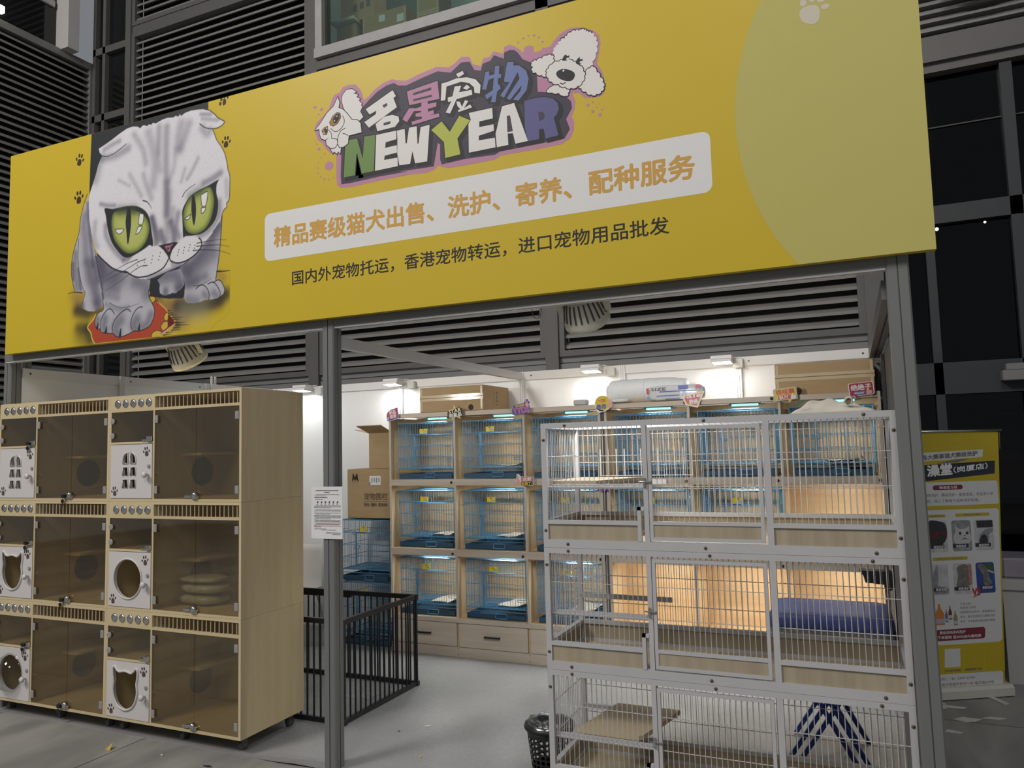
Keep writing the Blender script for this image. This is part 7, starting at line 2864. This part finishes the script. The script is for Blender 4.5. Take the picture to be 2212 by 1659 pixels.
f1 = onroll(1)
c.flat([(0.02, 1.392), (0.02, 1.446), (0.538, 1.461), (0.532, 1.414)], f1)
c.flat(rrect(0.01, 1.128, 0.616, 1.270, 0.012, 3), f1)
c.flat([(-0.004, 0.306), (0.552, 0.310), (0.570, 0.325), (0.611, 1.090), (0.600, 1.102), (0.04, 1.104)], f1)
c.flat([(-0.006, 0.052), (0.540, 0.054), (0.552, 0.066), (0.558, 0.128), (0.548, 0.139), (-0.003, 0.139)], f1)
c.build('white_field', RWH, t)
c = MB()
c.flat([(0.05, 1.270), (0.604, 1.312), (0.611, 1.390), (0.055, 1.372)], f1)
c.build('black_band', RBLK, t)
c = MB()
c.flat([(0.22, 1.383), (0.35, 1.404), (0.448, 1.407), (0.36, 1.386)], onroll(2))
c.build('grey_swoosh', RGRY, t)
f2, f3 = onroll(2), onroll(3)
c = MB()
for z in (1.53, 1.475, 1.25, 1.12, 0.28, 0.235, 0.19, 0.145):
    c.flat([(0.02 + z * K_, z), (0.56 + z * K_, z), (0.56 + z * K_, z + 0.0016), (0.02 + z * K_, z + 0.0016)], onroll(0.5))
for k in range(9):
    s = 0.05 + k * 0.065
    c.flat([(s + 1.46 * K_, 1.46), (s + 0.0016 + 1.46 * K_, 1.46), (s + 0.0016 + 1.57 * K_, 1.57), (s + 1.57 * K_, 1.57)], onroll(0.5))
    c.flat([(s, 0.14), (s + 0.0016, 0.14), (s + 0.0016 + 0.16 * K_, 0.30), (s + 0.16 * K_, 0.30)], onroll(0.5))
c.build('grid_lines', mat('rollup_pale_yellow', (0.58, 0.47, 0.08), 0.5, noise=0.02), t)


def slanted(mb, body, s0, z0, w, h, rise, layer, bold=0.0):
    f = onroll(layer)
    mb.text(body, lambda u, v, d=0.0: f(s0 + u, z0 + v + rise * u / w, d), 0, 0, w, h, bold)


c = MB()
slanted(c, '接各大赛事猫犬赛级洗护', 0.10, 1.402, 0.40, 0.030, 0.022, 2, 0.04)
for (b, s0, z0, w) in (('狗猫咪洗护、赛级洗护、美容造型，并且有十余', 0.11, 1.181, 0.474), ('年经验，深入了解每个品种洗护标准。', 0.10, 1.146, 0.39)):
    c.text(b, f2, s0, z0, w, 0.021, 0.0)
c.text('17  手机：181 2409 6799', f2, 0.10, 0.103, 0.275, 0.018, 0.0)
c.text('福田区福华路福华新村一栋 福华路239号', f2, 0.09, 0.070, 0.405, 0.018, 0.0)
for (b, s0, z0, w) in (('产品介绍', 0.315, 0.535, 0.066), ('原装进口浴液', 0.314, 0.513, 0.10), ('英国典范全系列，美国雪貂全', 0.312, 0.486, 0.226), ('系列，意大利伊丽莎白赛级洗护', 0.310, 0.459, 0.226), ('系列，日本柏朗洗香波系列等等', 0.308, 0.432, 0.226)):
    c.text(b, f2, s0, z0, w, 0.014, 0.0)
c.text('大众点评团购', f1, 0.185, 0.151, 0.105, 0.014, 0.03)
c.text('美团团购下单', f1, 0.318, 0.152, 0.103, 0.014, 0.03)
c.build('lettering', RGRY, t)
c = MB()
slanted(c, '澡堂', 0.165, 1.305, 0.160, 0.066, 0.010, 2, 0.05)
slanted(c, '（岗厦店）', 0.335, 1.322, 0.225, 0.036, 0.022, 2, 0.03)
c.build('lettering', S_WHITE, t)
c = MB()
c.flat(rrect(0.193, 1.223, 0.387, 1.251, 0.013, 4), f2)
c.flat([(0.0, 0.330), (0.450, 0.335), (0.460, 0.345), (0.464, 0.392), (0.454, 0.402), (0.003, 0.393)], f2)
c.build('maroon_field', RRED, t)
c = MB()
c.text('嗨澡堂介绍', f3, 0.235, 1.228, 0.114, 0.018, 0.02)
c.text('展会活动店内洗护', f3, 0.17, 0.371, 0.165, 0.018, 0.02)
c.text('大众下单团购 送30元店内通用券', f3, 0.11, 0.343, 0.325, 0.018, 0.02)
c.build('lettering', S_WHITE, t)
c = MB()
c.flat(rrect(0.10, 1.059, 0.262, 1.076, 0.008, 3), f2)
c.flat(rrect(0.325, 1.059, 0.548, 1.078, 0.008, 3), f2)
c.flat(rrect(0.160, 0.802, 0.386, 0.822, 0.008, 3), f2)
c.build('ochre_pill', RYEL, t)
c = MB()
c.text('洗护前后对比', f3, 0.16, 1.062, 0.09, 0.011, 0.0)
c.text('赛级洗护造型', f3, 0.38, 1.063, 0.11, 0.011, 0.0)
c.text('洗护对比 洗前洗后', f3, 0.185, 0.806, 0.17, 0.011, 0.0)
c.build('lettering', RGRY, t)
# small pictures
PG = mat('picture_grey', (0.33, 0.34, 0.37), 0.5, noise=0.4, nscale=25)
PW = mat('picture_white', (0.58, 0.58, 0.60), 0.5, noise=0.25, nscale=25)
PD = mat('picture_dark', (0.04, 0.035, 0.04), 0.5, noise=0.3, nscale=25)
PB = mat('picture_blue', (0.03, 0.07, 0.30), 0.5, noise=0.2, nscale=25)
PR = mat('picture_maroon', (0.13, 0.02, 0.03), 0.5, noise=0.4, nscale=25)
PF = mat('picture_fur', (0.24, 0.21, 0.19), 0.5, noise=0.5, nscale=40)
PGR = mat('picture_green', (0.05, 0.13, 0.06), 0.5, noise=0.3, nscale=25)
PP = mat('picture_pink', (0.50, 0.22, 0.22), 0.5, noise=0.3, nscale=25)


def picture(x0, x1, z0, z1, base, extra):
    q = MB()
    q.flat(rrect(x0, z0, x1, z1, 0.014, 4), f2)
    ms = [base]
    w, h = x1 - x0, z1 - z0
    for i, (m, shp) in enumerate(extra):
        if m not in ms:
            ms.append(m)
        q.m = ms.index(m)
        q.flat([(x0 + w * a, z0 + h * b) for a, b in shp], onroll(3 + 0.4 * i))
    q.build('picture', ms, t)


capb = [(0.0, 0.12), (0.80, 0.12), (0.80, 0.24), (0.0, 0.24)]
picture(0.135, 0.266, 0.853, 1.037, PW, [(PD, crom([(0.05, 0.25), (0.6, 0.2), (0.95, 0.45), (0.95, 0.85), (0.7, 0.98), (0.05, 0.98)], True, 3)), (PR, [(0.05, 0.45), (0.5, 0.45), (0.6, 0.60), (0.98, 0.50), (0.9, 0.66), (0.5, 0.68), (0.1, 0.56)]), (PD, capb)])
picture(0.295, 0.420, 0.853, 1.037, PG, [(PW, crom([(0.15, 0.25), (0.05, 0.45), (0.18, 0.62), (0.20, 0.80), (0.38, 0.72), (0.70, 0.72), (0.90, 0.80), (0.92, 0.6), (1.0, 0.42), (0.85, 0.25), (0.5, 0.2)], True, 3)),
                                        (PD, circle(0.42, 0.58, 0.07, 10, 0.05)), (PD, circle(0.78, 0.58, 0.07, 10, 0.05)), (PD, [(0.60, 0.52), (0.70, 0.52), (0.65, 0.47)]), (PD, [(0.42, 0.36), (0.62, 0.42), (0.68, 0.42), (0.88, 0.36), (0.66, 0.40)]), (PD, capb)])
picture(0.441, 0.566, 0.853, 1.037, PW, [(PD, [(0.14, 0.74), (0.98, 0.74), (0.98, 0.97), (0.14, 0.97)]), (PG, crom([(0.2, 0.2), (0.25, 0.45), (0.45, 0.62), (0.75, 0.70), (0.98, 0.72), (0.95, 0.6), (0.75, 0.5), (0.7, 0.2)], True, 3)), (PD, crom([(0.25, 0.22), (0.3, 0.42), (0.5, 0.52), (0.65, 0.4), (0.62, 0.22)], True, 3)), (PD, capb)])
picture(0.120, 0.252, 0.600, 0.781, PW, [(PG, crom([(0.1, 0.25), (0.4, 0.9), (0.5, 0.9), (0.45, 0.25)], True, 3)), (PG, [(0.5, 0.3), (0.98, 0.2), (0.98, 0.05), (0.2, 0.04)]), (PD, [(0.2, 0.12), (0.8, 0.12), (0.8, 0.24), (0.2, 0.24)])])
picture(0.285, 0.406, 0.600, 0.781, PW, [(PF, crom([(0.15, 0.2), (0.25, 0.6), (0.2, 0.85), (0.5, 0.97), (0.8, 0.9), (0.85, 0.6), (0.9, 0.3)], True, 3)), (PP, [(0.82, 0.35), (0.98, 0.3), (0.98, 0.95), (0.78, 0.95)]), (PD, capb)])
picture(0.432, 0.551, 0.600, 0.781, PB, [(PGR, [(0.45, 0.95), (0.96, 0.95), (0.96, 0.68), (0.55, 0.78)]), (PW, [(0.55, 0.78), (0.97, 0.68), (0.97, 0.62), (0.6, 0.72)]), (PF, crom([(0.4, 0.25), (0.35, 0.6), (0.08, 0.9), (0.3, 0.96), (0.6, 0.8), (0.7, 0.5), (0.85, 0.3)], True, 3)), (PD, [(0.18, 0.12), (0.8, 0.12), (0.8, 0.24), (0.18, 0.24)])])
c = MB()
for (s0, z0) in ((0.315, 0.875), (0.462, 0.875), (0.17, 0.875), (0.31, 0.624), (0.465, 0.624), (0.165, 0.624)):
    c.text('美容洗护', onroll(6), s0, z0, 0.066, 0.017, 0.02)
c.build('lettering', S_WHITE, t)
c = MB()
c.text('VS', onroll(6), 0.400, 0.590, 0.048, 0.040, 0.06)
c.flat([(0.395, 0.575), (0.44, 0.600), (0.425, 0.585)], onroll(6))
c.build('lettering', mat('rollup_red', (0.45, 0.04, 0.03), 0.5, noise=0.03), t)
ORA = mat('orange_ink', (0.62, 0.21, 0.04), 0.5, noise=0.05)
TEA = mat('teal_ink', (0.10, 0.19, 0.24), 0.5, noise=0.1)
OLI = mat('olive_ink', (0.25, 0.27, 0.16), 0.5, noise=0.1)
LIL = mat('lilac_ink', (0.45, 0.40, 0.50), 0.5, noise=0.1)
for (m1, m2, s, z, w, h) in ((ORA, LIL, 0.150, 0.425, 0.058, 0.122), (TEA, LIL, 0.212, 0.440, 0.020, 0.075), (RRED, PW, 0.236, 0.455, 0.022, 0.080), (OLI, PW, 0.266, 0.420, 0.026, 0.085)):
    c = MB()
    c.flat([(s, z), (s + w, z), (s + w, z + h * 0.55), (s + w * 0.66, z + h * 0.80), (s + w * 0.62, z + h), (s + w * 0.38, z + h), (s + w * 0.34, z + h * 0.80), (s, z + h * 0.55)], f2)
    c.m = 1
    c.flat([(s, z + h * 0.08), (s + w, z + h * 0.08), (s + w, z + h * 0.30), (s, z + h * 0.30)], f3)
    c.build('printed_bottle', [m1, m2], t)
c = MB()
c.flat([(0.188, 0.176), (0.289, 0.178), (0.295, 0.284), (0.195, 0.284)], f1)
c.build('white_square', RWH, t)

# ================================================================= white counter far right
t = thing('service_counter', (1.1, 5.9, 0.0), 'low white counter at the right frame edge, behind the roll-up banner', 'counter')
CWH = mat('counter_white', (0.50, 0.485, 0.48), 0.5, noise=0.04, nscale=4)
c = MB()
c.box(0.81, 1.70, 5.70, 6.20, 0.0, 0.62)
c.build('body', CWH, t)
c = MB()
c.bbox(0.80, 1.72, 5.68, 6.22, 0.575, 0.638, 0.004)
c.build('top', CWH, t)
c = MB()
c.bbox(0.825, 1.68, 5.75, 6.1, 0.6385, 0.765, 0.012)
tag(c.build('glossy_crate', mat('lilac_film', (0.36, 0.33, 0.40), 0.25, noise=0.25, nscale=5), loc=(1.2, 5.9, 0.6385)), 'low lilac film wrapped pack lying on the white counter', 'pack')

# ================================================================= litter on the floor
def scrap(name, x, y, pts, m, label, z=0.001, h=0.006, cat='scrap'):
    c = MB()
    n = len(pts)
    rr = random.Random(int(x * 100) + int(y * 10))
    top = [(x + a, y + b, z + 0.001 + rr.uniform(0.2, 1.0) * h) for a, b in pts]
    bot = [(x + a, y + b, z) for a, b in pts]
    tr = tri(pts)
    c.add(top + bot, [tuple(q) for q in tr] + [tuple(i + n for i in reversed(q)) for q in tr] + [(i, (i + 1) % n, (i + 1) % n + n, i + n) for i in range(n)])
    tag(c.build(name, m, loc=(x, y, z)), label, cat, 'litter on the floor')


SCW = mat('white_scrap', (0.62, 0.62, 0.58), 0.6, noise=0.1, nscale=30)
c = MB()
c.add([(-3.725, 2.93, 0.001), (-3.685, 2.925, 0.001), (-3.70, 2.955, 0.032), (-3.735, 2.95, 0.001)], [(0, 1, 2), (0, 2, 3), (1, 3, 2), (0, 3, 1)])
tag(c.build('paper_scrap', mat('yellow_scrap', (0.62, 0.40, 0.06), 0.6, noise=0.2, nscale=30), loc=(-3.71, 2.94, 0.001)), 'folded yellow scrap on the concrete in front of the wooden cabinets', 'scrap', 'litter on the floor')
scrap('paper_scrap', -2.259, 3.804, [(-0.02, -0.01), (0.0, -0.012), (0.022, 0.006), (0.005, 0.012), (-0.012, 0.004)], SCW, 'small white scrap on the booth floor, right of the playpen', 0.0055)
scrap('paper_scrap', -2.074, 3.421, [(-0.008, -0.004), (0.006, -0.006), (0.009, 0.003), (-0.004, 0.006)], mat('pale_yellow_scrap', (0.55, 0.48, 0.16), 0.6, noise=0.1), 'tiny yellow scrap on the booth floor, left of the waste basket', 0.0055)
scrap('grit', -2.370, 3.683, [(-0.006, -0.004), (0.005, -0.005), (0.006, 0.004), (-0.004, 0.005)], INK, 'black speck on the booth floor near the playpen corner', 0.0055)
scrap('grit', -3.03, 2.96, [(-0.028, -0.004), (0.01, -0.008), (0.03, 0.0), (0.005, 0.008)], INK, 'dark leaf sliver on the concrete just in front of the grey floor sheet', 0.001)
scrap('paper_scrap', -3.366, 2.98, [(-0.008, -0.004), (0.007, -0.004), (0.006, 0.004), (-0.006, 0.004)], SCW, 'tiny white scrap on the concrete, right of the yellow one', 0.001)
scrap('leaf_scrap', 0.47, 4.91, [(-0.05, -0.02), (0.0, -0.045), (0.05, -0.02), (0.09, 0.03), (0.04, 0.02), (0.0, 0.03)], SCW, 'largest pale scrap on the floor in front of the roll-up banner', 0.001)
scrap('leaf_scrap', 0.60, 4.98, [(-0.04, -0.02), (0.05, -0.01), (0.08, 0.015), (0.01, 0.02)], SCW, 'pale torn scrap right of the largest one, before the roll-up banner', 0.001)
scrap('leaf_scrap', 0.395, 4.69, [(-0.04, -0.012), (0.03, -0.018), (0.05, 0.006), (-0.02, 0.016)], SCW, 'pale curled scrap nearest to the right post', 0.001)
scrap('leaf_scrap', 0.43, 5.11, [(-0.07, -0.02), (0.06, -0.015), (0.08, 0.01), (-0.06, 0.015)], SCW, 'long pale scrap right under the front edge of the roll-up banner base', 0.001)
scrap('leaf_scrap', 0.36, 5.16, [(-0.03, -0.02), (0.05, -0.015), (0.02, 0.02)], SCW, 'triangular pale scrap beside the roll-up banner base', 0.001)
